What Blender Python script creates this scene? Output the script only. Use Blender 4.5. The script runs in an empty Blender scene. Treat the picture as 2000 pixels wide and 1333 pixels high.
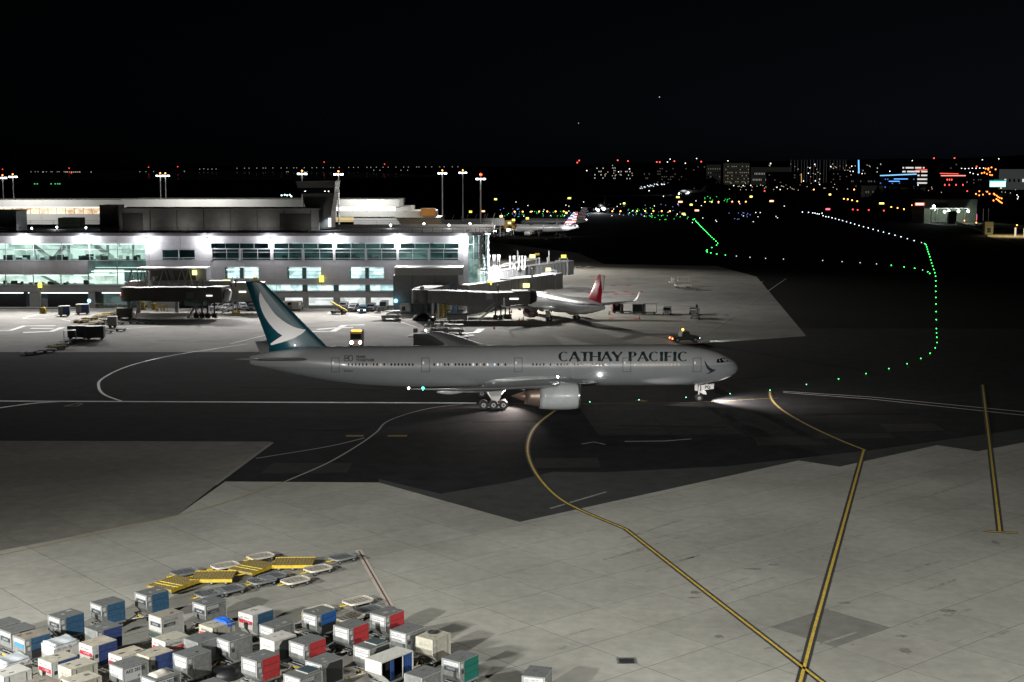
import bpy, bmesh, math, random
from math import radians as R, sin, cos, pi, tan
from mathutils import Vector, Matrix
from mathutils.geometry import tessellate_polygon
random.seed(7)
SC = bpy.context.scene
COL = SC.collection
# ---------------------------------------------------------------- camera, world, exposure
FPX, EYE = 2780.0, 35.0
TILT = math.atan((666.5 - 328) / FPX)
CT, ST = cos(TILT), sin(TILT)
cam_d = bpy.data.cameras.new('camera'); cam = bpy.data.objects.new('camera', cam_d); COL.objects.link(cam)
cam.location = (0, 0, EYE); cam.rotation_euler = (pi / 2 - TILT, 0, 0)
cam_d.sensor_width = 36; cam_d.lens = FPX / 2000 * 36; cam_d.clip_start = .5; cam_d.clip_end = 60000
SC.camera = cam
w = bpy.data.worlds.new('World'); SC.world = w; w.use_nodes = True
nt = w.node_tree; bg = nt.nodes['Background']
sky = nt.nodes.new('ShaderNodeTexSky'); sky.sky_type = 'NISHITA'; sky.sun_disc = False
sky.sun_elevation = R(-4); sky.sun_rotation = R(60); sky.air_density = 1.0; sky.dust_density = .3
hs = nt.nodes.new('ShaderNodeHueSaturation'); hs.inputs['Saturation'].default_value = .55
nt.links.new(sky.outputs[0], hs.inputs['Color'])
hs.inputs['Saturation'].default_value = 0
mxs = nt.nodes.new('ShaderNodeMix'); mxs.data_type = 'RGBA'; mxs.blend_type = 'MULTIPLY'; mxs.inputs[0].default_value = 1; mxs.inputs[7].default_value = (.62, .82, 1.15, 1)
nt.links.new(hs.outputs[0], mxs.inputs[6]); nt.links.new(mxs.outputs[2], bg.inputs[0])
SKY_STRENGTH = .015
bg.inputs[1].default_value = SKY_STRENGTH
SC.view_settings.view_transform = 'Standard'; SC.view_settings.look = 'None'
SC.view_settings.exposure = 0; SC.view_settings.gamma = 1; SC.view_settings.use_curve_mapping = False
cy = SC.cycles
cy.use_denoising = True; cy.use_light_tree = True; cy.max_bounces = 5; cy.diffuse_bounces = 2; cy.glossy_bounces = 3
cy.transmission_bounces = 4; cy.transparent_max_bounces = 10; cy.sample_clamp_indirect = 1.5; cy.sample_clamp_direct = 40
cy.caustics_reflective = False; cy.caustics_refractive = False
# ---------------------------------------------------------------- large lamps of the place (flood masts and facade floods)
def lamp(kind, loc, power, col=(1, 1, 1), target=None, size=.5, angle=150, blend=1.0):
    d = bpy.data.lights.new('flood_lamp', kind); o = bpy.data.objects.new('flood_lamp', d); COL.objects.link(o)
    d.energy = power; d.color = col; o.location = loc
    if kind in ('POINT', 'SPOT'): d.shadow_soft_size = size
    if kind == 'SPOT': d.spot_size = R(angle); d.spot_blend = blend
    if target is not None: o.rotation_euler = (Vector(target) - Vector(loc)).to_track_quat('-Z', 'Y').to_euler()
    return o
LC = (1.0, .985, .925)
# floods on the building the photograph was taken from (just behind and beside the camera) and on the stand to its left
lamp('SPOT', (48, -14, 41), 1.08e6, LC, (38, 61, 0), 1.2, 52, 1.0)
lamp('SPOT', (-62, -14, 41), 9.5e5, LC, (-42, 66, 0), 1.2, 56, 1.0)
lamp('SPOT', (-88, 58, 34), 3.9e5, LC, (-14, 108, 0), 2.6, 66, .9)
# facade floods of the terminal, one per bright fixture on the fascia
FACADE_PX = [-190, -70, 50, 168, 288, 407, 530, 652, 777, 905]
for px in FACADE_PX:
    x = (px - 1000) * 355 / 2783
    lamp('POINT', (x, 353.55, 17.3), 2600, (.96, .96, 1.0), None, .2)
    lamp('SPOT', (x, 352.6, 17.4), 3.9e4, (1, .965, .94), (x, 330, 0), .3, 88, 1)
lamp('SPOT', (-6.0, 352.5, 18.6), 8e4, (1, .965, .9), (20, 333, 0), .6, 118, 1)
lamp('SPOT', (-4.5, 368, 18.6), 7e4, (.98, .98, 1), (20, 385, 4), .4, 160, .8)
# ---------------------------------------------------------------- projection helpers: photograph pixel (2000 wide) -> real place
def G(px, py, z=0.):
    u = px - 1000; v = 666.5 - py
    dy = FPX * CT + v * ST; dz = v * CT - FPX * ST; t = (z - EYE) / dz
    return (u * t, dy * t)
def G3(px, py, z=0.): a = G(px, py, z); return Vector((a[0], a[1], z))
def A(px, py, Y):
    u = px - 1000; v = 666.5 - py
    dy = FPX * CT + v * ST; dz = v * CT - FPX * ST; t = Y / dy
    return (u * t, EYE + dz * t)
# ---------------------------------------------------------------- materials
MATS = {}
def M(name, rgb, rough=.6, metal=0., nscale=0, namt=.25, bump=0, coat=0, spec=.5, streak=None, big=0):
    if name in MATS: return MATS[name]
    m = bpy.data.materials.new(name); m.use_nodes = True; MATS[name] = m
    n = m.node_tree.nodes; l = m.node_tree.links; p = n['Principled BSDF']
    p.inputs['Base Color'].default_value = (*rgb, 1); p.inputs['Roughness'].default_value = rough
    p.inputs['Metallic'].default_value = metal; p.inputs['Coat Weight'].default_value = coat
    p.inputs['Specular IOR Level'].default_value = spec
    if nscale:
        tc = n.new('ShaderNodeTexCoord'); mp = n.new('ShaderNodeMapping')
        l.new(tc.outputs['Object'], mp.inputs[0])
        if streak: mp.inputs['Scale'].default_value = streak
        nz = n.new('ShaderNodeTexNoise'); nz.inputs['Scale'].default_value = nscale; nz.inputs['Detail'].default_value = 8
        nz.inputs['Roughness'].default_value = .65
        l.new(mp.outputs[0], nz.inputs[0])
        rp = n.new('ShaderNodeValToRGB'); rp.color_ramp.elements[0].position = .3; rp.color_ramp.elements[1].position = .72
        a = 1 - namt; b = 1 + namt * .6
        rp.color_ramp.elements[0].color = (a * rgb[0], a * rgb[1], a * rgb[2], 1)
        rp.color_ramp.elements[1].color = (min(1, b * rgb[0]), min(1, b * rgb[1]), min(1, b * rgb[2]), 1)
        l.new(nz.outputs[0], rp.inputs[0])
        out = rp.outputs[0]
        if big:
            n2 = n.new('ShaderNodeTexNoise'); n2.inputs['Scale'].default_value = big; n2.inputs['Detail'].default_value = 4
            l.new(tc.outputs['Object'], n2.inputs[0])
            r2 = n.new('ShaderNodeValToRGB'); r2.color_ramp.elements[0].position = .35; r2.color_ramp.elements[1].position = .65
            r2.color_ramp.elements[0].color = (.78, .78, .78, 1); r2.color_ramp.elements[1].color = (1.08, 1.08, 1.08, 1)
            l.new(n2.outputs[0], r2.inputs[0])
            mx = n.new('ShaderNodeMix'); mx.data_type = 'RGBA'; mx.blend_type = 'MULTIPLY'; mx.inputs[0].default_value = 1
            l.new(out, mx.inputs[6]); l.new(r2.outputs[0], mx.inputs[7]); out = mx.outputs[2]
        l.new(out, p.inputs['Base Color'])
        if bump:
            bp = n.new('ShaderNodeBump'); bp.inputs['Strength'].default_value = bump; bp.inputs['Distance'].default_value = .02
            l.new(nz.outputs[0], bp.inputs['Height']); l.new(bp.outputs[0], p.inputs['Normal'])
    return m
def EM(name, rgb, s, sample=False):
    if name in MATS: return MATS[name]
    m = bpy.data.materials.new(name); m.use_nodes = True; MATS[name] = m
    p = m.node_tree.nodes['Principled BSDF']
    p.inputs['Base Color'].default_value = (.02, .02, .02, 1)
    p.inputs['Emission Color'].default_value = (*rgb, 1); p.inputs['Emission Strength'].default_value = s
    m.cycles.emission_sampling = 'AUTO' if sample else 'NONE'
    return m
def GLASS(name, tint=(.55, .8, .75), refl=.12, rough=.03):
    if name in MATS: return MATS[name]
    m = bpy.data.materials.new(name); m.use_nodes = True; MATS[name] = m
    n = m.node_tree.nodes; l = m.node_tree.links
    for x in list(n):
        if x.type == 'BSDF_PRINCIPLED': n.remove(x)
    o = n['Material Output']; t = n.new('ShaderNodeBsdfTransparent'); g = n.new('ShaderNodeBsdfGlossy'); mx = n.new('ShaderNodeMixShader')
    t.inputs[0].default_value = (*tint, 1); g.inputs['Color'].default_value = (.8, .9, .9, 1); g.inputs['Roughness'].default_value = rough
    mx.inputs[0].default_value = refl
    l.new(t.outputs[0], mx.inputs[1]); l.new(g.outputs[0], mx.inputs[2]); l.new(mx.outputs[0], o.inputs[0])
    return m
# ---------------------------------------------------------------- mesh builder
class MB:
    def __init__(s): s.v = []; s.f = []; s.sm = []
    def add(s, vs, fs, smooth=False):
        o = len(s.v); s.v += [tuple(v) for v in vs]; s.f += [tuple(i + o for i in f) for f in fs]; s.sm += [smooth] * len(fs); return s
    def box(s, x0, y0, z0, x1, y1, z1, mat=None):
        vs = [(x0, y0, z0), (x1, y0, z0), (x1, y1, z0), (x0, y1, z0), (x0, y0, z1), (x1, y0, z1), (x1, y1, z1), (x0, y1, z1)]
        if mat is not None: vs = [mat @ Vector(v) for v in vs]
        return s.add(vs, [(0, 3, 2, 1), (4, 5, 6, 7), (0, 1, 5, 4), (1, 2, 6, 5), (2, 3, 7, 6), (3, 0, 4, 7)])
    def cbox(s, c, d, rz=0.):
        m = Matrix.Translation(c) @ Matrix.Rotation(rz, 4, 'Z')
        return s.box(-d[0] / 2, -d[1] / 2, -d[2] / 2, d[0] / 2, d[1] / 2, d[2] / 2, m)
    def bar(s, p, q, w, h=None):
        p, q = Vector(p), Vector(q); h = h or w; d = q - p; L = d.length
        if L < 1e-6: return s
        z = d / L; up = Vector((0, 0, 1)) if abs(z.z) < .95 else Vector((0, 1, 0))
        x = z.cross(up).normalized(); y = x.cross(z).normalized()
        vs = [c + x * a * w / 2 + y * b * h / 2 for c in (p, q) for a, b in ((-1, -1), (1, -1), (1, 1), (-1, 1))]
        return s.add(vs, [(0, 1, 2, 3), (7, 6, 5, 4), (0, 4, 5, 1), (1, 5, 6, 2), (2, 6, 7, 3), (3, 7, 4, 0)])
    def cyl(s, p, q, r0, r1=None, n=12, caps=True, smooth=True):
        r1 = r0 if r1 is None else r1
        p, q = Vector(p), Vector(q); z = (q - p).normalized(); up = Vector((0, 0, 1)) if abs(z.z) < .95 else Vector((0, 1, 0))
        x = z.cross(up).normalized(); y = x.cross(z).normalized()
        vs = [c + x * r * cos(2 * pi * i / n) + y * r * sin(2 * pi * i / n) for c, r in ((p, r0), (q, r1)) for i in range(n)]
        s.add(vs, [(i, i + n, (i + 1) % n + n, (i + 1) % n) for i in range(n)], smooth)
        if caps: s.add(vs, [tuple(range(n)), tuple(range(2 * n - 1, n - 1, -1))])
        return s
    def prism(s, poly, a, b, axis='y', mat=None):   # polygon in the other two axes, pulled from a to b
        n = len(poly); mk = {'y': lambda p, t: (p[0], t, p[1]), 'z': lambda p, t: (p[0], p[1], t), 'x': lambda p, t: (t, p[0], p[1])}[axis]
        vs = [mk(p, t) for t in (a, b) for p in poly]
        if mat is not None: vs = [mat @ Vector(v) for v in vs]
        return s.add(vs, [tuple(range(n)), tuple(range(2 * n - 1, n - 1, -1))] + [(i, i + n, (i + 1) % n + n, (i + 1) % n) for i in range(n)])
    def ball(s, c, r, n=8, m=5, sz=1):
        vs = [(c[0], c[1], c[2] + r * sz)]
        for j in range(1, m):
            t = pi * j / m
            vs += [(c[0] + r * sin(t) * cos(2 * pi * i / n), c[1] + r * sin(t) * sin(2 * pi * i / n), c[2] + r * cos(t) * sz) for i in range(n)]
        vs.append((c[0], c[1], c[2] - r * sz)); e = len(vs) - 1
        fs = [(0, 1 + i, 1 + (i + 1) % n) for i in range(n)]
        for j in range(m - 2):
            a = 1 + j * n; fs += [(a + i, a + n + i, a + n + (i + 1) % n, a + (i + 1) % n) for i in range(n)]
        a = 1 + (m - 2) * n; fs += [(a + i, e, a + (i + 1) % n) for i in range(n)]
        return s.add(vs, fs, True)
    def quad(s, a, b, c, d): return s.add([a, b, c, d], [(0, 1, 2, 3)])
    def build(s, name, mat, parent=None, bevel=0, fix=True):
        me = bpy.data.meshes.new(name); me.from_pydata(s.v, [], s.f)
        me.polygons.foreach_set('use_smooth', s.sm)
        if fix or bevel:
            bm = bmesh.new(); bm.from_mesh(me)
            if fix: bmesh.ops.recalc_face_normals(bm, faces=bm.faces)
            if bevel:
                bmesh.ops.bevel(bm, geom=[e for e in bm.edges if len(e.link_faces) == 2 and e.calc_face_angle(0) > .6], offset=bevel, segments=1, affect='EDGES')
            bm.to_mesh(me); bm.free()
        me.materials.append(mat); me.update()
        o = bpy.data.objects.new(name, me); COL.objects.link(o)
        if parent: o.parent = parent
        return o
def tag(o, label=None, cat=None, group=None, kind=None):
    if label: o['label'] = label
    if cat: o['category'] = cat
    if group: o['group'] = group
    if kind: o['kind'] = kind
    return o
def thing(name, label, cat, loc=(0, 0, 0), rz=0., group=None):
    o = bpy.data.objects.new(name, None); COL.objects.link(o); o.location = loc; o.rotation_euler = (0, 0, rz)
    o.empty_display_size = .3
    return tag(o, label, cat, group)
def struct(o): o['kind'] = 'structure'; return o
def dup(root, loc, rz, label=None, group=None):
    def cp(o, par):
        c = o.copy(); COL.objects.link(c); c.parent = par
        for ch in KIDS.get(o.name, ()): cp(ch, c)
        return c
    KIDS = {}
    for o in root.children_recursive: KIDS.setdefault(o.parent.name, []).append(o)
    r = cp(root, None); r.location = loc; r.rotation_euler = (0, 0, rz)
    if label: r['label'] = label
    if group: r['group'] = group
    return r
def text_mesh(txt, size, bold=0, name='lettering'):
    c = bpy.data.curves.new(name, 'FONT'); c.body = txt; c.size = size; c.offset = bold; c.resolution_u = 2
    o = bpy.data.objects.new(name, c); COL.objects.link(o); bpy.context.view_layer.update()
    me = bpy.data.meshes.new_from_object(o.evaluated_get(bpy.context.evaluated_depsgraph_get()))
    bpy.data.objects.remove(o); bpy.data.curves.remove(c); return me
# ---------------------------------------------------------------- shared materials
concrete = [M('concrete_slab_%d' % i, c, .8, 0, .9, .16, .05, spec=.3, big=.06) for i, c in enumerate([(.385, .38, .34), (.372, .368, .33), (.393, .388, .35), (.36, .356, .318)])]
patch_c = M('concrete_patch', (.19, .19, .17), .85, 0, .8, .22, spec=.3)
darkc = [M('dark_concrete_%d' % i, c, .85, 0, .6, .25, spec=.3, big=.05) for i, c in enumerate([(.20, .195, .165), (.185, .18, .155)])]
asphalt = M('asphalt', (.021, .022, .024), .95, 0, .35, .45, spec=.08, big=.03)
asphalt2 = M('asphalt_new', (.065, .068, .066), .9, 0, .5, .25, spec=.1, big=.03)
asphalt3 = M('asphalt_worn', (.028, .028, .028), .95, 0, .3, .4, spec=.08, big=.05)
gate_c = M('gate_concrete', (.36, .345, .31), .8, 0, .12, .3, spec=.3, big=.02)
joint_m = M('joint_sealant', (.06, .06, .055), .9)
yellow_p = M('yellow_line_paint', (.66, .47, .07), .7, 0, 3.5, .55); black_p = M('black_line_border', (.035, .035, .035), .8)
white_p = M('white_line_paint', (.75, .75, .72), .7, 0, 2, .2); red_p = M('red_line_paint', (.5, .05, .05), .7, 0, 2, .2)
alu = M('brushed_aluminium', (.25, .26, .255), .5, .25, 2.5, .32)
alu_d = M('dull_grey_sheet', (.15, .16, .16), .6, .1, 4, .25)
alu_l = M('light_grey_frame', (.45, .45, .43), .5, .2, 5, .15)
white_s = M('white_sheet', (.56, .56, .52), .5, 0, 3, .16); tan_top = M('sun_dirtied_roof', (.42, .385, .31), .75, 0, 1.6, .3)
cream = M('cream_sheet', (.43, .41, .34), .6, 0, 2.5, .25)
label_w = M('white_label', (.50, .51, .52), .6); label_d = M('dark_logo_label', (.03, .04, .05), .6); ink = M('black_ink', (.03, .03, .035), .7)
red_s = M('red_stripe', (.55, .03, .06), .5); navy = M('navy_curtain', (.03, .058, .19), .75, 0, 6, .3, .3); blue_c = M('blue_curtain', (.03, .10, .19), .75, 0, 6, .3, .3)
bright_blue = M('bright_blue_curtain', (.015, .10, .33), .7, 0, 6, .25, .3); red_c = M('red_curtain', (.47, .035, .04), .75, 0, 8, .18, .3); green_c = M('green_curtain', (.005, .13, .10), .75, 0, 8, .18, .3)
dark_in = M('dark_opening', (.02, .022, .022), .8); rubber = M('black_rubber', (.02, .02, .02), .75); steel_d = M('dark_steel', (.07, .07, .07), .6, .3, 3, .3)
steel = M('galvanised_steel', (.33, .34, .34), .5, .4, 6, .25); yel = M('yellow_equipment_paint', (.60, .42, .03), .55, 0, 4, .3); yel_r = M('yellow_deck_worn', (.33, .26, .085), .8, 0, 5, .5)
dol_w = M('white_dolly_paint', (.60, .57, .50), .6, 0, 6, .3); dol_g = M('grey_dolly_paint', (.24, .26, .27), .6, .2, 6, .3); orange = M('orange_paint', (.65, .25, .02), .6)
tarp_w = M('pale_tarpaulin', (.48, .52, .55), .55, 0, 3, .2); tarp_b = M('blue_tarpaulin', (.02, .12, .55), .45, 0, 3, .3); grime = M('black_sheet_plastic', (.012, .013, .015), .5)
teal_l = M('blue_end_label', (.05, .22, .38), .6)
# ---------------------------------------------------------------- ground
def sheet(name, pts, z, mat, parent=None):
    vs = [Vector((p[0], p[1], z)) for p in pts]; tri = tessellate_polygon([vs])
    b = MB(); b.add(vs, [tuple(t) for t in tri]); o = b.build(name, mat, parent)
    if o.data.polygons[0].normal.z < 0: o.data.flip_normals()
    return o
struct(sheet('ground', [(-30000, -200), (30000, -200), (30000, 45000), (-30000, 45000)], -.004, M('dark_airfield_ground', (.010, .0105, .0095), .95, 0, .02, .3, spec=.05)))
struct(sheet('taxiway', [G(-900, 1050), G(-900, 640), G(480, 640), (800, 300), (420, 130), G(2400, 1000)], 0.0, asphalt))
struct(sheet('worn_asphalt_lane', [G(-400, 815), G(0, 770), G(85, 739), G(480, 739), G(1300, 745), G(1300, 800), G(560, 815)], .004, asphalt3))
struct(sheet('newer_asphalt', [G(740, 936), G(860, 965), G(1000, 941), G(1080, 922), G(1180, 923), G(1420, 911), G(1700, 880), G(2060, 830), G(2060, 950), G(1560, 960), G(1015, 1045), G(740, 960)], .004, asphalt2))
struct(sheet('gate_apron', [G(-900, 688), G(480, 688), G(1330, 674), G(1575, 657), G(1478, 541), G(1400, 520), G(1180, 516), G(1130, 495), G(940, 470), G(700, 470), (-300, 470)], .006, gate_c))
struct(sheet('asphalt_dark_strip', [G(-300, 741), G(-300, 700), G(480, 700), G(480, 728)], .004, M('patched_asphalt', (.019, .020, .022), .95, 0, .3, .4, spec=.06)))  # slightly darker strip of asphalt
# concrete slabs of the near apron
CON = [G(345, 1008), G(440, 941), G(740, 943), G(1015, 1020), G(1560, 900), G(1640, 912), G(1830, 870), G(1910, 882), G(2100, 845), G(2200, 1400), G(-100, 1400), G(-120, 1100)]
DARK = [G(530, 863), G(345, 1008), G(-120, 1100), G(-160, 861)]  # darker slab area at the left
def clip(poly, cell):
    out = list(poly)
    for i in range(len(cell)):
        a, b = cell[i], cell[(i + 1) % len(cell)]; nw = []
        side = lambda p: (b[0] - a[0]) * (p[1] - a[1]) - (b[1] - a[1]) * (p[0] - a[0])
        for j in range(len(out)):
            p, q = out[j], out[(j + 1) % len(out)]; sp, sq = side(p), side(q)
            if sp >= 0: nw.append(p)
            if (sp >= 0) != (sq >= 0):
                t = sp / (sp - sq); nw.append((p[0] + t * (q[0] - p[0]), p[1] + t * (q[1] - p[1])))
        out = nw
        if len(out) < 3: return []
    return out
apron = struct(sheet('near_apron', CON, .004, joint_m)); dark_ap = struct(sheet('dark_apron', DARK, .004, joint_m))
ux, uy = Vector((cos(R(40.5)), sin(R(40.5)))), Vector((cos(R(-49.5)), sin(R(-49.5))))
O0 = Vector(G(1505, 1225)); SL, SW = 6.85, 6.05; rnd = random.Random(3)
spots = [(20.3, 105.6)]
for poly, par, mats in ((CON, apron, concrete), (DARK, dark_ap, darkc)):
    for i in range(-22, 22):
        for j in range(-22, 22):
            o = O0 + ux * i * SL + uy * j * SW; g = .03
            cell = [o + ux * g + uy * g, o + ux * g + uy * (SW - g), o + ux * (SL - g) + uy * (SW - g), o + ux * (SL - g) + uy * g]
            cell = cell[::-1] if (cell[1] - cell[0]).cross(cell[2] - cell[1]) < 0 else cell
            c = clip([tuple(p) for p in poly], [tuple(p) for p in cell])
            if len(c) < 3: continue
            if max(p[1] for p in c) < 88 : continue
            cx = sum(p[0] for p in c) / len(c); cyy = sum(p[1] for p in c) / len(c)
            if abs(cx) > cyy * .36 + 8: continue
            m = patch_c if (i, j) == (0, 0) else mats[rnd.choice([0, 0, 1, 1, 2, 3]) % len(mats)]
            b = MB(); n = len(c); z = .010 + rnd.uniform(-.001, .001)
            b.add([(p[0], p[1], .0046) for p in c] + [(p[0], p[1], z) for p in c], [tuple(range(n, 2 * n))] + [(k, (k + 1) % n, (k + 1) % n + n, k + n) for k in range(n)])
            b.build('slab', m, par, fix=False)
# ---------------------------------------------------------------- painted lines
def ribbon(pts, w, z, mat, name, parent=None):
    b = MB(); P = [Vector((p[0], p[1], 0)) for p in pts]; n = len(P); L = []
    for i in range(n):
        t = (P[min(i + 1, n - 1)] - P[max(i - 1, 0)]).normalized(); nn = Vector((-t.y, t.x, 0)) * w / 2
        L += [(P[i].x + nn.x, P[i].y + nn.y, z), (P[i].x - nn.x, P[i].y - nn.y, z)]
    b.add(L, [(2 * i, 2 * i + 1, 2 * i + 3, 2 * i + 2) for i in range(n - 1)])
    o = b.build(name, mat, parent)
    if o.data.polygons[0].normal.z < 0: o.data.flip_normals()
    return o
def smooth(pts, k=6):
    P = [Vector(p) for p in pts]; out = []
    for i in range(len(P) - 1):
        a, b, c, d = P[max(i - 1, 0)], P[i], P[i + 1], P[min(i + 2, len(P) - 1)]
        for j in range(k):
            t = j / k; out.append(.5 * ((2 * b) + (c - a) * t + (2 * a - 5 * b + 4 * c - d) * t * t + (3 * b - a - 3 * c + d) * t ** 3))
    return out + [P[-1]]
markings = struct(bpy.data.objects.new('apron_markings', None)); COL.objects.link(markings)
def line(px, w=.3, mat=None, border=0, sm=False, z=.026):
    pts = [G(*p) for p in px]
    if sm: pts = smooth(pts)
    if border: ribbon(pts, w + border * 2, z, black_p, 'line_border', markings); z += .004
    ribbon(pts, w, z, mat or yellow_p, 'painted_line', markings)
line([(1085, 802), (1058, 822), (1040, 842), (1031, 868), (1033, 895), (1050, 930), (1085, 968), (1130, 995), (1222, 1034)], .24, None, .2, True)
line([(1222, 1034), (1380, 1158), (1630, 1352)], .23, None, .2)
line([(1687, 880), (1640, 1050), (1590, 1230), (1560, 1345)], .24, None, .22)
line([(1503, 765), (1508, 782), (1530, 803), (1580, 832), (1640, 860), (1690, 880)], .22, None, .2, True)
line([(1919, 752), (1953, 1039)], .24, None, .22)
line([(1921, 1038), (1988, 1042)], .3, None, .22, z=.032)
line([(-60, 783), (0, 784), (250, 785), (930, 788)], .85, M('fresh_white_line', (.85, .84, .82), .5))
line([(970, 789), (1080, 790), (1350, 787), (1520, 778)], .25, M('dim_yellow_paint', (.16, .11, .03), .8))
line([(485, 672), (430, 680), (330, 696), (250, 716), (200, 740), (193, 757), (205, 772), (240, 785)], .45, MATS['fresh_white_line'], 0, True)
line([(-40, 803), (60, 789), (120, 785)], .7, MATS['fresh_white_line'], 0, True)
dimw = M('faded_white_paint', (.36, .35, .33), .8)
line([(905, 790), (830, 800), (760, 822), (735, 845), (700, 870), (640, 905), (560, 940)], .25, dimw, 0, True)
line([(560, 940), (430, 985), (270, 1025), (0, 1085)], .22, M('faded_yellow_paint', (.30, .24, .10), .8), 0, True)
line([(712, 856), (640, 873), (500, 896)], .25, dimw, 0, True)
line([(532, 865), (420, 948)], .45, M('grey_edge_paint', (.22, .215, .19), .8))
for q in ([(676, 852), (710, 852)], [(757, 852), (795, 852)]): line(q, 1.2, M('dim_orange_paint', (.22, .13, .02), .8))
line([(1245, 782), (1262, 785)], 1.2, MATS['dim_orange_paint'])
line([(1220, 863), (1300, 862), (1350, 858)], .35, dimw); line([(1136, 868), (1160, 864), (1182, 869)], .25, dimw)
line([(125, 794), (155, 788), (161, 789), (150, 794), (125, 794)], .3, dimw); 
for k in (0, 1): line([(1530, 765 + 2.4 * k), (1700, 776 + 4 * k), (2010, 806 + 7 * k)], .34, white_p)
lite = M('pinkish_line_paint', (.56, .49, .43), .75)
line([(700, 1075), (762, 1185)], .62, lite); line([(701, 1077), (762, 1184)], .14, M('dark_line_core', (.12, .09, .075), .8), z=.034)
for q in ([(712, 1104), (640, 1124), (500, 1158)], [(728, 1130), (650, 1152), (480, 1200)], [(742, 1160), (727, 1164)], [(420, 1210), (300, 1245), (200, 1275)], [(440, 1160), (330, 1195)]): line(q, .1, dimw)
for q in ([(641, 1137), (658, 1132)], [(649, 1139), (668, 1134)], [(655, 1166), (676, 1161)]): line(q, .12, dimw)
# gate area paint
for q in ([(-40, 646), (20, 646), (48, 637), (108, 637)], [(45, 650), (100, 648), (122, 640)], [(608, 648), (650, 648), (672, 636), (712, 635)], [(620, 644), (655, 641), (690, 640)], [(895, 652), (930, 650), (940, 643)], [(60, 642), (105, 642)], [(895, 656), (925, 655)]): line(q, 1.5, MATS['fresh_white_line'])
for q in ([(640, 614), (700, 615), (760, 622), (815, 640)], [(640, 613), (655, 605)], [(45, 623), (90, 623)], [(45, 622), (75, 614)], [(120, 624), (150, 630)], [(215, 652), (250, 642), (330, 637)], [(450, 672), (520, 655), (600, 650)]): line(q, .6, white_p)
for q in ([(1197, 558), (1228, 558)], [(1148, 571), (1197, 571)], [(1220, 570), (1252, 570)], [(1202, 575), (1238, 575)], [(1194, 623), (1243, 623)], [(1155, 540), (1180, 541)]):
    (xa, ya), (xb, yb) = q; h = 1.2 if ya < 600 else 2
    line([(xa, ya - h), (xb, yb - h)], .4, red_p); line([(xa, ya + h), (xb, yb + h)], .4, red_p)
    for e in (xa, xb): line([(e - 4, ya), (e + 5, ya)], 2.4 if ya < 600 else 2.4, red_p, z=.03)
for q in ([(1300, 660), (1390, 612), (1480, 560), (1490, 550)], [(1360, 668), (1470, 590), (1535, 545)], [(1130, 640), (1300, 668)], [(900, 500), (960, 480)], [(1385, 624), (1435, 622)]): line(q, .35, dimw)
# sealed cracks, tyre rubber and patches on the asphalt
crack = M('crack_sealant', (.008, .008, .009), .9, spec=.05); rubm = M('tyre_rubber_marks', (.013, .013, .014), .95, 0, .4, .5, spec=.05)
for q in ([(1270, 808), (1325, 862)], [(1080, 866), (1180, 848), (1300, 846)], [(1160, 838), (1240, 842), (1340, 836)], [(1235, 860), (1300, 852), (1320, 860)], [(1330, 842), (1420, 824), (1500, 812)], [(1350, 868), (1430, 850), (1510, 842)], [(1200, 842), (1260, 834), (1290, 842)], [(880, 812), (905, 806), (930, 812), (960, 806)], [(830, 832), (900, 824), (1000, 808)], [(560, 800), (700, 806), (860, 800)], [(1420, 745), (1500, 735), (1560, 738)], [(1600, 812), (1760, 800), (1900, 812)], [(620, 852), (700, 842), (900, 838)], [(1000, 880), (1150, 872), (1400, 866)], [(300, 800), (420, 806), (520, 800)]): line(q, .14, crack, z=.012)
rr = random.Random(31)
for k in range(14):
    x = rr.uniform(300, 1700); y = rr.uniform(735, 850); L_ = rr.uniform(60, 220); line([(x, y), (x + L_ / 2, y + rr.uniform(-2, 2)), (x + L_, y + rr.uniform(-4, 4))], rr.uniform(.4, 1.2), rubm, z=.010)
for k, q in enumerate([(1540, 862, 4.5, 3), (1780, 836, 4, 3), (1670, 852, 5, 2), (1105, 905, 4, 3), (600, 915, 5, 3)]):
    x, y = G(q[0], q[1]); sheet('patch', [(x - q[2], y - q[3]), (x + q[2], y - q[3] * .8), (x + q[2], y + q[3]), (x - q[2] * .9, y + q[3])], .014, M('asphalt_patch', (.036, .036, .036), .9, 0, .6, .3, spec=.1), markings)
for k in range(16):      # rubber and spill streaks on the gate ramp
    x = rr.uniform(150, 1400); y = rr.uniform(545, 668) if x > 960 else rr.uniform(612, 680); L_ = rr.uniform(40, 160); line([(x, y), (x + L_ / 2, y + rr.uniform(-3, 3)), (x + L_, y + rr.uniform(-5, 5))], rr.uniform(.3, 1.0), M('ramp_rubber_marks', (.20, .19, .175), .8, 0, .4, .5), z=.012)
for k in range(22):      # dark scuffs on the near slabs
    x = rr.uniform(1000, 1950); y = rr.uniform(960, 1320); L_ = rr.uniform(30, 130); line([(x, y), (x + L_, y - L_ * .3 + rr.uniform(-4, 4))], rr.uniform(.12, .5), M('slab_scuff', (.315, .315, .285), .85, 0, 1.5, .5), z=.0235)
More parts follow.
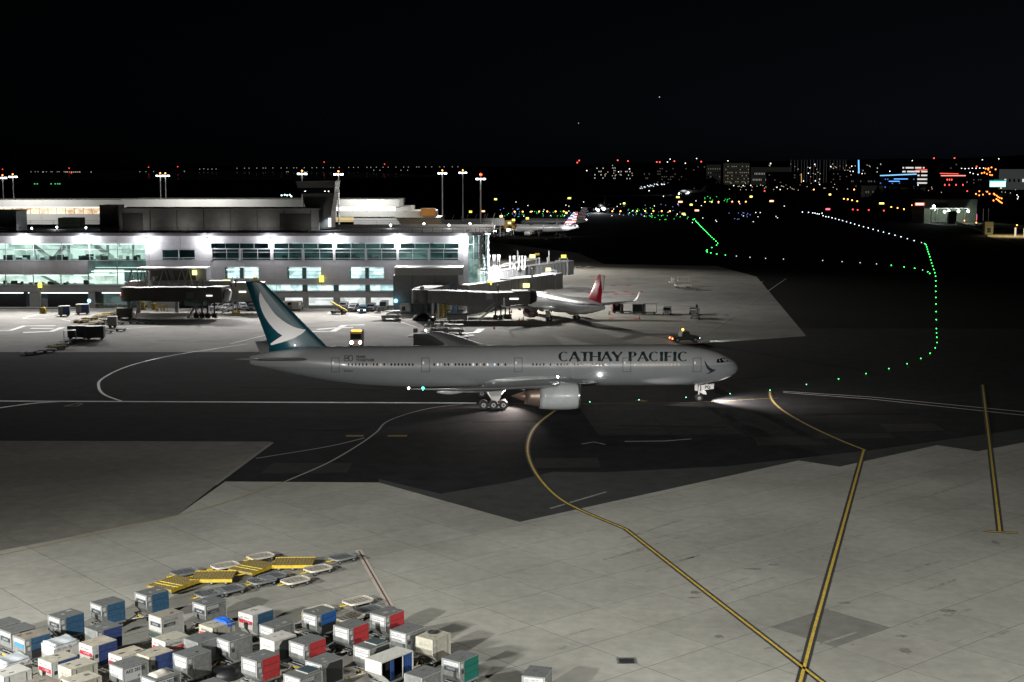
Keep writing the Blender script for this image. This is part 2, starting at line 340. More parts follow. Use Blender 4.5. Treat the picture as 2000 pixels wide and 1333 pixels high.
# trench drains and stains set in the apron
def grate(px, py, w, d, rz, label):
    x, y = G(px, py); t = thing('drain_grate', label, 'drain', (x, y, .02), rz)
    MB().box(-w / 2, -d / 2, 0, w / 2, -d / 2 + .14, .03).box(-w / 2, d / 2 - .14, 0, w / 2, d / 2, .03).box(-w / 2, -d / 2 + .14, 0, -w / 2 + .14, d / 2 - .14, .03).box(w / 2 - .14, -d / 2 + .14, 0, w / 2, d / 2 - .14, .03).build('frame', alu_d, t)
    MB().box(-w / 2 + .14, -d / 2 + .14, 0, w / 2 - .14, d / 2 - .14, .008).build('pit', dark_in, t)
    n = 9
    for i in range(n):
        x0 = -w / 2 + .17 + i * (w - .34) / n; MB().box(x0, -d / 2 + .14, .01, x0 + .03, d / 2 - .14, .026).build('bar', steel_d, t)
grate(1224, 1292, 1.35, 1.35, 0, 'small rectangular drain grate set in the pale concrete apron')
stain = M('oil_stain', (.22, .215, .195), .7, 0, 3, .5)
def blot(px, py, rx, ry, seed):
    rr = random.Random(seed); x, y = G(px, py); n = 16
    pts = [(x + rx * cos(2 * pi * i / n) * rr.uniform(.6, 1.1), y + ry * sin(2 * pi * i / n) * rr.uniform(.5, 1.1)) for i in range(n)]
    sheet('stain', pts, .0225, stain, markings)
for i, q in enumerate([(1853, 1194, .7, .5), (1850, 1202, .4, .3), (1762, 1243, .5, .4), (1405, 1244, .4, .5), (1650, 1178, .6, .4), (1767, 1272, .5, .8), (1358, 1158, .5, .5), (1944, 1060, .35, .9), (1665, 1260, .12, .2), (1137, 1202, .15, .1), (1355, 1168, .6, .2), (1470, 1112, .9, .4), (1510, 1104, .7, .3)]): blot(*q, i)
for i, q in enumerate([(300, 622, 5, 3), (700, 608, 6, 2), (480, 632, 8, 3), (860, 630, 7, 3), (1240, 545, 6, 3), (1010, 640, 10, 3), (1300, 535, 4, 3)]):
    rr = random.Random(i + 50); x, y = G(q[0], q[1])
    sheet('stain', [(x + q[2] * cos(a * pi / 9) * rr.uniform(.6, 1.1), y + q[3] * 2 * sin(a * pi / 9) * rr.uniform(.6, 1.1)) for a in range(18)], .011, M('gate_stain', (.24, .235, .22), .8, 0, .5, .4), markings)
# ---------------------------------------------------------------- luggage containers and dollies
def small_text(txt, size, mat, parent, mtx, bold=0):
    me = TXT.get((txt, size, bold))
    if me is None: me = TXT[(txt, size, bold)] = text_mesh(txt, size, bold)
    me = me.copy() if me.materials and me.materials[0] != mat else me
    if not me.materials: me.materials.append(mat)
    elif me.materials[0] != mat: me.materials[0] = mat
    o = bpy.data.objects.new('lettering', me); COL.objects.link(o); o.parent = parent; o.matrix_local = mtx; return o
TXT = {}
M_FRONT = lambda x, y, z: Matrix.Translation((x, y, z)) @ Matrix.Rotation(pi / 2, 4, 'X')                       # reads on the -y face
M_END = lambda x, y, z: Matrix.Translation((x, y, z)) @ Matrix.Rotation(-pi / 2, 4, 'Z') @ Matrix.Rotation(pi / 2, 4, 'X')  # reads on the -x face
def container(label, px, py, rot=50, L=2.0, W=1.53, H=1.6, body=None, roof=None, curtain=None, half=False, ends='two', front='door', base=.53, extra=None, name='luggage_container', rib=False):
    body = body or alu; roof = roof or alu_d; a = R(rot)
    nx, ny = G(px, py, base + H)
    cx = nx + cos(a) * L / 2 - sin(a) * W / 2; cyy = ny + sin(a) * L / 2 + cos(a) * W / 2
    t = thing(name, label, 'container', (cx, cyy, base), a, 'luggage containers parked on dollies')
    h = L / 2; ov = .38 if L < 2.5 else .8; y0 = -W / 2; y1 = W / 2; zb = .46 if L < 2.5 else .75
    prof = [(-h + ov, 0), (h, 0), (h, H - .02), (-h, H - .02), (-h, zb)]
    e = .02
    if front == 'open':
        b = MB(); b.prism(prof, y1 - .04, y1); b.box(-h, y0, H - .05, h, y1 - .04, H - .02); b.box(-h + ov, y0, 0, h, y1 - .04, .05); b.box(h - .04, y0, .05, h, y1 - .04, H - .05)
        b.box(-h, y0, zb, -h + .04, y1 - .04, H - .05); b.prism([(-h, zb), (-h + .04, zb), (-h + ov + .04, .0), (-h + ov, .0)], y0, y1 - .04)
        b.build('body', body, t)
    else:
        MB().prism(prof, y0, y1).build('body', body, t, bevel=.025)
    MB().box(-h - .01, y0 - .01, H - .02, h + .01, y1 + .01, H + .005).build('roof', roof, t, bevel=.02)
    if front not in ('open',):
        rq = random.Random(int(px * 3 + py)); g_ = M('scuffed_patch_%d' % rq.randint(0, 2), [(.12, .12, .115), (.32, .31, .28), (.2, .19, .16)][rq.randint(0, 2)], .7, 0, 4, .4)
        for _ in range(2): a1 = rq.uniform(-h + .1, h - .6); b1 = rq.uniform(y0 + .1, y1 - .5); MB().box(a1, b1, H + .0051, a1 + rq.uniform(.15, .5), b1 + rq.uniform(.1, .35), H + .009).build('roof_patch', g_, t)
    # edge rails
    fr = MB()
    for yy in (y0 - .012, y1 - .03):
        fr.box(-h - .015, yy, H - .07, h + .015, yy + .045, H - .018); fr.box(h - .05, yy, .05, h + .012, yy + .045, H - .07)
        fr.box(-h + ov, yy, 0, h + .012, yy + .045, .05); fr.box(-h - .014, yy, zb, -h + .04, yy + .045, H - .07)
        fr.prism([(-h - .014, zb), (-h + .04, zb), (-h + ov + .05, .052), (-h + ov - .01, .052)], yy, yy + .045)
    fr.build('edge_rail', alu_l if body is alu or body is alu_d else body, t)
    ex = -h - .004
    def plate(x0, z0, x1, z1, m, nm='label', d=.012): return MB().box(x0, y0 - .012 - d, z0, x1, y0 - .0121, z1).build(nm, m, t)
    def eplate(ya, za, yb, zb_, m, nm='end_label'): return MB().box(ex - .016, ya, za, ex - .003, yb, zb_).build(nm, m, t)
    if ends == 'two':
        eplate(y0 + .12, 1.22, y1 - .16, 1.47, label_w); eplate(y0 + .12, .78, y1 - .2, 1.16, label_w)
        small_text('AKE 33328 SQ', .14, ink, t, M_END(ex - .018, y1 - .2, 1.28)); small_text('DELTA CARGO', .11, ink, t, M_END(ex - .018, y1 - .26, .98))
    elif ends == 'long':
        eplate(y0 + .1, 1.22, y1 - .12, 1.5, label_w); eplate(y0 + .1, .8, y1 - .12, 1.17, label_w)
        small_text('AKE 11954 TF', .16, ink, t, M_END(ex - .018, y1 - .16, 1.27)); small_text('CARGO SYSTEMS', .11, ink, t, M_END(ex - .018, y1 - .2, .95))
    elif ends == 'red':
        eplate(y0 + .06, .84, y1 - .06, 1.12, red_s, 'red_stripe'); small_text('AKE 70066 JL', .17, ink, t, M_END(ex - .018, y1 - .22, 1.24)); small_text('CARGO', .2, label_w, t, M_END(ex - .018, .25, .91))
    elif ends == 'dark':
        eplate(y0 + .12, 1.22, y1 - .16, 1.47, label_w); eplate(y0 + .12, .84, y1 - .2, 1.13, label_d)
        small_text('AKE 25147 CX', .17, ink, t, M_END(ex - .018, y1 - .2, 1.28)); small_text('CARGO', .2, label_w, t, M_END(ex - .018, y1 - .4, .92))
    elif ends == 'blue':
        eplate(y0 + .12, 1.22, y1 - .16, 1.47, label_w); eplate(y0 + .12, .9, y1 - .2, 1.16, teal_l)
    elif ends == 'faint':
        small_text('AKE 60513', .2, M('grey_ink', (.3, .3, .28), .7), t, M_END(ex - .006, y1 - .3, 1.05))
    # front face
    if front in ('door', 'half', 'split'):
        cz0 = .06; cx0 = -h + ov + .12
        if curtain is not None:
            n = 14; b = MB(); rr = random.Random(int(px * 7 + py)); top = H - .045
            bot = .06 if not half else .72
            vs = []
            rows = 9; amp = .03
            for r_ in range(rows + 1):
                z = top + (bot - top) * r_ / rows
                for c_ in range(n + 1):
                    x = cx0 + (h + .02 - cx0) * c_ / n
                    vs.append((x, y0 - .03 - amp * .5 * (1 + sin(c_ * 1.9 + r_ * .5)) * (r_ / rows) * rr.uniform(.5, 1.2) - (.012 if r_ in (3, 6) else 0), z))
            fs = [(r_ * (n + 1) + c_, r_ * (n + 1) + c_ + 1, (r_ + 1) * (n + 1) + c_ + 1, (r_ + 1) * (n + 1) + c_) for r_ in range(rows) for c_ in range(n)]
            b.add(vs, fs, True); b.box(cx0, y0 - .025, top - .04, h + .02, y0 - .014, top); b.box(cx0, y0 - .02, bot, cx0 + .03, y0 - .0125, top - .04)
            b.build('curtain', curtain, t)
            sm = MB()
            for zz in ((top - .48, top - .96) if not half else (top - .4,)): sm.box(cx0 + .01, y0 - .066, zz, h + .01, y0 - .058, zz + .02)
            sm.build('seam', M('dark_seam', (.02, .025, .04), .8), t)
            if half: plate(cx0, .06, h - .06, .70, dark_in, 'opening')  # black plate painted as shade below the curtain
        else:
            plate(cx0, .08, h - .08, H - .1, body, 'door_panel', .02)
            MB().box(cx0 + .1, y0 - .05, .72, h - .1, y0 - .033, .75).box(cx0 + .12, y0 - .05, .1, cx0 + .15, y0 - .033, .72).build('door_rail', alu_d, t)
        plate(-h + .1, 1.12, -h + .36, 1.42, label_w); plate(-h + .2, .72, -h + .42, .98, label_w if curtain in (red_c, blue_c) else label_d)
        if ends == 'two' and curtain: plate(-h + .36, .45, -h + .55, .52, label_w)
    elif front == 'dark':
        x0 = -h + ov + .05; pr = [(x0, .2), (x0 + .12, .08), (h - .1, .08), (h - .06, .16), (h - .06, H - .14), (x0 + .3, H - .1), (x0, H - .4)]
        MB().prism(pr, y0 - .03, y0 - .0122).build('opening', dark_in, t)  # black plate standing for the shaded inside
    elif front == 'printed':
        plate(-h + .15, 1.2, -h + 1.25, 1.42, label_w if body is not alu_l else alu_l); small_text('AKE 25147 CX', .19, ink, t, M_FRONT(-h + .2, y0 - .026, 1.24))
        plate(-h + .18, .84, -h + 1.2, 1.08, label_d); small_text('CARGO', .19, label_w, t, M_FRONT(-h + .45, y0 - .026, .88))
    elif front == 'redwrap':
        plate(-h + .02, .86, h - .25, 1.12, red_s, 'red_stripe'); small_text('AKE 70066 JL', .19, ink, t, M_FRONT(-h + .3, y0 - .014, 1.25)); small_text('CARGO', .2, label_w, t, M_FRONT(-h + .6, y0 - .026, .91))
    elif front == 'board':
        plate(-h + .1, .62, h - .55, 1.46, label_w); small_text('AKE 28332', .32, ink, t, M_FRONT(-h + .2, y0 - .026, 1.15), .01); plate(h - .85, .72, h - .7, .92, yel)
    elif front == 'plain':
        MB().box(-h + .35, y0 - .03, .08, -h + .38, y0 - .0122, H - .1).box(h - .4, y0 - .03, .08, h - .37, y0 - .0122, H - .1).build('door_rail', alu_d, t)
        plate(-h + .14, 1.05, -h + .34, 1.3, yel if extra == 'dot' else label_w)
    elif front == 'open':
        b = MB(); b.box(-h + ov + .05, y1 - .08, .06, h - .05, y1 - .05, H - .06); b.box(-h + ov + .05, y0 + .1, H - .08, h - .05, y1 - .08, H - .06); b.box(-h + .05, y0 + .1, zb + .1, -h + .07, y1 - .08, H - .08); b.box(h - .07, y0 + .1, .06, h - .05, y1 - .08, H - .08); b.build('shade_lining', dark_in, t)  # black plates added so the open inside looks shaded
        def fold(x0, x1, nm):
            n = 18; b = MB(); vs = []
            for k in range(n + 1): vs += [(x0 + (x1 - x0) * k / n, y0 + .06 + .035 * sin(k * 1.7), .06), (x0 + (x1 - x0) * k / n, y0 + .06 + .03 * sin(k * 1.7), H - .06)]
            b.add(vs, [(2 * k, 2 * k + 2, 2 * k + 3, 2 * k + 1) for k in range(n)], True); b.build(nm, M('royal_blue_curtain', (.015, .06, .22), .7), t)
        fold(-h + ov + .1, -h + ov + .45, 'curtain'); fold(.35 * h + .05, h - .1, 'curtain')
        MB().box(.35 * h - .03, y0 + .0, .05, .35 * h + .03, y0 + .05, H - .05).build('post', white_s, t)
        MB().box(-h + ov + .06, y0 + .02, .0505, h - .05, y1 - .06, .07).build('floor_panel', alu_d, t)
        plate(-h + .9, H - .045, -h + 1.3, H - .02, orange); 
    if rib:
        b = MB()
        for k in range(5): b.box(-h + .2 + k * .38, y1 - 0, .2, -h + .24 + k * .38, y1 + .02, H - .1)
        b.build('rib', alu_l, t)
    if extra == 'hatch':
        MB().box(-.1, -.55, H + .06, .95, .55, H + .09).build('hatch_lid', M('dark_teal_panel', (.03, .06, .07), .5), t, bevel=.02)
        MB().box(-.12, -.58, H + .006, -.08, .58, H + .06).box(.93, -.58, H + .006, .97, .58, H + .06).box(-.08, -.58, H + .006, .93, -.545, H + .06).build('hatch_frame', alu_l, t)
    if extra == 'coil':
        b = MB()
        for k in range(3):
            for q in range(14): b.bar((.35 + (.42 - k * .09) * cos(q * pi / 7), .25 + (.38 - k * .08) * sin(q * pi / 7), H + .04 + k * .04), (.35 + (.42 - k * .09) * cos((q + 1) * pi / 7), .25 + (.38 - k * .08) * sin((q + 1) * pi / 7), H + .04 + k * .04), .05)
        c = b.build('hose_coil', rubber, None); c.matrix_world = Matrix.Translation((cx, cyy, base)) @ Matrix.Rotation(a, 4, 'Z'); tag(c, 'black coiled strap lying on the roof of the cream container', 'coil')
    if extra in ('tarp', 'tarp_blue', 'heap'):
        bm = MB(); n = 14; rr = random.Random(int(px)); x0, x1, ya, yb = (-h - .05, h + .05, y0 - .06, y1 + .06)
        if extra == 'tarp_blue': x0, x1 = .25, h + .12
        if extra == 'heap': x0, x1, ya, yb = -.7, .7, -.5, .5
        vs = []
        for i in range(n + 1):
            for j in range(n + 1):
                u, v = i / n, j / n; e_ = min(u, 1 - u, v, 1 - v)
                z = H + .03 + (.22 if extra != 'tarp' else .1) * sin(pi * u) ** .6 * sin(pi * v) ** .6 + .05 * sin(9 * u + 4 * v) * sin(5 * v - 2 * u)
                if extra == 'tarp': z = H + .07 + .09 * abs(u - .45) * 2 - .04 * sin(7 * v) + .03 * sin(11 * u + v * 3)
                if e_ < .01 and extra != 'heap': z = H - (.18 + rr.uniform(-.06, .08))
                if e_ < .01 and extra == 'heap': z = H + .008
                vs.append((x0 + (x1 - x0) * u, ya + (yb - ya) * v, max(z, H + .012) if e_ >= .01 else z))
        bm.add(vs, [(i * (n + 1) + j, (i + 1) * (n + 1) + j, (i + 1) * (n + 1) + j + 1, i * (n + 1) + j + 1) for i in range(n) for j in range(n)], True)
        tm = {'tarp': tarp_w, 'tarp_blue': tarp_b, 'heap': M('crumpled_cream_sheet', (.5, .48, .42), .7, 0, 4, .2)}[extra]
        bm.build('tarpaulin', tm, t, fix=True)
    return (cx, cyy, a, L)
# dollies ------------------------------------------------------
def wheel(parent, x, y, r, w, mat_t=None, n=12):
    o = MB().cyl((x, y - w / 2, r), (x, y + w / 2, r), r, n=n).build('wheel', mat_t or rubber, parent)
    MB().cyl((x, y - w / 2 - .01, r), (x, y + w / 2 + .01, r), r * .5, n=8).build('hub', steel, o); return o
def make_dolly(kind, loc=(0, 0, 0), rz=0, label='', group='empty dollies and container dollies', tongue=True):
    t = thing('container_dolly', label, 'dolly', loc, rz, group)
    if kind == 'under':
        MB().box(-1.1, -.8, .42, 1.1, -.72, .5).box(-1.1, .72, .42, 1.1, .8, .5).box(-1.1, -.72, .42, -1.02, .72, .5).box(1.02, -.72, .42, 1.1, .72, .5).box(-.06, -.72, .42, .06, .72, .5).build('frame', dol_g, t)
        for i in range(5): MB().cyl((-.8 + i * .4, -.7, .49), (-.8 + i * .4, .7, .49), .035, n=6).build('roller', steel, t)
        for x in (-.75, .75):
            for y in (-.62, .62): wheel(t, x, y, .2, .12)
        MB().bar((-1.1, -.45, .4), (-1.9, 0, .33), .07).bar((-1.1, .45, .4), (-1.9, 0, .33), .07).bar((-1.85, 0, .33), (-2.25, 0, .3), .09).build('drawbar', dol_w, t)
        MB().cyl((-2.3, 0, .26), (-2.3, 0, .36), .1, n=8).build('tow_eye', yel, t)
        MB().box(-1.14, -.3, .3, -1.101, .3, .44).build('end_plate', yel, t)
    elif kind in ('slat_w', 'slat_g'):
        m = dol_w if kind == 'slat_w' else dol_g; hl, hw, z = 1.2, .85, .5
        n = 28; ring = []
        for i in range(n):
            a = 2 * pi * i / n; ca, sa = cos(a), sin(a); ring.append((hl * math.copysign(abs(ca) ** .45, ca), hw * math.copysign(abs(sa) ** .45, sa)))
        b = MB()
        inn = [(x * .93, y * .9) for x, y in ring]
        for k in range(n):
            k2 = (k + 1) % n
            b.add([(*ring[k], z - .14), (*ring[k2], z - .14), (*ring[k2], z), (*ring[k], z), (*inn[k], z), (*inn[k2], z), (*inn[k2], z - .14), (*inn[k], z - .14)],
                  [(0, 1, 2, 3), (3, 2, 5, 4), (4, 5, 6, 7), (7, 6, 1, 0)])
        b.build('rim', m, t)
        for i in range(5):
            y = -.6 + i * .3; hx = 1.06 - .12 * (abs(y) / .62) ** 3
            MB().box(-hx, y - .055, z - .022, hx, y + .055, z - .002).build('slat', m, t)
        MB().box(-1.0, -.66, z - .2, 1.0, .66, z - .15).build('under_pan', M('shade_pan', (.035, .035, .035), .9) if kind == 'slat_g' else M('rusty_shade_pan', (.07, .04, .025), .9), t)  # pan painted dark so the gaps between slats look shaded
        for x in (-.75, .75):
            for y in (-.62, .62): wheel(t, x, y, .18, .12)
        if tongue: MB().bar((-1.15, -.3, .4), (-1.75, 0, .3), .07).bar((-1.15, .3, .4), (-1.75, 0, .3), .07).build('drawbar', yel, t)
    elif kind == 'pallet':
        hl, hw, z = 1.75, 1.3, .52
        MB().box(-hl, -hw, z - .22, hl, hw, z).build('deck', yel_r, t, bevel=.05)
        for s_ in (-1, 1): MB().box(-hl - .02, min(s_ * (hw + .03), s_ * (hw + .001)), z - .24, hl + .02, max(s_ * (hw + .03), s_ * (hw + .001)), z + .04).build('side_rail', yel, t)
        for x in (-.9, -.35) if rz > .5 else (): MB().box(x, -hw, z + .002, x + .09, hw, z + .03).build('cross_rail', M('bright_yellow_paint', (.75, .6, .1), .5), t)
        b = MB(); rr = random.Random(2)
        for i in range(13):
            for j in range(9): b.cyl((-hl + .15 + i * .28, -hw + .15 + j * .29, z + .002), (-hl + .15 + i * .28, -hw + .15 + j * .29, z + .02), .06, n=6)
        tag(b.build('caster', M('brown_caster', (.12, .07, .03), .8), t), kind='stuff')
        for x in (-1.2, 0, 1.2):
            for y in (-1.05, 1.05): wheel(t, x, y, .2, .15)
        if tongue: MB().bar((-hl, -.5, .35), (-hl - .7, 0, .3), .1).bar((-hl, .5, .35), (-hl - .7, 0, .3), .1).build('drawbar', yel, t)
    return t
DOLS = {}
def put_dolly(kind, loc, rz, label):
    key = (kind, rz > .5)
    if key not in DOLS:
        DOLS[key] = make_dolly(kind, loc, rz, label); DOLS.setdefault(kind, DOLS[key]); return DOLS[key]
    return dup(DOLS[key], loc, rz, label)
RD = dict(curtain=red_c, ends='two'); NV = dict(curtain=navy, ends='red', body=white_s, roof=tan_top)
BL = dict(curtain=blue_c, ends='dark', roof=alu_d); AIRC = [
 ('silver container with deep blue curtain, highest of the left group, behind the yellow pallet dolly', 286, 1164, 49, BL),
 ('silver container with blue curtain and black end label, left of and below the highest one', 198, 1184, 48, BL),
 ('silver container with blue curtain standing alone at the upper left, open ground behind it', 117, 1209, 51, BL),
 ('dirt-topped silver container with dark blue curtain, painted shadow below it, and light blue end label', 48, 1250, 50, dict(curtain=blue_c, half=True, ends='blue', roof=M('brown_grey_roof', (.25, .22, .18), .8, 0, 2, .3))),  # shadow on the lower curtain is painted as a black plate
 ('grey container squeezed behind the dirt-topped one near the left picture edge', 21, 1237, 50, dict(ends='dark', front='dark')),
 ('teal grey container cut off by the left picture edge, highest there', -8, 1226, 50, dict(ends='faint', front='plain')),
 ('tarp-covered pale container with a long dark slot in its printed front', 105, 1264, 50, dict(body=M('pale_grey_sheet', (.5, .5, .48), .6, 0, 3, .2), ends='long', front='printed', extra='tarp')),
 ('grey-roofed container with navy curtain hidden behind the tan-roofed one', 190, 1234, 50, dict(curtain=navy, ends='faint', roof=alu_d)),
 ('white container with tan roof, red end stripe and navy curtain, upper left cluster', 180, 1264, 51, NV),
 ('white container with red end stripe and navy curtain rolled half up, lower left', 100, 1296, 51, dict(NV, roof=cream)),
 ('tarp-draped container with crumpled white sheet at the lower left edge', 9, 1299, 50, dict(body=alu_l, ends='long', front='printed', extra='tarp')),
 ('all-white container with cream roof at the bottom left corner', 7, 1323, 50, dict(body=white_s, roof=white_s, ends='red', front='plain')),
 ('off-white container with smeared roof and plain off-white sides, lower left', 139, 1309, 50, dict(body=cream, roof=cream, ends='faint', front='plain')),
 ('off-white container cut by the bottom edge, below the one with the smeared roof', 146, 1337, 50, dict(body=cream, roof=cream, ends='faint', front='plain')),
 ('dull grey roofed container cut by the bottom edge at far left', 62, 1346, 50, dict(roof=M('brown_grey_roof', (.25, .22, .18)), ends='faint', front='plain')),
 ('white container with brown-stained roof and red end stripe, left of the tan-roofed one', 238, 1285, 50, dict(body=white_s, roof=tan_top, ends='red', front='printed')),
 ('low grey container with a big white number board on its front', 240, 1306, 50, dict(ends='long', front='board')),
 ('white container with stained tan roof and plain royal blue curtain at mid left', 291, 1285, 50, dict(body=cream, roof=tan_top, curtain=navy, ends='faint')),
 ('pale silver container with black logo labels on both visible faces', 315, 1208, 50, dict(body=alu_l, roof=M('warm_grey_roof', (.28, .26, .22), .7, 0, 2, .2), ends='dark', front='printed')),
 ('darker silver container with black logo labels and yellow smeared base', 401, 1183, 50, dict(body=alu, roof=alu_d, ends='dark', front='printed')),
 ('white container with red stripe wrapping both visible faces', 323, 1255, 50, dict(body=white_s, roof=cream, ends='red', front='redwrap')),
 ('plain grey container with a yellow spot label on its front', 386, 1256, 50, dict(ends='faint', front='plain', extra='dot')),
 ('grey container with two white end labels and a framed metal door, mid left', 365, 1285, 50, dict(ends='two')),
 ('dark grey container with pale crumpled sheet heaped on the roof, bottom edge', 303, 1330, 50, dict(body=alu_d, ends='long', front='board', extra='heap')),
 ('dark container roof cut by the bottom edge right of the heaped one', 398, 1350, 50, dict(body=alu_d, ends='faint', front='plain')),
 ('cream container with red end stripe and bright blue tarpaulin over one corner', 415, 1228, 50, dict(body=cream, roof=cream, ends='red', front='plain', extra='tarp_blue')),
 ('white container with thick red end stripe and steel blue curtain, top middle', 493, 1203, 52, dict(body=white_s, roof=M('pale_roof', (.5, .49, .46), .7, 0, 2, .2), curtain=blue_c, ends='red')),
 ('smooth grey container with pale front panel behind the pale open one', 534, 1228, 50, dict(ends='long', front='plain', body=alu)),
 ('pale container with dark open front below the smooth grey one', 536, 1254, 50, dict(body=M('pale_grey_sheet', (.5, .5, .48)), roof=M('pale_roof', (.5, .49, .46)), ends='faint', front='dark')),
 ('grey container with two white end labels and split metal door, group centre', 448, 1253, 50, dict(ends='two')),
 ('silver container with red curtain, lowest of the red ones', 501, 1292, 51, RD),
 ('silver container with red curtain, second lowest of the red ones', 594, 1260, 51, RD),
 ('silver container with red curtain left of the dollies, second highest red one', 681, 1229, 52, RD),
 ('silver container with red curtain, highest and rightmost of the red ones', 753, 1205, 53, RD),
 ('low silver container with bright blue curtain at the top of the right group', 618, 1203, 52, dict(curtain=bright_blue, half=True, ends='two')),
 ('short grey container with long white end labels, right of the red ones', 793, 1238, 52, dict(ends='long', front='half', curtain=None)),
 ('cream container with a coiled black strap on its roof', 845, 1251, 54, dict(body=cream, roof=cream, ends='faint', front='plain', extra='coil')),
 ('grey container with its dark hatch lid raised, behind the white open container', 722, 1269, 52, dict(ends='long', front='dark', extra='hatch')),
 ('grey container with rounded black open front, lower centre', 628, 1299, 52, dict(ends='long', front='dark')),
 ('grey container with a square dark hatch lid on its roof, bottom edge', 586, 1326, 52, dict(ends='long', front='printed', extra='hatch')),
 ('silver container with green curtain at the right end of the group', 898, 1294, 54, dict(curtain=green_c, ends='dark')),
 ('plain grey container between the white open and green-curtained ones, bottom edge', 824, 1325, 52, dict(ends='faint', front='plain')),
 ('lone silver container standing apart on the right at the bottom edge', 1064, 1324, 74, dict(ends='long', front='plain')),
]
pm = MATS
def fixm(d):
    return d
_k = 0
for (lab, px, py, rot, kw) in AIRC:
    cx, cyy, a, L = container(lab, px, py, rot, **kw)
    put_dolly('under', (cx, cyy, .02), a, 'dolly under the ' + ' '.join(lab.replace(',', '').split()[:12]))
cx, cyy, a, L = container('large white open container with parted royal blue curtains', 745, 1295, 51, L=3.1, W=1.53, H=1.62, body=white_s, roof=white_s, ends='none', front='open')
put_dolly('under', (cx, cyy, .02), a, 'low dolly under the large white open container')
EMP = [('slat_w', 509, 1085, 40, 'white slatted dolly, farthest left white one with nothing behind it'), ('slat_g', 362, 1116, 42, 'grey slatted dolly behind the leftmost yellow pallet dolly'),
 ('slat_w', 440, 1103, 38, 'worn white dolly with upright end rail behind the second yellow pallet dolly'), ('pallet', 495, 1107, 60, 'yellow pallet dolly with two bright cross rails beside the worn white dolly'),
 ('pallet', 574, 1098, 2, 'flat worn yellow pallet dolly, rightmost of the yellow ones'), ('pallet', 417, 1125, 2, 'flat worn yellow pallet dolly between two tilted yellow ones'),
 ('pallet', 340, 1139, 60, 'bright yellow pallet dolly at the left end of the dolly group'), ('slat_w', 621, 1109, 42, 'white slatted dolly with a blue end mark, right of the flat yellow one'),
 ('slat_w', 577, 1132, 42, 'white slatted dolly in front of the grey ones'), ('slat_g', 512, 1132, 42, 'grey slatted dolly touching the lowest white slatted one'),
 ('slat_g', 532, 1124, 42, 'grey slatted dolly just behind the flat yellow one'), ('slat_g', 449, 1149, 42, 'grey slatted dolly right of the long grey pair'), ('slat_g', 410, 1157, 42, 'grey slatted dolly, lowest and leftmost grey one'),
 ('slat_g', 669, 1087, 42, 'grey slatted dolly at the far end of the pinkish line'), ('slat_w', 699, 1172, 42, 'white slatted dolly near the lower end of the pinkish line'),
 ('slat_g', 722, 1189, 42, 'grey round-cornered dolly with a red reflector behind the top red container'), ('slat_w', 682, 1203, 42, 'white slatted dolly between the bright blue and red containers'), ('slat_w', 622, 1190, 42, 'white slatted dolly behind the bright blue container'),
 ('slat_w', 596, 1224, 42, 'small white dolly between the smooth grey and the second red containers'), ('slat_w', 508, 1262, 42, 'white dolly squeezed between the split-door and pale open containers')]
for k, px, py, rot, lab in EMP:
    x, y = G(px, py, .5); put_dolly(k, (x, y, .02), R(rot), lab)
# raised end rail on the worn white dolly, dark lump and loose scraps
x, y = G(440, 1318, .3)
b = MB(); b.ball((x, y, .35), 1.0, 16, 8, .55); b.build('black_lump', grime); tag(bpy.data.objects['black_lump'], 'black rounded lump lying between the containers at the bottom', 'bundle')  # plain black flattened ball
x, y = G(662, 1268, .3)
b = MB(); rr = random.Random(5)
for i in range(9): b.cbox((x + rr.uniform(-.7, .7), y + rr.uniform(-.6, .6), .2 + rr.uniform(0, .25)), (rr.uniform(.3, .8), rr.uniform(.15, .5), rr.uniform(.1, .3)), rr.uniform(0, 3))
tag(b.build('scrap_pile', steel_d), 'pile of dark folded straps and parts on the ground between red containers', 'pile')
x, y = G(355, 1240, .5)
t = thing('baggage_tug', 'grey green tug half hidden behind the striped white container', 'tug', (x - 1.2, y + .6, .02), R(50))
MB().prism([(-1.3, .3), (1.3, .3), (1.3, .8), (.4, .95), (.1, 1.0), (-1.2, .9)], -.65, .65).build('body', M('green_grey_paint', (.10, .13, .12), .5, 0, 3, .2), t, bevel=.05)
MB().box(-.6, -.45, 1.0, -.1, .45, 1.06).box(-.75, -.5, .98, -.62, .5, 1.4).build('seat', rubber, t)
for wx in (-.9, .9):
    for wy in (-.6, .6): wheel(t, wx, wy, .3, .2)
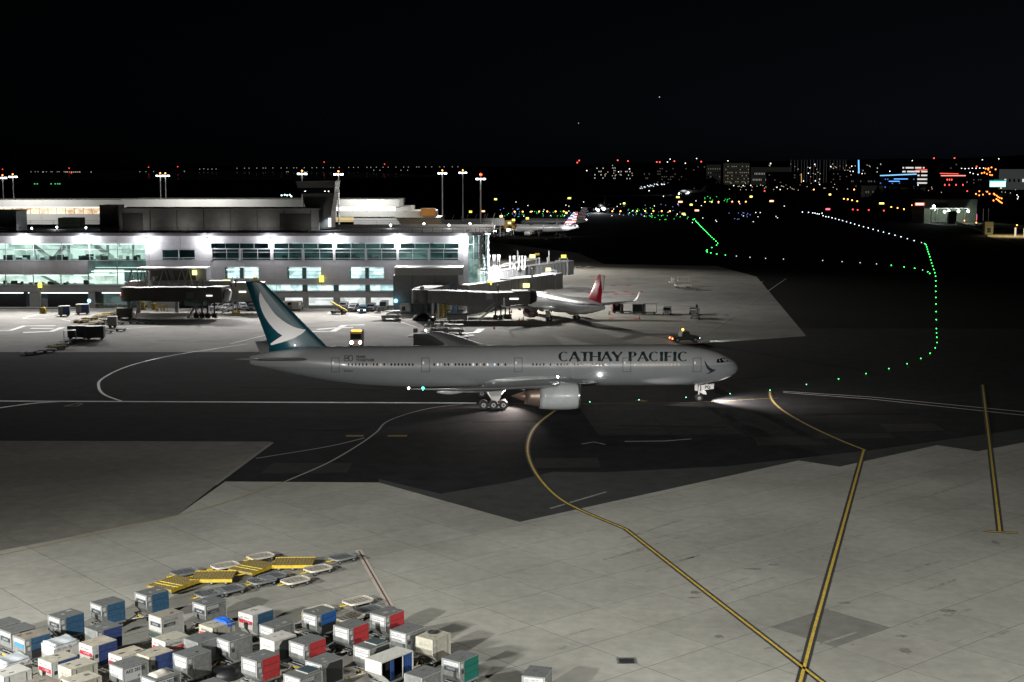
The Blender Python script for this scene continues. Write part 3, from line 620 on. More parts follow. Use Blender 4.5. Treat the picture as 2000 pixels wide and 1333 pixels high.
# ---------------------------------------------------------------- airliners (local frame: nose tip at x=0, body runs to -x, z up from the ground, -y is the right-hand side)
NOSE = [(0.02, .58, .60, .02), (.1, .69, .50, .16), (.3, .83, .41, .42), (.6, .95, .33, .68), (1, 1.1, .24, .98), (1.5, 1.24, .17, 1.25), (2.1, 1.36, .12, 1.5), (2.9, 1.6, .08, 1.85), (3.8, 1.74, .04, 2.2), (4.8, 1.86, .0, 2.52), (6.2, 1.98, -.06, 2.82), (8, 2.06, -.1, 3.0), (10.9, 2.1, -.12, 3.1)]
class Fuse:
    def __init__(s, L, r, zb):        # stations: s, top, bottom, half width; scaled from a wide-body profile of radius 3.1
        k = r / 3.1; s.L = L; s.r = r; s.zb = zb; st = []
        tops = [(0.02, 5.02), (.15, 5.5), (.5, 5.95), (1.0, 6.3), (1.6, 6.68), (2.2, 7.0), (3.2, 7.5), (4.3, 7.82), (5.5, 8.08), (7.8, 8.45), (10.9, 8.65)]
        bots = [(0.02, 4.85), (.15, 4.55), (.5, 4.15), (1.0, 3.85), (1.6, 3.58), (2.2, 3.35), (3.2, 3.05), (4.3, 2.84), (5.5, 2.62), (7.8, 2.47), (10.9, 2.45)]
        hws = [.08, .5, .98, 1.38, 1.72, 1.98, 2.3, 2.56, 2.76, 3.0, 3.1]
        for (a, t), (_, b_), h in zip(tops, bots, hws): st.append((a * k, (t - 2.45) * k + zb, (b_ - 2.45) * k + zb, h * k))
        for a, t, b_, h in [(24, 8.65, 2.45, 3.1), (22, 8.65, 2.5, 3.08), (17, 8.65, 2.78, 3.0), (13, 8.64, 3.25, 2.75), (9, 8.55, 3.95, 2.25), (6, 8.3, 4.6, 1.7), (3.5, 8.0, 5.2, 1.1), (1.5, 7.65, 5.65, .62), (.3, 7.35, 5.95, .36), (0, 7.2, 6.2, .2)]:
            st.append((L - a * k, (t - 2.45) * k + zb, (b_ - 2.45) * k + zb, h * k))
        s.st = st
    def at(s, x):
        st = s.st
        if x <= st[0][0]: return st[0][1:]
        for a, b in zip(st, st[1:]):
            if x <= b[0]:
                t = (x - a[0]) / (b[0] - a[0]); return tuple(a[i] + (b[i] - a[i]) * t for i in (1, 2, 3))
        return st[-1][1:]
    def y(s, x, z):
        t, b, h = s.at(x); c = (t + b) / 2; q = max(0, 1 - ((z - c) / ((t - b) / 2)) ** 2); return h * math.sqrt(q)
def loft(b, rings, smooth=True, caps=True):
    n = len(rings[0]); vs = [v for r in rings for v in r]; fs = []
    for i in range(len(rings) - 1):
        fs += [(i * n + j, (i + 1) * n + j, (i + 1) * n + (j + 1) % n, i * n + (j + 1) % n) for j in range(n)]
    if caps: fs += [tuple(range(n)), tuple(range((len(rings) - 1) * n, len(rings) * n))]
    return b.add(vs, fs, smooth)
AF = [(0, 0), (.03, .42), (.12, .78), (.3, 1), (.6, .78), (1, .05), (1, -.05), (.6, -.5), (.3, -.75), (.12, -.62), (.03, -.35)]   # airfoil
def wing_mesh(b, secs, vertical=False):   # secs: (span, LE, TE, height, half thickness)
    rings = []
    for sp, le, te, z, th in secs:
        if vertical: rings.append([(-(le + (te - le) * u), th * v, z) for u, v in AF])
        else: rings.append([(-(le + (te - le) * u), sp, z + th * v) for u, v in AF])
    return loft(b, rings)
def polymesh(poly, cuts, mapf):
    bm = bmesh.new(); vs = [Vector((p[0], 0, p[1])) for p in poly]
    tri = tessellate_polygon([vs]); bv = [bm.verts.new(v) for v in vs]
    for t in tri:
        try: bm.faces.new([bv[i] for i in t])
        except ValueError: pass
    return cutmap(bm, cuts, mapf)
def cutmap(bm, cuts, mapf):
    for c in cuts: bmesh.ops.bisect_plane(bm, geom=bm.verts[:] + bm.edges[:] + bm.faces[:], plane_co=(0, 0, c), plane_no=(0, 0, 1))
    for v in bm.verts: v.co = mapf(v.co.x, v.co.z)
    return bm
def bm_obj(bm, name, mat, parent):
    me = bpy.data.meshes.new(name); bm.to_mesh(me); bm.free(); me.materials.append(mat)
    o = bpy.data.objects.new(name, me); COL.objects.link(o); o.parent = parent; return o
def paint_two_tone(name, top, low, zsplit):
    m = M(name, top, .32, 0, 0); n = m.node_tree.nodes; l = m.node_tree.links; p = n['Principled BSDF']; p.inputs['Coat Weight'].default_value = .3
    if n.get('ColorRamp'): return m
    tc = n.new('ShaderNodeTexCoord'); sx = n.new('ShaderNodeSeparateXYZ'); l.new(tc.outputs['Object'], sx.inputs[0])
    mt = n.new('ShaderNodeMath'); mt.operation = 'GREATER_THAN'; mt.inputs[1].default_value = zsplit; l.new(sx.outputs['Z'], mt.inputs[0])
    mx = n.new('ShaderNodeMix'); mx.data_type = 'RGBA'; mx.inputs[6].default_value = (*low, 1); mx.inputs[7].default_value = (*top, 1); l.new(mt.outputs[0], mx.inputs[0])
    nz = n.new('ShaderNodeTexNoise'); nz.inputs['Scale'].default_value = .8; nz.inputs['Detail'].default_value = 6; l.new(tc.outputs['Object'], nz.inputs[0])
    rp = n.new('ShaderNodeValToRGB'); rp.color_ramp.elements[0].color = (.88, .88, .88, 1); rp.color_ramp.elements[1].color = (1.05, 1.05, 1.05, 1); l.new(nz.outputs[0], rp.inputs[0])
    m2 = n.new('ShaderNodeMix'); m2.data_type = 'RGBA'; m2.blend_type = 'MULTIPLY'; m2.inputs[0].default_value = 1; l.new(mx.outputs[2], m2.inputs[6]); l.new(rp.outputs[0], m2.inputs[7]); l.new(m2.outputs[2], p.inputs['Base Color'])
    return m
def airliner(t, F, paint, wing, eng, gear_s, gear_y, nose_s, fin, stab, fin_mat, wing_mat, eng_mat, wheels=6, seg=40, winglet=None, track_h=0):
    k = F.r / 3.1
    # fuselage
    xs = sorted(set([a[0] for a in F.st] + [F.st[10][0] + i * (F.L - 24 * k - F.st[10][0]) / 12 for i in range(13)])); rings = []
    for x in xs:
        tp, bt, h = F.at(x); c = (tp + bt) / 2; rz = (tp - bt) / 2
        rings.append([(-x, h * sin(2 * pi * i / seg), c + rz * cos(2 * pi * i / seg)) for i in range(seg)])
    b = MB(); loft(b, rings); f = b.build('fuselage', paint, t)
    # belly fairing
    b = MB(); s0, s1 = wing[0][1] - 2 * k, wing[0][2] + 4 * k; rings = []
    for i in range(11):
        u = i / 10; x = s0 + (s1 - s0) * u; e = max(.02, sin(pi * u)) ** .45; rings.append([(-x, (F.r * 1.02) * e * sin(a), F.zb + F.r * .42 - 0 + (F.r * .52) * e * cos(a)) for a in [2 * pi * q / 20 for q in range(20)]])
    loft(b, rings); b.build('belly_fairing', wing_mat, t)
    for sg in (-1, 1):
        b = MB(); wing_mesh(b, [(sg * y, le, te, z, th) for y, le, te, z, th in wing]); wg = b.build('wing', wing_mat, t)
        # flap track fairings, leading edge slat line, aileron line
        (y0, le0, te0, z0, th0), (y1, le1, te1, z1, th1) = wing[0], wing[-2]
        for q in (.3, .52, .75):
            y = y0 + (y1 - y0) * q; te = None
            for (a, b_) in zip(wing, wing[1:]):
                if a[0] <= y <= b_[0]:
                    u = (y - a[0]) / (b_[0] - a[0]); te = a[2] + (b_[2] - a[2]) * u; z = a[3] + (b_[3] - a[3]) * u; ch = te - (a[1] + (b_[1] - a[1]) * u)
            rings = []
            for i in range(7):
                u = i / 6; rr = (.32 * k) * max(.05, sin(pi * u)) ** .6; rings.append([(-(te - ch * .42 + ch * .62 * u), sg * y + rr * .6 * cos(a), z - .28 * k - .12 * u * k + rr * 1.3 * sin(a)) for a in [2 * pi * j / 8 for j in range(8)]])
            b = MB(); loft(b, rings); b.build('flap_fairing', wing_mat, wg)
        if winglet:
            y, le, te, z, th = wing[-1]; hgt, lean = winglet
            b = MB(); rings = []
            for i in range(6):
                u = i / 5; yy = sg * (y + lean * u ** .7); zz = z + hgt * u ** 1.6; l0 = le + 1.6 * u; t0 = te + .9 * u
                rings.append([(-(l0 + (t0 - l0) * a), yy + sg * -.05 * v, zz + th * v * (1 - u)) for a, v in AF])
            loft(b, rings); b.build('winglet', MATS.get('winglet_white') or M('winglet_white', (.7, .7, .7), .4), t)
        # engine
        if eng:
            ey, es, el, er, ez = eng; n = 32; y = sg * ey
            def ring(x, r): return [(-x, y + r * cos(2 * pi * i / n), ez + r * sin(2 * pi * i / n)) for i in range(n)]
            b = MB(); pr = [(0.0, .86), (.02, .9), (.1, .965), (.3, 1.0), (.6, 1.0), (.85, .96), (1.0, .9), (.98, .86), (.8, .84), (.2, .82), (.02, .83)]
            rings = [ring(es + u * el, v * er) for u, v in pr]; rings.append(rings[0]); loft(b, rings, caps=False); nc = b.build('engine_cowl', eng_mat, t)
            b = MB(); rings = [ring(es - .02 * er + u, v * er) for u, v in ((.0, .86), (-.05, .885), (.0, .915), (.14 * er, .968), (.15 * er, .95))]; loft(b, rings, caps=False); b.build('inlet_lip', M('polished_lip', (.6, .6, .6), .2, .9), nc)
            b = MB(); loft(b, [ring(es + .35 * er, .83 * er), ring(es + .36 * er, .3 * er)], caps=True)
            for q in range(18):
                a = 2 * pi * q / 18; b.bar((-(es + .33 * er), y + .25 * er * cos(a), ez + .25 * er * sin(a)), (-(es + .3 * er), y + .8 * er * cos(a + .25), ez + .8 * er * sin(a + .25)), .02 * er, .14 * er)
            b.build('fan', steel_d, nc)
            b = MB(); b.cyl((-(es + .33 * er), y, ez), (-(es + .02 * er), y, ez), .28 * er, .02, n=16); b.build('spinner', steel_d, nc)
            b = MB(); loft(b, [ring(es + el * .9, .84 * er), ring(es + el * 1.0, .80 * er), ring(es + el * 1.22, .66 * er), ring(es + el * 1.36, .54 * er), ring(es + el * 1.34, .50 * er), ring(es + el * 1.0, .5 * er)], caps=False); b.build('core_nozzle', M('warm_titanium', (.30, .235, .19), .4, .6, 2, .2), nc)
            b = MB(); loft(b, [ring(es + el * 1.0, .42 * er), ring(es + el * 1.36, .36 * er), ring(es + el * 1.7, .03 * er)]); b.build('exhaust_plug', M('brown_plug', (.22, .15, .11), .45, .5), nc)
            zt = 0
            for (a, b_) in zip(wing, wing[1:]):
                if a[0] <= ey <= b_[0]: u = (ey - a[0]) / (b_[0] - a[0]); zt = a[3] + (b_[3] - a[3]) * u; le = a[1] + (b_[1] - a[1]) * u
            pw = .16 * er
            b = MB(); b.prism([(-(es + el * .3), ez + er * .95), (-(es + el * .55), zt + .1), (-(le + 2.2 * k), zt + .1), (-(es + el * 1.75), zt - .25 * k), (-(es + el * 1.35), ez + er * .45), (-(es + el * 1.0), ez + er * .55)], y - pw, y + pw); b.build('engine_pylon', M('pylon_white', (.55, .55, .54), .4), nc)
        # stabiliser
        b = MB(); wing_mesh(b, [(sg * y_, le, te, z, th) for y_, le, te, z, th in stab]); b.build('stabiliser', wing_mat, t)
        # main gear
        g = MB(); wr = (.66 if wheels == 6 else .56) * (k if k > .8 else .85); y = sg * gear_y
        g.cyl((-gear_s, y, wr), (-gear_s + .05, y * .97, F.zb + F.r * .5), .2 * k + .05, n=10); g.bar((-gear_s, y, wr * 1.6), (-gear_s + 2.2 * k, y * .7, F.zb + .5), .14); g.bar((-gear_s, y, wr * 1.6), (-gear_s - 1.6 * k, y * .9, F.zb + 1), .12)
        g.bar((-gear_s - (1.45 if wheels == 6 else .4), y, wr), (-gear_s + (1.45 if wheels == 6 else .4), y, wr), .28)
        gr = g.build('gear_leg', M('gear_white', (.55, .55, .55), .45), t)
        for ax in ((-1.45, 0, 1.45) if wheels == 6 else (0,)):
            for dy in (-.55, .55):
                wh = MB().cyl((-gear_s + ax, y + dy * (1 if wheels == 6 else .8) - .24, wr), (-gear_s + ax, y + dy * (1 if wheels == 6 else .8) + .24, wr), wr, n=20).build('wheel', rubber, gr, bevel=0)
                wh['kind'] = 'part' if False else ''; del wh['kind']
                yy = y + dy * (1 if wheels == 6 else .8)
                MB().cyl((-gear_s + ax, yy - .255, wr), (-gear_s + ax, yy + .255, wr), wr * .5, n=14).build('rim', steel, gr)
                MB().cyl((-gear_s + ax, yy - .265, wr), (-gear_s + ax, yy + .265, wr), wr * .2, n=10).build('hub', rubber, gr)
        MB().prism([(-gear_s + 1.7 * k, F.zb + F.r * .35), (-gear_s - 1.2 * k, F.zb + F.r * .25), (-gear_s + .0 * k, 1.9 * wr), (-gear_s + .8 * k, 1.85 * wr)], y + sg * .35, y + sg * .41).build('gear_door', M('gear_door_white', (.6, .6, .59), .4), t)
    # fin
    b = MB(); wing_mesh(b, [(0, le, te, z, th) for z, le, te, th in fin], True); b.build('fin', fin_mat, t)
    # nose gear
    wr = .53 * (k if k > .8 else .75); g = MB(); g.cyl((-nose_s, 0, wr), (-nose_s + .1, 0, F.zb + .5), .14, n=10); g.bar((-nose_s, -.45, wr), (-nose_s, .45, wr), .12); g.bar((-nose_s, 0, wr * 2), (-nose_s + 1.3 * k, 0, F.zb + .3), .1)
    gr = g.build('nose_gear_leg', MATS['gear_white'], t)
    for dy in (-.32, .32):
        MB().cyl((-nose_s, dy - .17, wr), (-nose_s, dy + .17, wr), wr, n=18).build('wheel', rubber, gr)
        MB().cyl((-nose_s, dy - .185, wr), (-nose_s, dy + .185, wr), wr * .5, n=12).build('rim', steel, gr)
    return f
def frame_loop(F, s0, s1, z0, z1, wd, off=.02, side=-1):
    def q(a, b, c, d):   # rectangle between s a..b, z c..d following the skin
        n = 6; vs = []
        for i in range(n + 1):
            z = c + (d - c) * i / n
            for s_ in (a, b): vs.append((-s_, side * (F.y(s_, z) + off), z))
        return vs, [(2 * i, 2 * i + 1, 2 * i + 3, 2 * i + 2) for i in range(n)]
    b = MB()
    for r in ((s0, s0 + wd, z0, z1), (s1 - wd, s1, z0, z1), (s0 + wd, s1 - wd, z0, z0 + wd), (s0 + wd, s1 - wd, z1 - wd, z1)): b.add(*q(*r))
    return b
# ---- the long wide-body in front
NOSE_POS = Vector((34.1, 212.6, 0)); YAW = R(2.6)
F7 = Fuse(73.1, 3.1, 2.45)
big = thing('wide_body_airliner', 'long pale wide-body jet with teal tail taxiing in front of the terminal', 'airplane', NOSE_POS, YAW)
INV = (Matrix.Translation(NOSE_POS) @ Matrix.Rotation(YAW, 4, 'Z')).inverted()
CAM0 = INV @ Vector((0, 0, EYE))
def side_px(px, py, yl=-3.0, surf=True):     # photograph pixel -> (s, z) on the right-hand skin
    u = px - 1000; v = 666.5 - py
    d = INV.to_3x3() @ Vector((u, FPX * CT + v * ST, v * CT - FPX * ST))
    for _ in range(5):
        t = (yl - CAM0.y) / d.y; p = CAM0 + d * t
        if not surf: break
        yl = -F7.y(-p.x, p.z)
    return (-p.x, p.z)
paint7 = paint_two_tone('pale_livery_paint', (.34, .347, .355), (.255, .275, .285), side_px(1000, 717)[1])
teal = M('deep_teal_paint', (.005, .065, .09), .35, 0, 1.2, .2, coat=.3)
wing7 = [(2.6, 21.5, 38.2, 3.3, .75), (9.6, 26.9, 38.2, 4.05, .55), (20, 34.9, 42.3, 5.3, .33), (29.3, 41.8, 46.2, 6.6, .2), (31.2, 44.2, 47.6, 6.95, .13), (32.4, 47.2, 48.6, 7.2, .05)]
wg7 = M('wing_grey_paint', (.40, .42, .43), .3, .1, 1.5, .15)
fp = [side_px(x, y, -.2, False) for x, y in ((655, 675), (634, 671), (512, 550), (480, 549), (528, 684))]
fin7 = [(7.6, fp[0][0] - .6, fp[4][0] + .2, .42), (8.75, fp[1][0] - .2, fp[4][0] + .2, .36), (fp[2][1], fp[2][0], fp[3][0], .12)]
zt = fp[2][1]
a_, b_ = fin7[1], fin7[2]
fin7 = [fin7[0], fin7[1], (zt - .25, fin7[2][1] - .25, fin7[2][2], .13), (zt, fin7[2][1] + .5, fin7[2][2], .1)]
stab7 = [(0.6, 63.3, 71.2, 6.75, .38), (10.0, 70.3, 73.6, 8.15, .12), (10.75, 71.6, 73.9, 8.25, .07)]
airliner(big, F7, paint7, wing7, (9.6, 24.9, 5.75, 2.0, 2.5), 37.1, 5.5, 5.9, fin7, stab7, teal, wg7, M('engine_pale_paint', (.48, .50, .51), .3, 0, 1.5, .12, coat=.3), 6, 56)
def decal7(poly_px, mat, name, off=.02):
    pts = [side_px(x, y) for x, y in poly_px]; zs = [p[1] for p in pts]
    cuts = [min(zs) + i * .12 for i in range(1, int((max(zs) - min(zs)) / .12) + 1)]
    return bm_obj(polymesh(pts, cuts, lambda s, z: Vector((-s, -(F7.y(s, z) + off), z))), name, mat, big)
def finpoly(pp, mat, name, off):
    pts = [side_px(x, y, -.4, False) for x, y in pp]
    def fy(s, z):
        return -(.43 - (z - 8) * .03 + off)
    bm = polymesh(pts, [], lambda s, z: Vector((-s, fy(s, z), z))); return bm_obj(bm, name, mat, big)
K = 4.937; lw = lambda L: [(450 + x / K, 530 + y / K) for x, y in L]
wing_shape = [(284, 200), (276, 230), (275, 270), (284, 330), (305, 390), (335, 450), (372, 505), (412, 552), (455, 592), (500, 621), (442, 660), (385, 700), (392, 716), (440, 702), (500, 686), (560, 666), (620, 643), (675, 613), (712, 585), (728, 563), (700, 562), (650, 551), (600, 533), (545, 505), (500, 474), (462, 445), (432, 418), (408, 388), (384, 356), (362, 322), (340, 292), (318, 258), (300, 226)]
wm = M('brush_wing_white', (.72, .70, .69), .4)
finpoly(lw(wing_shape), wm, 'brush_wing_emblem', .0)
tl = M('deep_teal_stroke', (.006, .082, .105), .35)
for i in range(0):      # feather slits between the brush strokes
    x0, y0 = 290 + i * 9, 236 + i * 20; x1, y1 = 330 + i * 22, 372 + i * 27
    finpoly(lw([(x0, y0), (x0 + 3, y0), ((x0 + x1) / 2 + 1, (y0 + y1) / 2 + 12), (x1 + 3, y1), (x1 - 1, y1 + 3), ((x0 + x1) / 2 - 4, (y0 + y1) / 2 + 13)]), tl, 'feather_gap', .012)
dk = M('dark_green_lettering', (.008, .02, .022), .5)
decal7([(1080 + x / 5, 640 + y / 5) for x, y in [(1478, 318), (1484, 350), (1495, 385), (1512, 410), (1536, 430), (1488, 458), (1530, 448), (1568, 430), (1592, 413), (1560, 408), (1532, 392), (1508, 366), (1490, 338)]], dk, 'nose_emblem')
# flared capital lettering, built stroke by stroke (unit cap height)
def S(x0, y0, x1, y1, w0, w1=None):   # slightly flared stroke
    w1 = w1 or w0; dx, dy = x1 - x0, y1 - y0; L = math.hypot(dx, dy); nx, ny = -dy / L, dx / L; f = 1.35
    mx, my = (x0 + x1) / 2, (y0 + y1) / 2; wm_ = (w0 + w1) / 2 * .92
    return [(x0 + nx * w0 * f / 2, y0 + ny * w0 * f / 2), (mx + nx * wm_ / 2, my + ny * wm_ / 2), (x1 + nx * w1 * f / 2, y1 + ny * w1 * f / 2), (x1 - nx * w1 * f / 2, y1 - ny * w1 * f / 2), (mx - nx * wm_ / 2, my - ny * wm_ / 2), (x0 - nx * w0 * f / 2, y0 - ny * w0 * f / 2)]
def ARC(cx, cy_, rx, ry, a0, a1, w0, w1, n=14):
    o = []; i_ = []
    for k in range(n + 1):
        a = R(a0 + (a1 - a0) * k / n); wv = w0 + (w1 - w0) * abs(sin((a - R(90)))) ** 1.2
        o.append((cx + (rx) * cos(a), cy_ + ry * sin(a))); i_.append((cx + (rx - wv) * cos(a), cy_ + (ry - wv * .55) * sin(a)))
    return o + i_[::-1]
T, t_ = .23, .13
GL = {'C': (.92, [ARC(.5, .5, .48, .52, 48, 312, t_, T)]), 'A': (.95, [S(.06, 0, .48, 1, t_), S(.44, 1, .88, 0, T), S(.2, .33, .7, .33, .075)]), 'T': (.82, [S(.42, 0, .42, .93, T), S(.04, .95, .8, .95, .09)]),
      'H': (.98, [S(.14, 0, .14, 1, T), S(.84, 0, .84, 1, T), S(.2, .5, .8, .5, .08)]), 'Y': (.88, [S(.44, 0, .44, .48, T), S(.05, 1, .44, .44, T), S(.84, 1, .47, .44, t_)]),
      'P': (.78, [S(.16, 0, .16, 1, T), ARC(.36, .74, .36, .27, -92, 92, .07, T), S(.16, .97, .38, .97, .07), S(.16, .49, .38, .49, .07)]),
      'I': (.42, [S(.2, 0, .2, 1, T)]), 'F': (.72, [S(.16, 0, .16, 1, T), S(.16, .95, .66, .95, .09), S(.16, .5, .6, .5, .08)]), ' ': (.5, [])}
def word7(txt, px0, px1, pyb, pyt):
    tot = sum(GL[c][0] for c in txt); x = 0
    for c in txt:
        wd, polys = GL[c]
        if polys:
            bm = bmesh.new()
            for pl in polys:
                pts = [side_px(px0 + (x + a) / tot * (px1 - px0), pyb + (pyt - pyb) * b) for a, b in pl]
                vs = [Vector((p[0], 0, p[1])) for p in pts]; bv = [bm.verts.new(v) for v in vs]
                for tr in tessellate_polygon([vs]):
                    try: bm.faces.new([bv[i] for i in tr])
                    except ValueError: pass
            zs = [v.co.z for v in bm.verts]; cuts = [min(zs) + i * .12 for i in range(1, int((max(zs) - min(zs)) / .12) + 1)]
            bm_obj(cutmap(bm, cuts, lambda s, z: Vector((-s, -(F7.y(s, z) + .02), z))), 'letter', dk, big)
        x += wd
word7('CATHAY PACIFIC', 1090, 1344, 706, 687.5)
def ftext(txt, px0, pyb, hpx, mat, bold=0, stretch=None):
    me = text_mesh(txt, 1.0, bold); xs = [v.co.x for v in me.vertices]; ys = [v.co.y for v in me.vertices]; H = .69; wdt = max(xs)
    k = hpx / H; kx = (stretch / wdt) if stretch else k
    bm = bmesh.new(); bm.from_mesh(me); 
    for v in bm.verts:
        s, z = side_px(px0 + v.co.x * kx, pyb - v.co.y * k); v.co = (-s, -(F7.y(s, z) + .025), z)
    return bm_obj(bm, 'lettering', mat, big)
gk = M('charcoal_lettering', (.012, .016, .018), .5)
decal_ring = lambda cx, cy_, rx, ry, w_: [(cx + rx * cos(a), cy_ + ry * sin(a)) for a in [2 * pi * i / 20 for i in range(21)]] + [(cx + (rx - w_) * cos(a), cy_ + (ry - w_) * sin(a)) for a in [2 * pi * i / 20 for i in range(20, -1, -1)]]
decal7(decal_ring(676.5, 697.3, 4.6, 3.0, 1.2), gk, 'numeral_eight_top'); decal7(decal_ring(676.5, 703, 5.4, 3.4, 1.2), gk, 'numeral_eight_bottom', .022); decal7(decal_ring(685, 700, 4.6, 6.2, 1.2), gk, 'numeral_zero', .024)
ftext('YEARS', 695, 699.6, 4.6, gk, .03); ftext('TOGETHER', 695, 706.2, 4.9, gk, .03, 37); ftext('B-KQU', 671.5, 726.5, 3.2, gk, .02, 18)
# doors
dlin = M('door_outline', (.05, .06, .06), .6)
for x in (655, 831, 1012, 1224, 1361):
    s0, zt_ = side_px(x + 8, 699); s1, zb_ = side_px(x - 8, 727)
    d = frame_loop(F7, s0, s1, zb_, zt_, .07).build('door', dlin, big)
    z = (zt_ + zb_) / 2 + .15; s = (s0 + s1) / 2 + .2
    b = MB(); b.add([(-s, -(F7.y(s, z) + .03), z), (-s - .22, -(F7.y(s, z) + .03), z), (-s - .22, -(F7.y(s, z + .3) + .03), z + .34), (-s, -(F7.y(s, z + .3) + .03), z + .34)], [(0, 1, 2, 3)]); b.build('door_window', EM('window_glow_soft', (1, .92, .8), .5), d)
# cabin windows
lit = [EM('cabin_glow_white', (.9, .95, 1), .8), EM('cabin_glow_warm', (1, .82, .6), .4), EM('cabin_glow_blue', (.5, .7, 1), .3), EM('cabin_glow_pink', (1, .45, .45), .2)]; wdk = M('dark_window', (.012, .014, .018), .15)
rr = random.Random(11)
ranges = [((681, 812), .28), ((848, 990), .45), ((1041, 1062), 0), ((1075, 1104), .2), ((1108, 1196), .7), ((1240, 1244), .5), ((1256, 1328), .9)]
for (a, b2), pl in ranges:
    x = a
    while x < b2:
        s, z = side_px(x, 712.4); r1, r2 = .14, .2
        vs = [(-s - r1 * cos(2 * pi * i / 8), -(F7.y(s, z + r2 * sin(2 * pi * i / 8)) + .02), z + r2 * sin(2 * pi * i / 8)) for i in range(8)]
        mat = wdk
        if rr.random() < pl:
            mat = rr.choice(lit[:2] if x > 1200 else (lit if x > 840 else [lit[0], lit[1], lit[3]]))
            if x > 1235: mat = lit[1]
        MB().add(vs, [tuple(range(8))]).build('window', mat, big, fix=False); x += 6.95
# cockpit glazing
def skin_patch(pts, mat, name, side=-1, off=.025):
    b = MB(); b.add([(-s, side * (F7.y(s, z) + off), z) for s, z in pts], [tuple(range(len(pts)))]); return b.build(name, mat, big)
for sd in (-1, 1):
    for q in ([(1.75, 6.2), (2.35, 6.15), (2.55, 6.75), (2.1, 6.72)], [(2.42, 6.15), (3.1, 6.1), (3.2, 6.7), (2.62, 6.75)], [(3.17, 6.12), (3.75, 6.15), (3.6, 6.65), (3.27, 6.7)], [(1.3, 6.05), (1.7, 6.2), (2.02, 6.66), (1.66, 6.55)]): skin_patch(q, wdk, 'cockpit_window', sd)
# nose gear doors
dr = MB().prism([(-5.7, 2.55), (-3.7, 2.75), (-3.75, 1.95), (-5.6, 1.7)], -.55, -.5).build('nose_gear_door', MATS['gear_door_white'], big)
me_ = text_mesh('PQ', .62, .02); me_.materials.append(ink); o_ = bpy.data.objects.new('lettering', me_); COL.objects.link(o_); o_.parent = dr; o_.location = (-5.1, -.56, 2.0); o_.rotation_euler = (pi / 2, 0, 0)
MB().prism([(-6.6, 2.6), (-6.15, 2.6), (-6.15, 1.6), (-6.6, 1.7)], -.42, -.38).build('nose_gear_door', MATS['gear_door_white'], big)
MB().prism([(-5.9, 1.5), (-5.2, 1.75), (-4.9, 1.5), (-4.75, 1.05), (-5.3, 1.1)], -.25, .25).build('taxi_light_bracket', M('bright_white_metal', (.75, .75, .75), .4), big)
def glow(parent, loc, r, col, s, name='light_lens'): return MB().ball(loc, r, 10, 6).build(name, EM('lens_%s_%s' % (name, '_'.join('%.1f' % c for c in col) + '_%d' % s), col, s), parent)
s, z = side_px(1172, 733); glow(big, (-s, -(F7.y(s, z) + .1), z), .2, (1, .97, .95), 30, 'landing_light')
s, z = side_px(1089, 736, -9, False); glow(big, (-s, -9.2, z), .16, (1, .97, .95), 30, 'wing_light')
glow(big, (-46.9, -31.4, 7.1), .2, (.05, .9, .5), 12, 'green_tip_light'); glow(big, (-48.7, -32.3, 7.3), .15, (1, 1, 1), 12, 'white_tip_light'); glow(big, (-47.5, 32.2, 7.3), .13, (1, 1, 1), 20, 'white_tip_light')
glow(big, (-72.9, 0, 6.9), .1, (1, 1, 1), 10, 'tail_light'); glow(big, (-5.2, -.3, 1.9), .1, (1, 1, 1), 25, 'taxi_light')
MW = Matrix.Translation(NOSE_POS) @ Matrix.Rotation(YAW, 4, 'Z')
lamp('SPOT', MW @ Vector((-4.7, 0, 1.6)), 42000, (1, .88, .83), MW @ Vector((6, -.8, 0)), .2, 118, 1)
lamp('SPOT', MW @ Vector((-21, -3.6, 3.4)), 45000, (1, .9, .86), MW @ Vector((4.5, -2.5, 0)), .15, 26, 1)
lamp('SPOT', MW @ Vector((-33.8, -4.0, 2.5)), 9000, (1, .86, .8), MW @ Vector((-38.5, -8.5, 0)), .3, 140, .9)
s, z = side_px(1172, 733); lamp('POINT', MW @ Vector((-s, -(F7.y(s, z) + .55), z)), 22, (1, .95, .93), None, .2)
lamp('POINT', MW @ Vector((-46.6, -31.7, 7.0)), 40, (.05, 1, .5), None, .1)
# ---- the red-tailed narrow-body at the gate
silv = M('silver_white_paint', (.58, .59, .60), .3, .1, 1.5, .12, coat=.4); redm = M('crimson_tail_paint', (.62, .012, .04), .35)
def narrow(name, label, px, py, heading, fin_mat, scale=1.0, lod=28, dx=0):
    # px,py: ground point midway between the main wheels
    g = G(px, py); F = Fuse(37.6 * scale, 1.98 * scale, 1.9); k = scale
    gs = 18.6 * k; h = R(heading)
    org = Vector((g[0], g[1], 0)) + Vector((cos(h), sin(h), 0)) * gs
    t = thing(name, label, 'airplane', org, h)
    wg = [(1.6, 12.6 * k, 19.6 * k, 2.5, .42), (5.8 * k, 15.0 * k, 19.9 * k, 2.9, .3), (16.4 * k, 21.3 * k, 22.9 * k, 4.0, .12), (16.9 * k, 21.8 * k, 23.1 * k, 4.05, .09)]
    fin = [(5.4, 29.5 * k, 36.0 * k, .22), (6.2, 30.4 * k, 36.0 * k, .2), (11.7 * k, 34.7 * k, 37.3 * k, .08)]
    st = [(.5, 32.2 * k, 36.0 * k, 5.0, .2), (6.2 * k, 35.4 * k, 37.4 * k, 5.5, .07)]
    airliner(t, F, silv, wg, (5.75 * k, 11.6 * k, 3.3 * k, 1.12 * k, 1.55), gs, 3.6 * k, 5.0 * k, fin, st, fin_mat, wg7, M('dark_red_cowl', (.10, .012, .015), .35) if 'crimson' in label else silv, 2, lod, winglet=(2.3, .8))
    MWt = Matrix.Translation(org) @ Matrix.Rotation(h, 4, 'Z')
    return t, F, MWt, wg
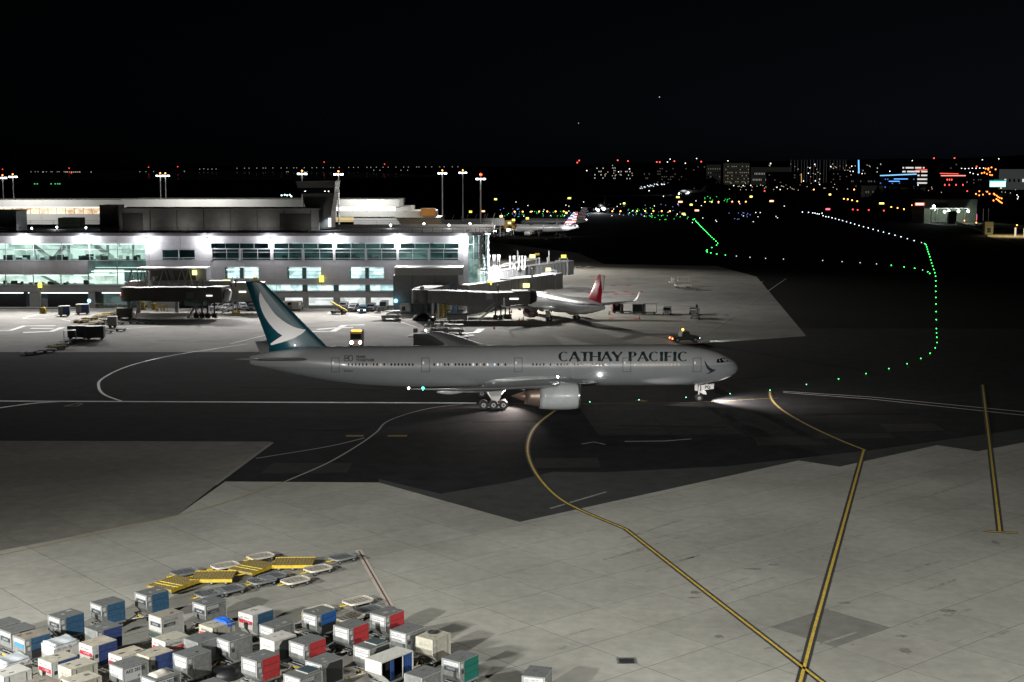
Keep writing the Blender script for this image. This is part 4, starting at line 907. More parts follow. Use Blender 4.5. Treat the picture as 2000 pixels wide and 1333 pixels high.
red, FR, MR, _ = narrow('narrow_body_airliner', 'silver narrow-body jet with crimson tail parked nose-in at the gate', 1099, 626, 117, redm)
b = MB()
for sd in (1,):
    x = 7.0
    while x < 32: z = 4.55; b.add([(-x, sd * (FR.y(x, z) + .01), z), (-x - .24, sd * (FR.y(x, z) + .01), z), (-x - .24, sd * (FR.y(x, z + .3) + .01), z + .33), (-x, sd * (FR.y(x, z + .3) + .01), z + .33)], [(0, 1, 2, 3)]); x += .53
tag(b.build('window_row', wdk, red, fix=False), kind='stuff')
MB().prism([(-35.9, 11.66), (-37.28, 11.66), (-36.9, 8.6), (-36.6, 8.4)], -.13, .13).build('fin_tip_stripe', M('white_tip', (.75, .75, .75), .4), red)
me = text_mesh('DELTA', 2.1, .04); bm = bmesh.new(); bm.from_mesh(me)
for v in bm.verts: s = 15.4 - v.co.x * 1.05; z = 4.0 + v.co.y * .9 + .65; s = 15.4 - v.co.x + 0; v.co = (-(8.2 + v.co.x * 1.0), FR.y(8.2 + v.co.x, z) + .03, z)
for v in bm.verts: pass
o = bm_obj(bm, 'lettering', M('maroon_lettering', (.10, .01, .03), .5), red)
# ---- two flag-tailed jets further off
def stripes(t, k):
    cols = [(.45, .02, .03), (.7, .7, .7)] * 4; r_ = M('flag_red', (.45, .02, .03), .4); w_ = M('flag_white', (.7, .7, .72), .4); bl = M('flag_blue', (.02, .08, .3), .4)
    z0, z1 = 5.9 * k, 11.75 * k; n = 9
    for i in range(n):
        za, zb_ = z0 + (z1 - z0) * i / n, z0 + (z1 - z0) * (i + 1) / n
        le = lambda z: (30.4 + (34.7 - 30.4) * (z / k - 6.2) / 5.5) * k + .1; te = lambda z: (36.0 + (37.3 - 36) * (z / k - 6.2) / 5.5) * k - .05; yy = .25
        md = lambda z: le(z) + (te(z) - le(z)) * .5
        MB().prism([(-le(za), za), (-md(za), za), (-md(zb_), zb_), (-le(zb_), zb_)], -yy, yy).build('fin_stripe', bl if i % 2 and i > 2 else (w_ if i > 2 else (r_ if i % 2 == 0 else w_)), t)
        MB().prism([(-md(za), za), (-te(za), za), (-te(zb_), zb_), (-md(zb_), zb_)], -yy, yy).build('fin_stripe', r_ if i % 2 == 0 else w_, t)
fl1, F1, M1, _ = narrow('narrow_body_airliner', 'silver jet with striped flag tail and glaring light, parked past the terminal corner', 1056, 461, 168, silv, 1.05, 24)
stripes(fl1, 1.05)
fl2, F2, M2, _ = narrow('narrow_body_airliner', 'second striped flag-tailed jet, standing behind the first one', 1082, 447, 168, silv, 1.05, 24)
stripes(fl2, 1.05)
lamp('SPOT', MW @ Vector((-67.5, -6.5, 8.1)), 700, (1, .97, .95), MW @ Vector((-68, 0, 12)), .15, 100, .9)
lamp('SPOT', MW @ Vector((-66.5, 6.5, 8.1)), 400, (1, .97, .95), MW @ Vector((-68, 0, 12)), .15, 100, .9)
glow(fl1, (-2.8, 2.6, 3.0), .75, (1, .98, .9), 20, 'glaring_light'); glow(fl1, (-38.5, 0, 5.3), .35, (1, 1, 1), 12, 'tail_light'); glow(fl2, (-38.5, 0, 5.3), .35, (1, 1, 1), 10, 'tail_light')
lamp('POINT', M1 @ Vector((-2.8, 5.5, 4.5)), 5000, (1, .96, .9), None, .4)
lamp('SPOT', M1 @ Vector((-34, 14, 2.0)), 15000, (1, 1, 1), M1 @ Vector((-35.5, 0, 9)), .3, 60, .8)
lamp('SPOT', M1 @ Vector((-15, 60, 24)), 60000, (1, .98, .95), M1 @ Vector((-18, 0, 3)), .3, 60, .9)
# ---- two jets taxiing far out with dazzling lights
for (lab, px, py, hd, gx) in (('distant taxiing jet with dazzling white nose lights, nearer one', 1175, 414, 258, 0), ('distant taxiing jet seen from the side with dazzling lights, near the dark trees', 1352, 381, 196, 1)):
    tj, FJ, MJ, _ = narrow('taxiing_airliner', lab, px, py, hd, silv, 1.1, 16)
    for q in ((-2, 0, 1.6, 1.3), (-14, -2.6, 2.5, 1.6), (-14, 2.6, 2.5, 1.6)): glow(tj, q[:3], q[3] * .75, (.95, .98, 1), 8, 'nose_light')
    lamp('SPOT', MJ @ Vector((2, 0, 3)), 30000, (.9, .97, 1), MJ @ Vector((40, 0, 0)), .3, 90, .9)
    lamp('POINT', MJ @ Vector((-8, 4, 8)), 900, (.9, .97, 1), None, .4)
# ---------------------------------------------------------------- terminal pier
FY = 355.0
def fx(px, py=520, Y=FY): return A(px, py, Y)[0]
def fz(py, Y=FY): return A(900, py, Y)[1]
wall_m = [M('lavender_grey_panel', (.52, .51, .53), .55, 0, .6, .10), M('lavender_grey_panel_b', (.49, .48, .50), .55, 0, .6, .10), M('warm_grey_panel', (.44, .43, .43), .55, 0, .6, .12)]
teal_f = M('teal_mullion', (.06, .13, .13), .5); mull = M('pale_mullion', (.50, .54, .55), .45); dark_g = M('dark_room', (.02, .03, .035), .6)
glass = GLASS("teal_glass", (.88, .97, .94), .07); glass_d = GLASS("dark_teal_glass", (.62, .80, .80), .10)
term = thing('terminal_building', 'long grey terminal pier with bright glazed bands and floods under its roof edge', 'terminal', (0, FY, 0))
def tb(b, name, mat, par=term): # local frame of the terminal: y=0 is the facade plane
    return b.build(name, mat, par)
XL = -260
def wallrow(y0, y1, px0, px1, openings, mi=0, seam=61.5, off=46):
    cuts = [px0, px1] + [off + seam * k for k in range(-6, 16) if px0 + 6 < off + seam * k < px1 - 6]
    for a, b in openings: cuts += [a, b]
    cuts = sorted(c for c in set(cuts) if px0 <= c <= px1); z0, z1 = fz(y1), fz(y0)
    for a, b in zip(cuts, cuts[1:]):
        m = (a + b) / 2
        if b - a < .6 or any(o0 <= m <= o1 for o0, o1 in openings): continue
        tb(MB().box(fx(a) + .025, 0, z0 + .02, fx(b) - .025, .3, z1 - .02), 'wall_panel', wall_m[(mi + (int(a) % 7 == 0)) % 3])
wallrow(461, 475, XL, 905, [], 0)
wallrow(475, 487, 285, 905, [(413, 525), (536, 650), (658, 771), (782, 897)], 0)
wallrow(487, 509, 285, 905, [(317, 382), (413, 897)], 0)
wallrow(510, 536, XL, 172, [], 2); wallrow(558, 570, XL, 172, [], 2)
wallrow(558, 570, 172, 285, [], 2)
wallrow(509, 522, 285, 905, [], 0)
wallrow(522, 546, 285, 905, [(438, 505), (560, 627), (682, 750)], 0)
wallrow(546, 557, 285, 905, [], 1)
wallrow(557, 570, 285, 905, [(478, 486), (487, 590), (600, 651), (661, 713), (722, 775), (590, 600), (651, 661), (713, 722)], 1)
wallrow(570, 582, 285, 905, [], 2)
for a, b in ((486, 487.5), (590, 600), (651, 661), (713, 722)): tb(MB().box(fx(a), .02, fz(570), fx(b), .25, fz(557)), 'infill_panel', teal_f)
# columns of the undercroft
for a, b in ((XL, XL + 14), (-70, -52), (55, 76), (170, 182), (285, 345), (500, 512), (541, 551), (590, 601), (650, 663), (713, 723), (775, 905)):
    tb(MB().box(fx(a), 0.05, 0, fx(b), .9, fz(582 if a >= 285 else 570) - .0), 'column', wall_m[2])
# slab backing, floors, side and back walls
bk = M('interior_floor_slab', (.25, .25, .25), .8)
X0, X1 = fx(XL), fx(905)
for z0, z1, xa_, xb_ in ((fz(475), fz(461), X0, X1), (fz(536) + .02, fz(510) - .02, X0, fx(172)), (fz(570), fz(558) - .03, X0, fx(285)), (fz(522), fz(509.5), fx(285), X1), (fz(557), fz(546), fx(285), X1), (fz(582), fz(570), fx(285), X1)):
    tb(MB().box(xa_, .32, z0, xb_, 9, z1 - .05), 'floor_slab', bk)
tb(MB().box(X0, 9.02, 0, X1, 50, fz(461)), 'core', M('core_wall', (.3, .3, .3), .7))
# room linings that glow behind the glass
def room(a, b, y0, y1, mat, depth=6.5, nm='lit_room_wall'): return tb(MB().box(fx(a), depth, fz(y1), fx(b), depth + .1, fz(y0)), nm, mat)
def noisy_em(name, c0, c1, s, sc=.25, sx=1):
    m = bpy.data.materials.new(name); m.use_nodes = True; n = m.node_tree.nodes; l = m.node_tree.links; p = n['Principled BSDF']
    tc = n.new('ShaderNodeTexCoord'); mp = n.new('ShaderNodeMapping'); mp.inputs['Scale'].default_value = (sc, sc, sc * 1.5); l.new(tc.outputs['Object'], mp.inputs[0])
    v = n.new('ShaderNodeTexVoronoi'); v.distance = 'CHEBYCHEV'; v.inputs['Scale'].default_value = 1; l.new(mp.outputs[0], v.inputs[0])
    nz = n.new('ShaderNodeTexNoise'); nz.inputs['Scale'].default_value = 1.3; nz.inputs['Detail'].default_value = 5; l.new(mp.outputs[0], nz.inputs[0])
    mx0 = n.new('ShaderNodeMix'); mx0.inputs[0].default_value = .6; l.new(v.outputs['Color'], mx0.inputs[2]); l.new(nz.outputs[0], mx0.inputs[3])
    rp = n.new('ShaderNodeValToRGB'); rp.color_ramp.elements[0].position = .3; rp.color_ramp.elements[1].position = .6; rp.color_ramp.elements[0].color = (*c0, 1); rp.color_ramp.elements[1].color = (*c1, 1)
    l.new(mx0.outputs[0], rp.inputs[0]); l.new(rp.outputs[0], p.inputs['Emission Color']); p.inputs['Emission Strength'].default_value = s; p.inputs['Base Color'].default_value = (.05, .05, .05, 1)
    m.cycles.emission_sampling = 'NONE'; return m
em_hall = noisy_em('lit_hall', (.30, .42, .37), (.85, 1, .94), 1.15); em_low = noisy_em('lit_lower_hall', (.35, .42, .36), (.95, 1, .95), 1.5, .3)
em_dim = noisy_em('dim_hall', (.015, .03, .03), (.16, .26, .25), .5, .3); em_mid = noisy_em('office_glow', (.25, .36, .40), (.85, .97, 1), 1.9, .3); em_garage = noisy_em('garage_glow', (.45, .5, .48), (.95, 1, .97), 1.0, .3)
em_strip = EM('ceiling_strip', (.9, 1, .97), 2.2); em_dark = noisy_em('unlit_hall', (.004, .007, .008), (.03, .05, .05), .5, .3)
room(XL, 285, 476, 510, em_hall); room(XL, 172, 536, 558, em_low); room(172, 285, 510, 536, em_dim, 5); room(172, 232, 530, 558, em_low, 4.9); room(232, 285, 530, 558, em_dim, 4.8)
room(317, 382, 487, 509, em_dark, 3); room(413, 530, 475, 509, em_dark, 5); room(530, 658, 475, 509, em_dim, 5); room(658, 775, 475, 509, em_dim, 5.2); room(775, 897, 475, 509, em_dim, 5)
room(775, 840, 487, 509, noisy_em('dim_hall_b', (.05, .08, .075), (.4, .5, .45), .6, .3), 4.7)
for a, b in ((438, 505), (560, 627), (682, 750)): room(a, b, 522, 546, em_mid, 4)
room(487, 775, 557, 570, em_mid, 3.5)
room(545, 775, 582, 603, em_garage, 8.5)
room(345, 545, 582, 604, em_dark, 7); room(XL, 55, 570, 602, em_dark, 5); room(76, 170, 570, 602, em_dark, 3); room(182, 285, 570, 602, em_dim, 8)
# ceiling light strips just inside the glass
def strip(a, b, py, d=1.6): tb(MB().box(fx(a), d, fz(py) - .16, fx(b), d + .5, fz(py) + .05), 'ceiling_light', em_strip)
for a, b in ((XL, 10), (20, 60), (66, 140), (178, 225), (232, 282), (570, 585), (588, 640), (690, 700), (712, 768), (806, 838), (846, 892), (676, 684)): strip(a, b, 477.5 if a < 285 else 475.8)
for a, b in ((XL, 40), (62, 110), (140, 170), (178, 228)): strip(a, b, 538, 1.2)
strip(176, 284, 530.5, .8); strip(178, 284, 524, 3.6)
for a, b in ((440, 466), (479, 503), (562, 588), (600, 625), (684, 711), (722, 747)): strip(a, b, 527.5, 1.0)
for a, b in ((50, 168), (195, 250), (XL, 40)): strip(a, b, 572.8, .9)
# furniture, stair and people-height silhouettes inside the halls
fur = M('interior_dark_furniture', (.05, .06, .06), .7); furl = M('interior_white_furniture', (.6, .62, .6), .6); rr = random.Random(21)
b = MB(); bl = MB()
for k in range(60):
    a = rr.uniform(XL, 284); q = b if rr.random() < .6 else bl; hgt = rr.uniform(.4, 1.3); q.cbox((fx(a), rr.uniform(1.5, 5.5), fz(510) + hgt / 2 + .1), (rr.uniform(.5, 2.2), .6, hgt))
for k in range(46):
    a = rr.uniform(XL, 168); q = b if rr.random() < .7 else bl; hgt = rr.uniform(.3, .9); q.cbox((fx(a), rr.uniform(1.5, 5.5), fz(557.5) + hgt / 2), (rr.uniform(.4, 1.6), .5, hgt))
for k in range(16):
    a = rr.uniform(540, 890); hgt = rr.uniform(.4, 1.5); b.cbox((fx(a), rr.uniform(1.5, 4), fz(509) + hgt / 2 + .1), (rr.uniform(.5, 1.6), .5, hgt))
tag(tb(b, 'dark_furniture', fur), kind='stuff'); tag(tb(bl, 'white_furniture', furl), kind='stuff')
for a, c in ((60, 90), (180, 215), (120, 98)): tb(MB().bar((fx(a), 3.2, fz(482)), (fx(c), 3.2, fz(506)), .5, .9), 'stair_flight', furl)
tb(MB().bar((fx(66), 2.6, fz(536)), (fx(105), 2.6, fz(556)), .5, .5), 'escalator', furl)
for a in (60, 128, 205, 255): tb(MB().cyl((fx(a), 3, fz(510)), (fx(a), 3, fz(476)), .35, n=10), 'interior_column', furl)
# panes and mullions
def glazing(a, b, y0, y1, step, gm, rows=(), vm=.12, hm=.14, fr=mull):
    n = max(1, round((b - a) / step)); xs = [a + (b - a) * i / n for i in range(n + 1)]; ys = [y0] + list(rows) + [y1]
    for u, v in zip(xs, xs[1:]):
        for p, q in zip(ys, ys[1:]): tb(MB().box(fx(u) + .05, .10, fz(q) + .05, fx(v) - .05, .13, fz(p) - .05), 'window_pane', gm)
    for u in xs: tb(MB().box(fx(u) - vm / 2, -.06, fz(y1), fx(u) + vm / 2, .2, fz(y0)), 'mullion', fr)
    for p in ys: tb(MB().box(fx(a) + vm / 2, -.04, fz(p) - hm / 2, fx(b) - vm / 2, .18, fz(p) + hm / 2), 'transom', fr)
glazing(XL, 285, 476, 509.5, 57, glass, (488,), .16, .16)
glazing(XL, 172, 536.5, 557.5, 57, glass, (), .2, .14); glazing(172, 285, 510, 557.5, 57, glass, (522, 532), .16, .12, M('teal_frame', (.12, .26, .25), .4))
glazing(317, 382, 488, 508.5, 32.5, glass_d, (504,), .25, .16)
for a, b in ((413, 525), (536, 650), (658, 771), (782, 897)): glazing(a, b, 475.5, 486, 28, glass_d, (), .10, .12)
glazing(413, 897, 487, 509, 30.25, glass_d, (493, 505), .10, .10)
for x in (413, 469.5, 531, 592, 653, 715, 777, 838, 897): tb(MB().box(fx(x) - .3, -.14, fz(509.3), fx(x) + .3, -.065, fz(486)), 'wide_mullion', M('light_pier', (.5, .5, .52), .5))
for a, b in ((438, 468), (477, 505), (560, 590), (598, 627), (682, 713), (720, 750)): glazing(a, b, 522.5, 545.5, 30, glass, (530, 538), .1, .08)
for a in (468, 590, 713): tb(MB().box(fx(a) + .06, .01, fz(545), fx(a + 8) - .02, .16, fz(523)), 'infill_panel', teal_f)
for a, b in ((487, 590), (600, 651), (661, 713), (722, 775)): glazing(a, b, 558, 569.5, 52, glass, (), .1, .1)
# undercroft screens and garage contents
tb(MB().box(fx(88), 1.0, fz(601), fx(166), 1.15, fz(574.5)), 'dark_screen', M('dark_mesh_screen', (.02, .025, .03), .6)); tb(MB().box(fx(XL), 1.0, fz(601), fx(46), 1.15, fz(575)), 'dark_screen', MATS['dark_mesh_screen'])
tb(MB().box(fx(76), .95, 0, fx(88), 1.6, fz(585)), 'booth', M('pale_booth', (.5, .55, .58), .5)); tb(MB().box(fx(XL), -1.4, 0, fx(168), -.02, .35), 'kerb', M('kerb_concrete', (.45, .44, .42), .8, 0, 2, .2))
# fascia, parapet walk and roof
curve = [(fx(905) + 6.2 * sin(a), 6 - 6 * cos(a)) for a in [R(6 * i) for i in range(16)]]
edge = [(X0, -1.2), (fx(905), -1.2)] + [(fx(905) + 7.4 * sin(a), 6 - 7.2 * cos(a)) for a in [R(9 * i) for i in range(1, 11)]] + [(fx(905) + 7.4, 50), (X0, 50)]
roof_m = M('dark_roof_membrane', (.10, .10, .10), .8, 0, .3, .3)
tb(MB().prism(edge, fz(461) + .02, fz(455), 'z'), 'roof_slab', M('fascia_grey', (.26, .27, .28), .5, 0, .8, .15)); 
tb(MB().prism([(p[0] - .3 * (i in (2, 3, 4, 5, 6, 7, 8, 9, 10, 11, 12)), p[1] + .3) for i, p in enumerate(edge)], fz(455) + .01, fz(455) + .1, 'z'), 'roof_surface', roof_m)
z1 = fz(455) + .1
for k in range(60):
    x = X0 + (X1 - X0) * k / 59; 
    if x > fx(-60): tb(MB().box(x - .04, -.9, z1, x + .04, -.82, z1 + 1.15), 'rail_post', steel_d)
tb(MB().box(X0, -.9, z1 + 1.1, X1, -.82, z1 + 1.18).box(X0, -.89, z1 + .55, X1, -.83, z1 + .61), 'railing', steel_d)
pts = [(p[0] - .3, p[1] + .3) for p in edge[1:12]] + [(fx(905) + 6.8, 40), (fx(905) - 20, 47), (X0, 47)]
b = MB()
for p, q in zip(pts, pts[1:]): b.bar((p[0], p[1], z1 + 1.14), (q[0], q[1], z1 + 1.14), .09); b.bar((p[0], p[1], z1 + .6), (q[0], q[1], z1 + .6), .06)
tb(b, 'railing', steel_d)
for p in pts[1:]: tb(MB().box(p[0] - .04, p[1] - .04, z1, p[0] + .04, p[1] + .04, z1 + 1.15), 'rail_post', steel_d)
for k in range(20): x = X1 - k * 6.5; tb(MB().box(x - .04, 46.96, z1, x + .04, 47.04, z1 + 1.15), 'rail_post', steel_d)
# bright corner pier and curved curtain wall
tb(MB().box(fx(905) + .02, -.05, 0, fx(914), 1.0, fz(461)), 'corner_pier', M('white_pier', (.6, .6, .62), .5))
cg = GLASS("corner_glass", (.75, .93, .9), .12); cx0 = fx(914)
cc = [(cx0 + 4.6 * sin(R(6 * i)), 4.6 - 4.6 * cos(R(6 * i)) + .05) for i in range(16)] + [(cx0 + 4.6, 14), (cx0 + 4.6, 24), (cx0 + 4.6, 34), (cx0 + 4.6, 46)]
zz = [fz(y) for y in (575, 556, 540, 523, 508, 493, 478, 461)]
ins = MB()
for i, (p, q) in enumerate(zip(cc, cc[1:])):
    if i % 3 == 0 or i >= 15: tb(MB().bar((p[0], p[1], zz[0]), (p[0], p[1], zz[-1]), .16), 'mullion', mull)
    for z0, z1_ in zip(zz, zz[1:]):
        if i % 3 == 0:
            q3 = cc[min(i + 3, len(cc) - 1)] if i < 15 else q
            tb(MB().add([(p[0], p[1], z0 + .08), (q3[0], q3[1], z0 + .08), (q3[0], q3[1], z1_ - .08), (p[0], p[1], z1_ - .08)], [(0, 1, 2, 3)]), 'window_pane', cg)
            tb(MB().bar((p[0], p[1], z0), (q3[0], q3[1], z0), .14), 'transom', mull)
room_c = MB().box(fx(905) - 2, 8.0, 4, cx0 + 2.2, 8.9, fz(462)); tb(room_c, 'lit_room_wall', noisy_em('corner_hall', (.12, .22, .21), (.65, .85, .8), .55, .3))
tb(MB().box(fx(905), .5, 0, cx0 + 4.4, 12, zz[0] - .1), 'corner_base', wall_m[2])
# fascia floods (fixtures)
ffix = M('flood_housing', (.2, .2, .2), .5, .3); flens = EM('flood_lens', (.95, .98, 1), 60)
def flood_fix(x, y, z, label, out=-1):
    t = thing('flood_fixture', label, 'floodlight', (x, y, z), 0, 'floods along the terminal roof edge')
    MB().box(-.7, -.25, -.1, .7, .25, .25).build('housing', ffix, t); MB().box(-.6, -.2, -.16, .6, .2, -.101).build('lens', flens, t); MB().bar((0, .2, .2), (0, 1.2, .35), .1).build('bracket', ffix, t)
ords = ['first', 'second', 'third', 'fourth', 'fifth', 'sixth', 'seventh', 'eighth']
for i, px in enumerate([p for p in FACADE_PX if p > 0]): flood_fix((px - 1000) * 355 / 2783, 353.0, 17.6, 'bright flood under the terminal roof edge, %s from the left' % ords[i])
flood_fix(-6.0, 353.0, 18.9, 'bright flood on the rounded terminal corner, facing the apron'); flood_fix(-4.6, 367, 18.9, 'bright flood on the rounded terminal corner, facing the gates behind')
# ---- roof-top volumes
RZ = fz(455) + .11
def rbox(name, label, cat, px0, px1, ytop, Y, depth, mat, ybase=None, z0=None, parts=None):
    xa, zt_ = A(px0, ytop, Y); xb, _ = A(px1, ytop, Y); z0 = RZ if z0 is None else z0
    t = thing(name, label, cat, ((xa + xb) / 2, Y + depth / 2, z0)); w_ = (xb - xa) / 2; h_ = zt_ - z0
    MB().box(-w_, -depth / 2, 0, w_, depth / 2, h_).build('wall', mat, t)
    return t, w_, h_
pent_m = M('ribbed_penthouse_panel', (.2, .2, .2), .6, 0, .8, .18)
t, w_, h_ = rbox('roof_penthouse', 'long low dark panelled penthouse on the terminal roof left of the tower', 'penthouse', 225, 622, 410, 366, 14, pent_m)
MB().box(-w_ - .4, -7.5, h_ + .01, w_ + .4, 7.3, h_ + .35).build('roof', M('pale_coping', (.25, .25, .25), .6), t)
for k in range(8): x = -w_ + 2 + k * 2 * (w_ - 2) / 7; MB().box(x - .08, -7.08, 0, x + .08, -7.002, h_).build('rib', M('dark_rib', (.06, .06, .06), .7), t)
MB().box(-w_, -7.15, .0, -w_ + 7, -7.01, h_ * .82).build('dark_louvre', M('dark_louvre', (.04, .04, .04), .7), t); MB().box(w_ - 10, -7.15, .0, w_ - 2, -7.01, h_ * .8).build('dark_louvre', MATS['dark_louvre'], t)
t, w_, h_ = rbox('roof_cabin', 'dark stepped stair box on the terminal roof at the left end of the penthouse', 'roof box', 194, 230, 401, 362, 6, M('dark_stair_box', (.17, .17, .17), .7, 0, 1, .2))
t, w_, h_ = rbox('roof_cabin', 'teal glazed roof cabin at the left picture edge', 'roof box', -60, 31, 413, 360, 8, M('teal_grey_cabin', (.16, .21, .22), .3, 0, 1, .2)); MB().box(-w_ - .2, -4.2, h_ + .01, w_ + .2, 4.2, h_ + .25).build('roof', alu_d, t)
t, w_, h_ = rbox('roof_unit', 'green camouflage-like cooling unit on the roof behind the railing', 'roof unit', 113, 155, 426, 385, 5, M('mottled_green_unit', (.12, .14, .08), .7, 0, 1.2, .7)); MB().box(-w_, -2.56, h_ * .2, w_, -2.502, h_ * .3).build('band', alu_d, t)
# ramp tower
def TW(px, py): x, z = A(px, py, 372); return (x, z)
tw = thing('ramp_tower', 'flaring dark ramp control tower with banded top rising from the terminal roof', 'tower', (0, 372, 0))
tm = M('tower_panel', (.17, .17, .17), .6, 0, .7, .15)
lo = [TW(594, 378), TW(657, 377), TW(651, 412), TW(650, 446), TW(606, 446), TW(603, 412), TW(598, 395)]
MB().prism(lo, -4, 5).build('shaft', tm, tw)
MB().prism([TW(587, 367), TW(658, 366.5), TW(657, 377), TW(594, 378)], -4.4, 5.4).build('window_band', M('tower_dark_glass', (.015, .018, .02), .15), tw)
MB().prism([TW(584, 357), TW(659, 355.5), TW(658.5, 366.3), TW(586, 366.8)], -4.8, 5.8).build('parapet', M('tower_top_band', (.22, .22, .22), .6, 0, 1, .1), tw)
MB().prism([TW(583, 354.5), TW(660, 353), TW(659.5, 355.3), TW(583.5, 356.8)], -5, 6).build('roof', M('tower_roof', (.35, .35, .35), .6), tw)
for px in (601, 639, 646): x, z = TW(px, 374); MB().box(x - .12, -4.45, z, x + .12, -4.405, z + .15).build('console_light', EM('small_white', (1, 1, 1), 5), tw)
x, z = TW(648, 433); MB().box(x - .3, -4.3, z - 1.2, x + .3, -4.01, z + 1).build('wall_lamp', EM('wall_lamp', (.8, .95, 1), 3), tw); lamp('SPOT', (x, 366.5, z + 2), 1500, (.9, .97, 1), (x, 366, 0), .2, 120, .8)
# small roof lamps
rl = None
for i, (px, py, lab) in enumerate([(62, 447, 'near the left roof cabin'), (111, 445, 'in front of the green unit'), (168, 446, 'right of the green unit'), (219, 445, 'beside the stair box'), (763, 441, 'right of the tower'), (828, 438, 'between the other roof lamps at right'), (877, 441, 'near the rounded corner'), (918, 438, 'at the rounded roof end')]):
    x, z = A(px, py, 372 if i < 4 else 380); t = thing('roof_lamp', 'small bright roof lamp ' + lab, 'lamp', (x, 372 if i < 4 else 380, RZ)); h_ = z - RZ
    MB().box(-.05, -.05, 0, .05, .05, h_).build('post', steel, t); MB().ball((0, 0, h_ + .1), .28, 8, 5).build('globe', EM('roof_globe', (.95, 1, 1), 12), t)
    if i in (1, 3, 4, 6): lamp('POINT', (x, 370.5 if i < 4 else 378, z + .3), 350, (.95, .98, 1), None, .3)
for i, px in enumerate((262, 352, 432, 508, 600)):  # lamps added here to brighten the dark penthouse front
    x, z = A(px, 444, 361.5); t = thing('roof_lamp', 'added dim wall-wash lamp before the penthouse, %s from the left' % ['first', 'second', 'third', 'fourth', 'fifth'][i], 'lamp', (x, 361.5, RZ)); MB().box(-.3, -.2, 0, .3, .2, .35).build('housing', steel_d, t); MB().box(-.25, .201, .1, .25, .23, .3).build('lens', EM('dim_warm_lens', (1, .9, .7), 1.5), t)
    lamp('SPOT', (x, 361.4, RZ + .8), 330, (1, .95, .86), (x, 366, RZ + 2.5), .3, 150, .8)
# ---- second terminal behind
def P2(px, py, Y=520): return A(px, py, Y)
w2 = M('white_roof_band', (.40, .40, .38), .6, 0, .12, .15)
st_ = thing('terminal_building', 'second terminal with a long white roof band and warm lit windows behind the pier', 'terminal', (0, 520, 0))
def band(px0, px1, y0, y1, mat, name, d0=0, d1=30, Y=520): 
    xa, zb_ = P2(px0, y1, Y); xb, zt_ = P2(px1, y0, Y); return MB().box(xa, d0, zb_, xb, d1, zt_).build(name, mat, st_)
for k in range(12): band(-150 + k * 77.5, -150 + (k + 1) * 77.5 - .4, 390 + (1 if k < 5 else 0), 404.5, w2, 'roof_panel')
for k in range(6): band(-150 + k * 57.5, -150 + (k + 1) * 57.5 - .4, 419, 440, M('grey_lower_wall', (.30, .30, .29), .6), 'wall_panel', .5)
warm = noisy_em('warm_shop_glow', (.45, .25, .12), (1, .85, .62), 1.3, .35); cool = noisy_em('bright_white_hall', (.75, .8, .75), (1, 1, 1), 2.0, .2)
band(-150, 195, 404.7, 418.8, warm, 'lit_window_band', 3, 4); band(232, 585, 404.7, 406, EM('thin_strip', (1, 1, .98), 1.0), 'light_strip', .5, 1)
band(-150, 195, 404.7, 406.5, EM('warm_strip', (1, .9, .75), 1.6), 'light_strip', .5, 1)
for k in range(20): band(-150 + k * 17.25, -149.5 + k * 17.25, 406.7, 418.8, steel, 'mullion', 1, 1.3)
band(655, 772, 403.5, 412.5, cool, 'lit_window_band', 2, 3)
for k in range(6): band(655 + k * 20, 655.7 + k * 20, 404.7, 412.5, steel, 'mullion', 1, 1.3)
band(650, 780, 412.7, 424, w2, 'wall_panel', .5); band(772, 800, 404.7, 412.5, w2, 'wall_panel', .4); band(772, 850, 412.7, 425, w2, 'wall_panel', -2, 20); band(823, 852, 407, 421, M('orange_lit_plaster', (.34, .2, .08), .7), 'end_wall', -4, -2.1)
band(655, 690, 425, 434, EM('yellow_room', (1, .75, .35), .7), 'lit_window_band', 1, 2); band(690, 860, 425, 440, M('pale_wall', (.3, .3, .3), .6), 'wall_panel', 1, 20)
x, z = P2(838, 414); lamp('POINT', (x, 510, z), 900, (1, .6, .2), None, .5)
x, z = P2(720, 418); lamp('SPOT', (x, 508, 30), 30000, (1, 1, .96), (x, 522, 14), .4, 130, .8)
x, z = P2(400, 418); lamp('SPOT', (x, 500, 33), 55000, (1, .98, .94), (x, 522, 18), .4, 150, .8); x, z = P2(60, 418); lamp('SPOT', (x, 500, 33), 55000, (1, .98, .94), (x, 522, 18), .4, 150, .8)
# ---- high masts
mast_m = M('mast_steel', (.45, .46, .47), .45, .3)
def mast(px, ytop, Y, label, red_=False, power=0, tgt=None):
    x, z = A(px, ytop, Y); t = thing('light_mast', label, 'light mast', (x, Y, 0))
    MB().cyl((0, 0, 0), (0, 0, z), .42, .22, 8).build('pole', mast_m, t)
    MB().cyl((0, 0, z - .2), (0, 0, z + .1), 1.1, 1.1, 12).build('head_ring', mast_m, t)
    for k in range(5):
        a = pi + pi * k / 4 * 1; MB().cbox((1.45 * cos(a), 1.45 * sin(a) * .6, z - .2), (.55, .45, .55)).build('flood_head', EM('mast_head_glow', (.88, 1, .98), 9), t)
    if red_: MB().ball((0, 0, z + 1.4), .5, 8, 5).build('red_beacon', EM('red_beacon', (1, .03, .01), 14), t)
    else: MB().ball((0, 0, z + .9), .3, 8, 5).build('red_beacon', EM('orange_beacon', (1, .25, .05), 8), t)
    if power: lamp('SPOT', (x, Y - 1.5, z - .8), power, (1, .96, .88), tgt or (x + 10, Y - 60, 0), .4, 96, 1)
mast(5, 347, 600, 'high light mast at the left picture edge, leftmost one'); mast(25, 345, 600, 'high light mast just right of the leftmost one'); mast(313, 343, 600, 'left mast of the close pair above the penthouse'); mast(323, 343, 602, 'right mast of the close pair above the penthouse')
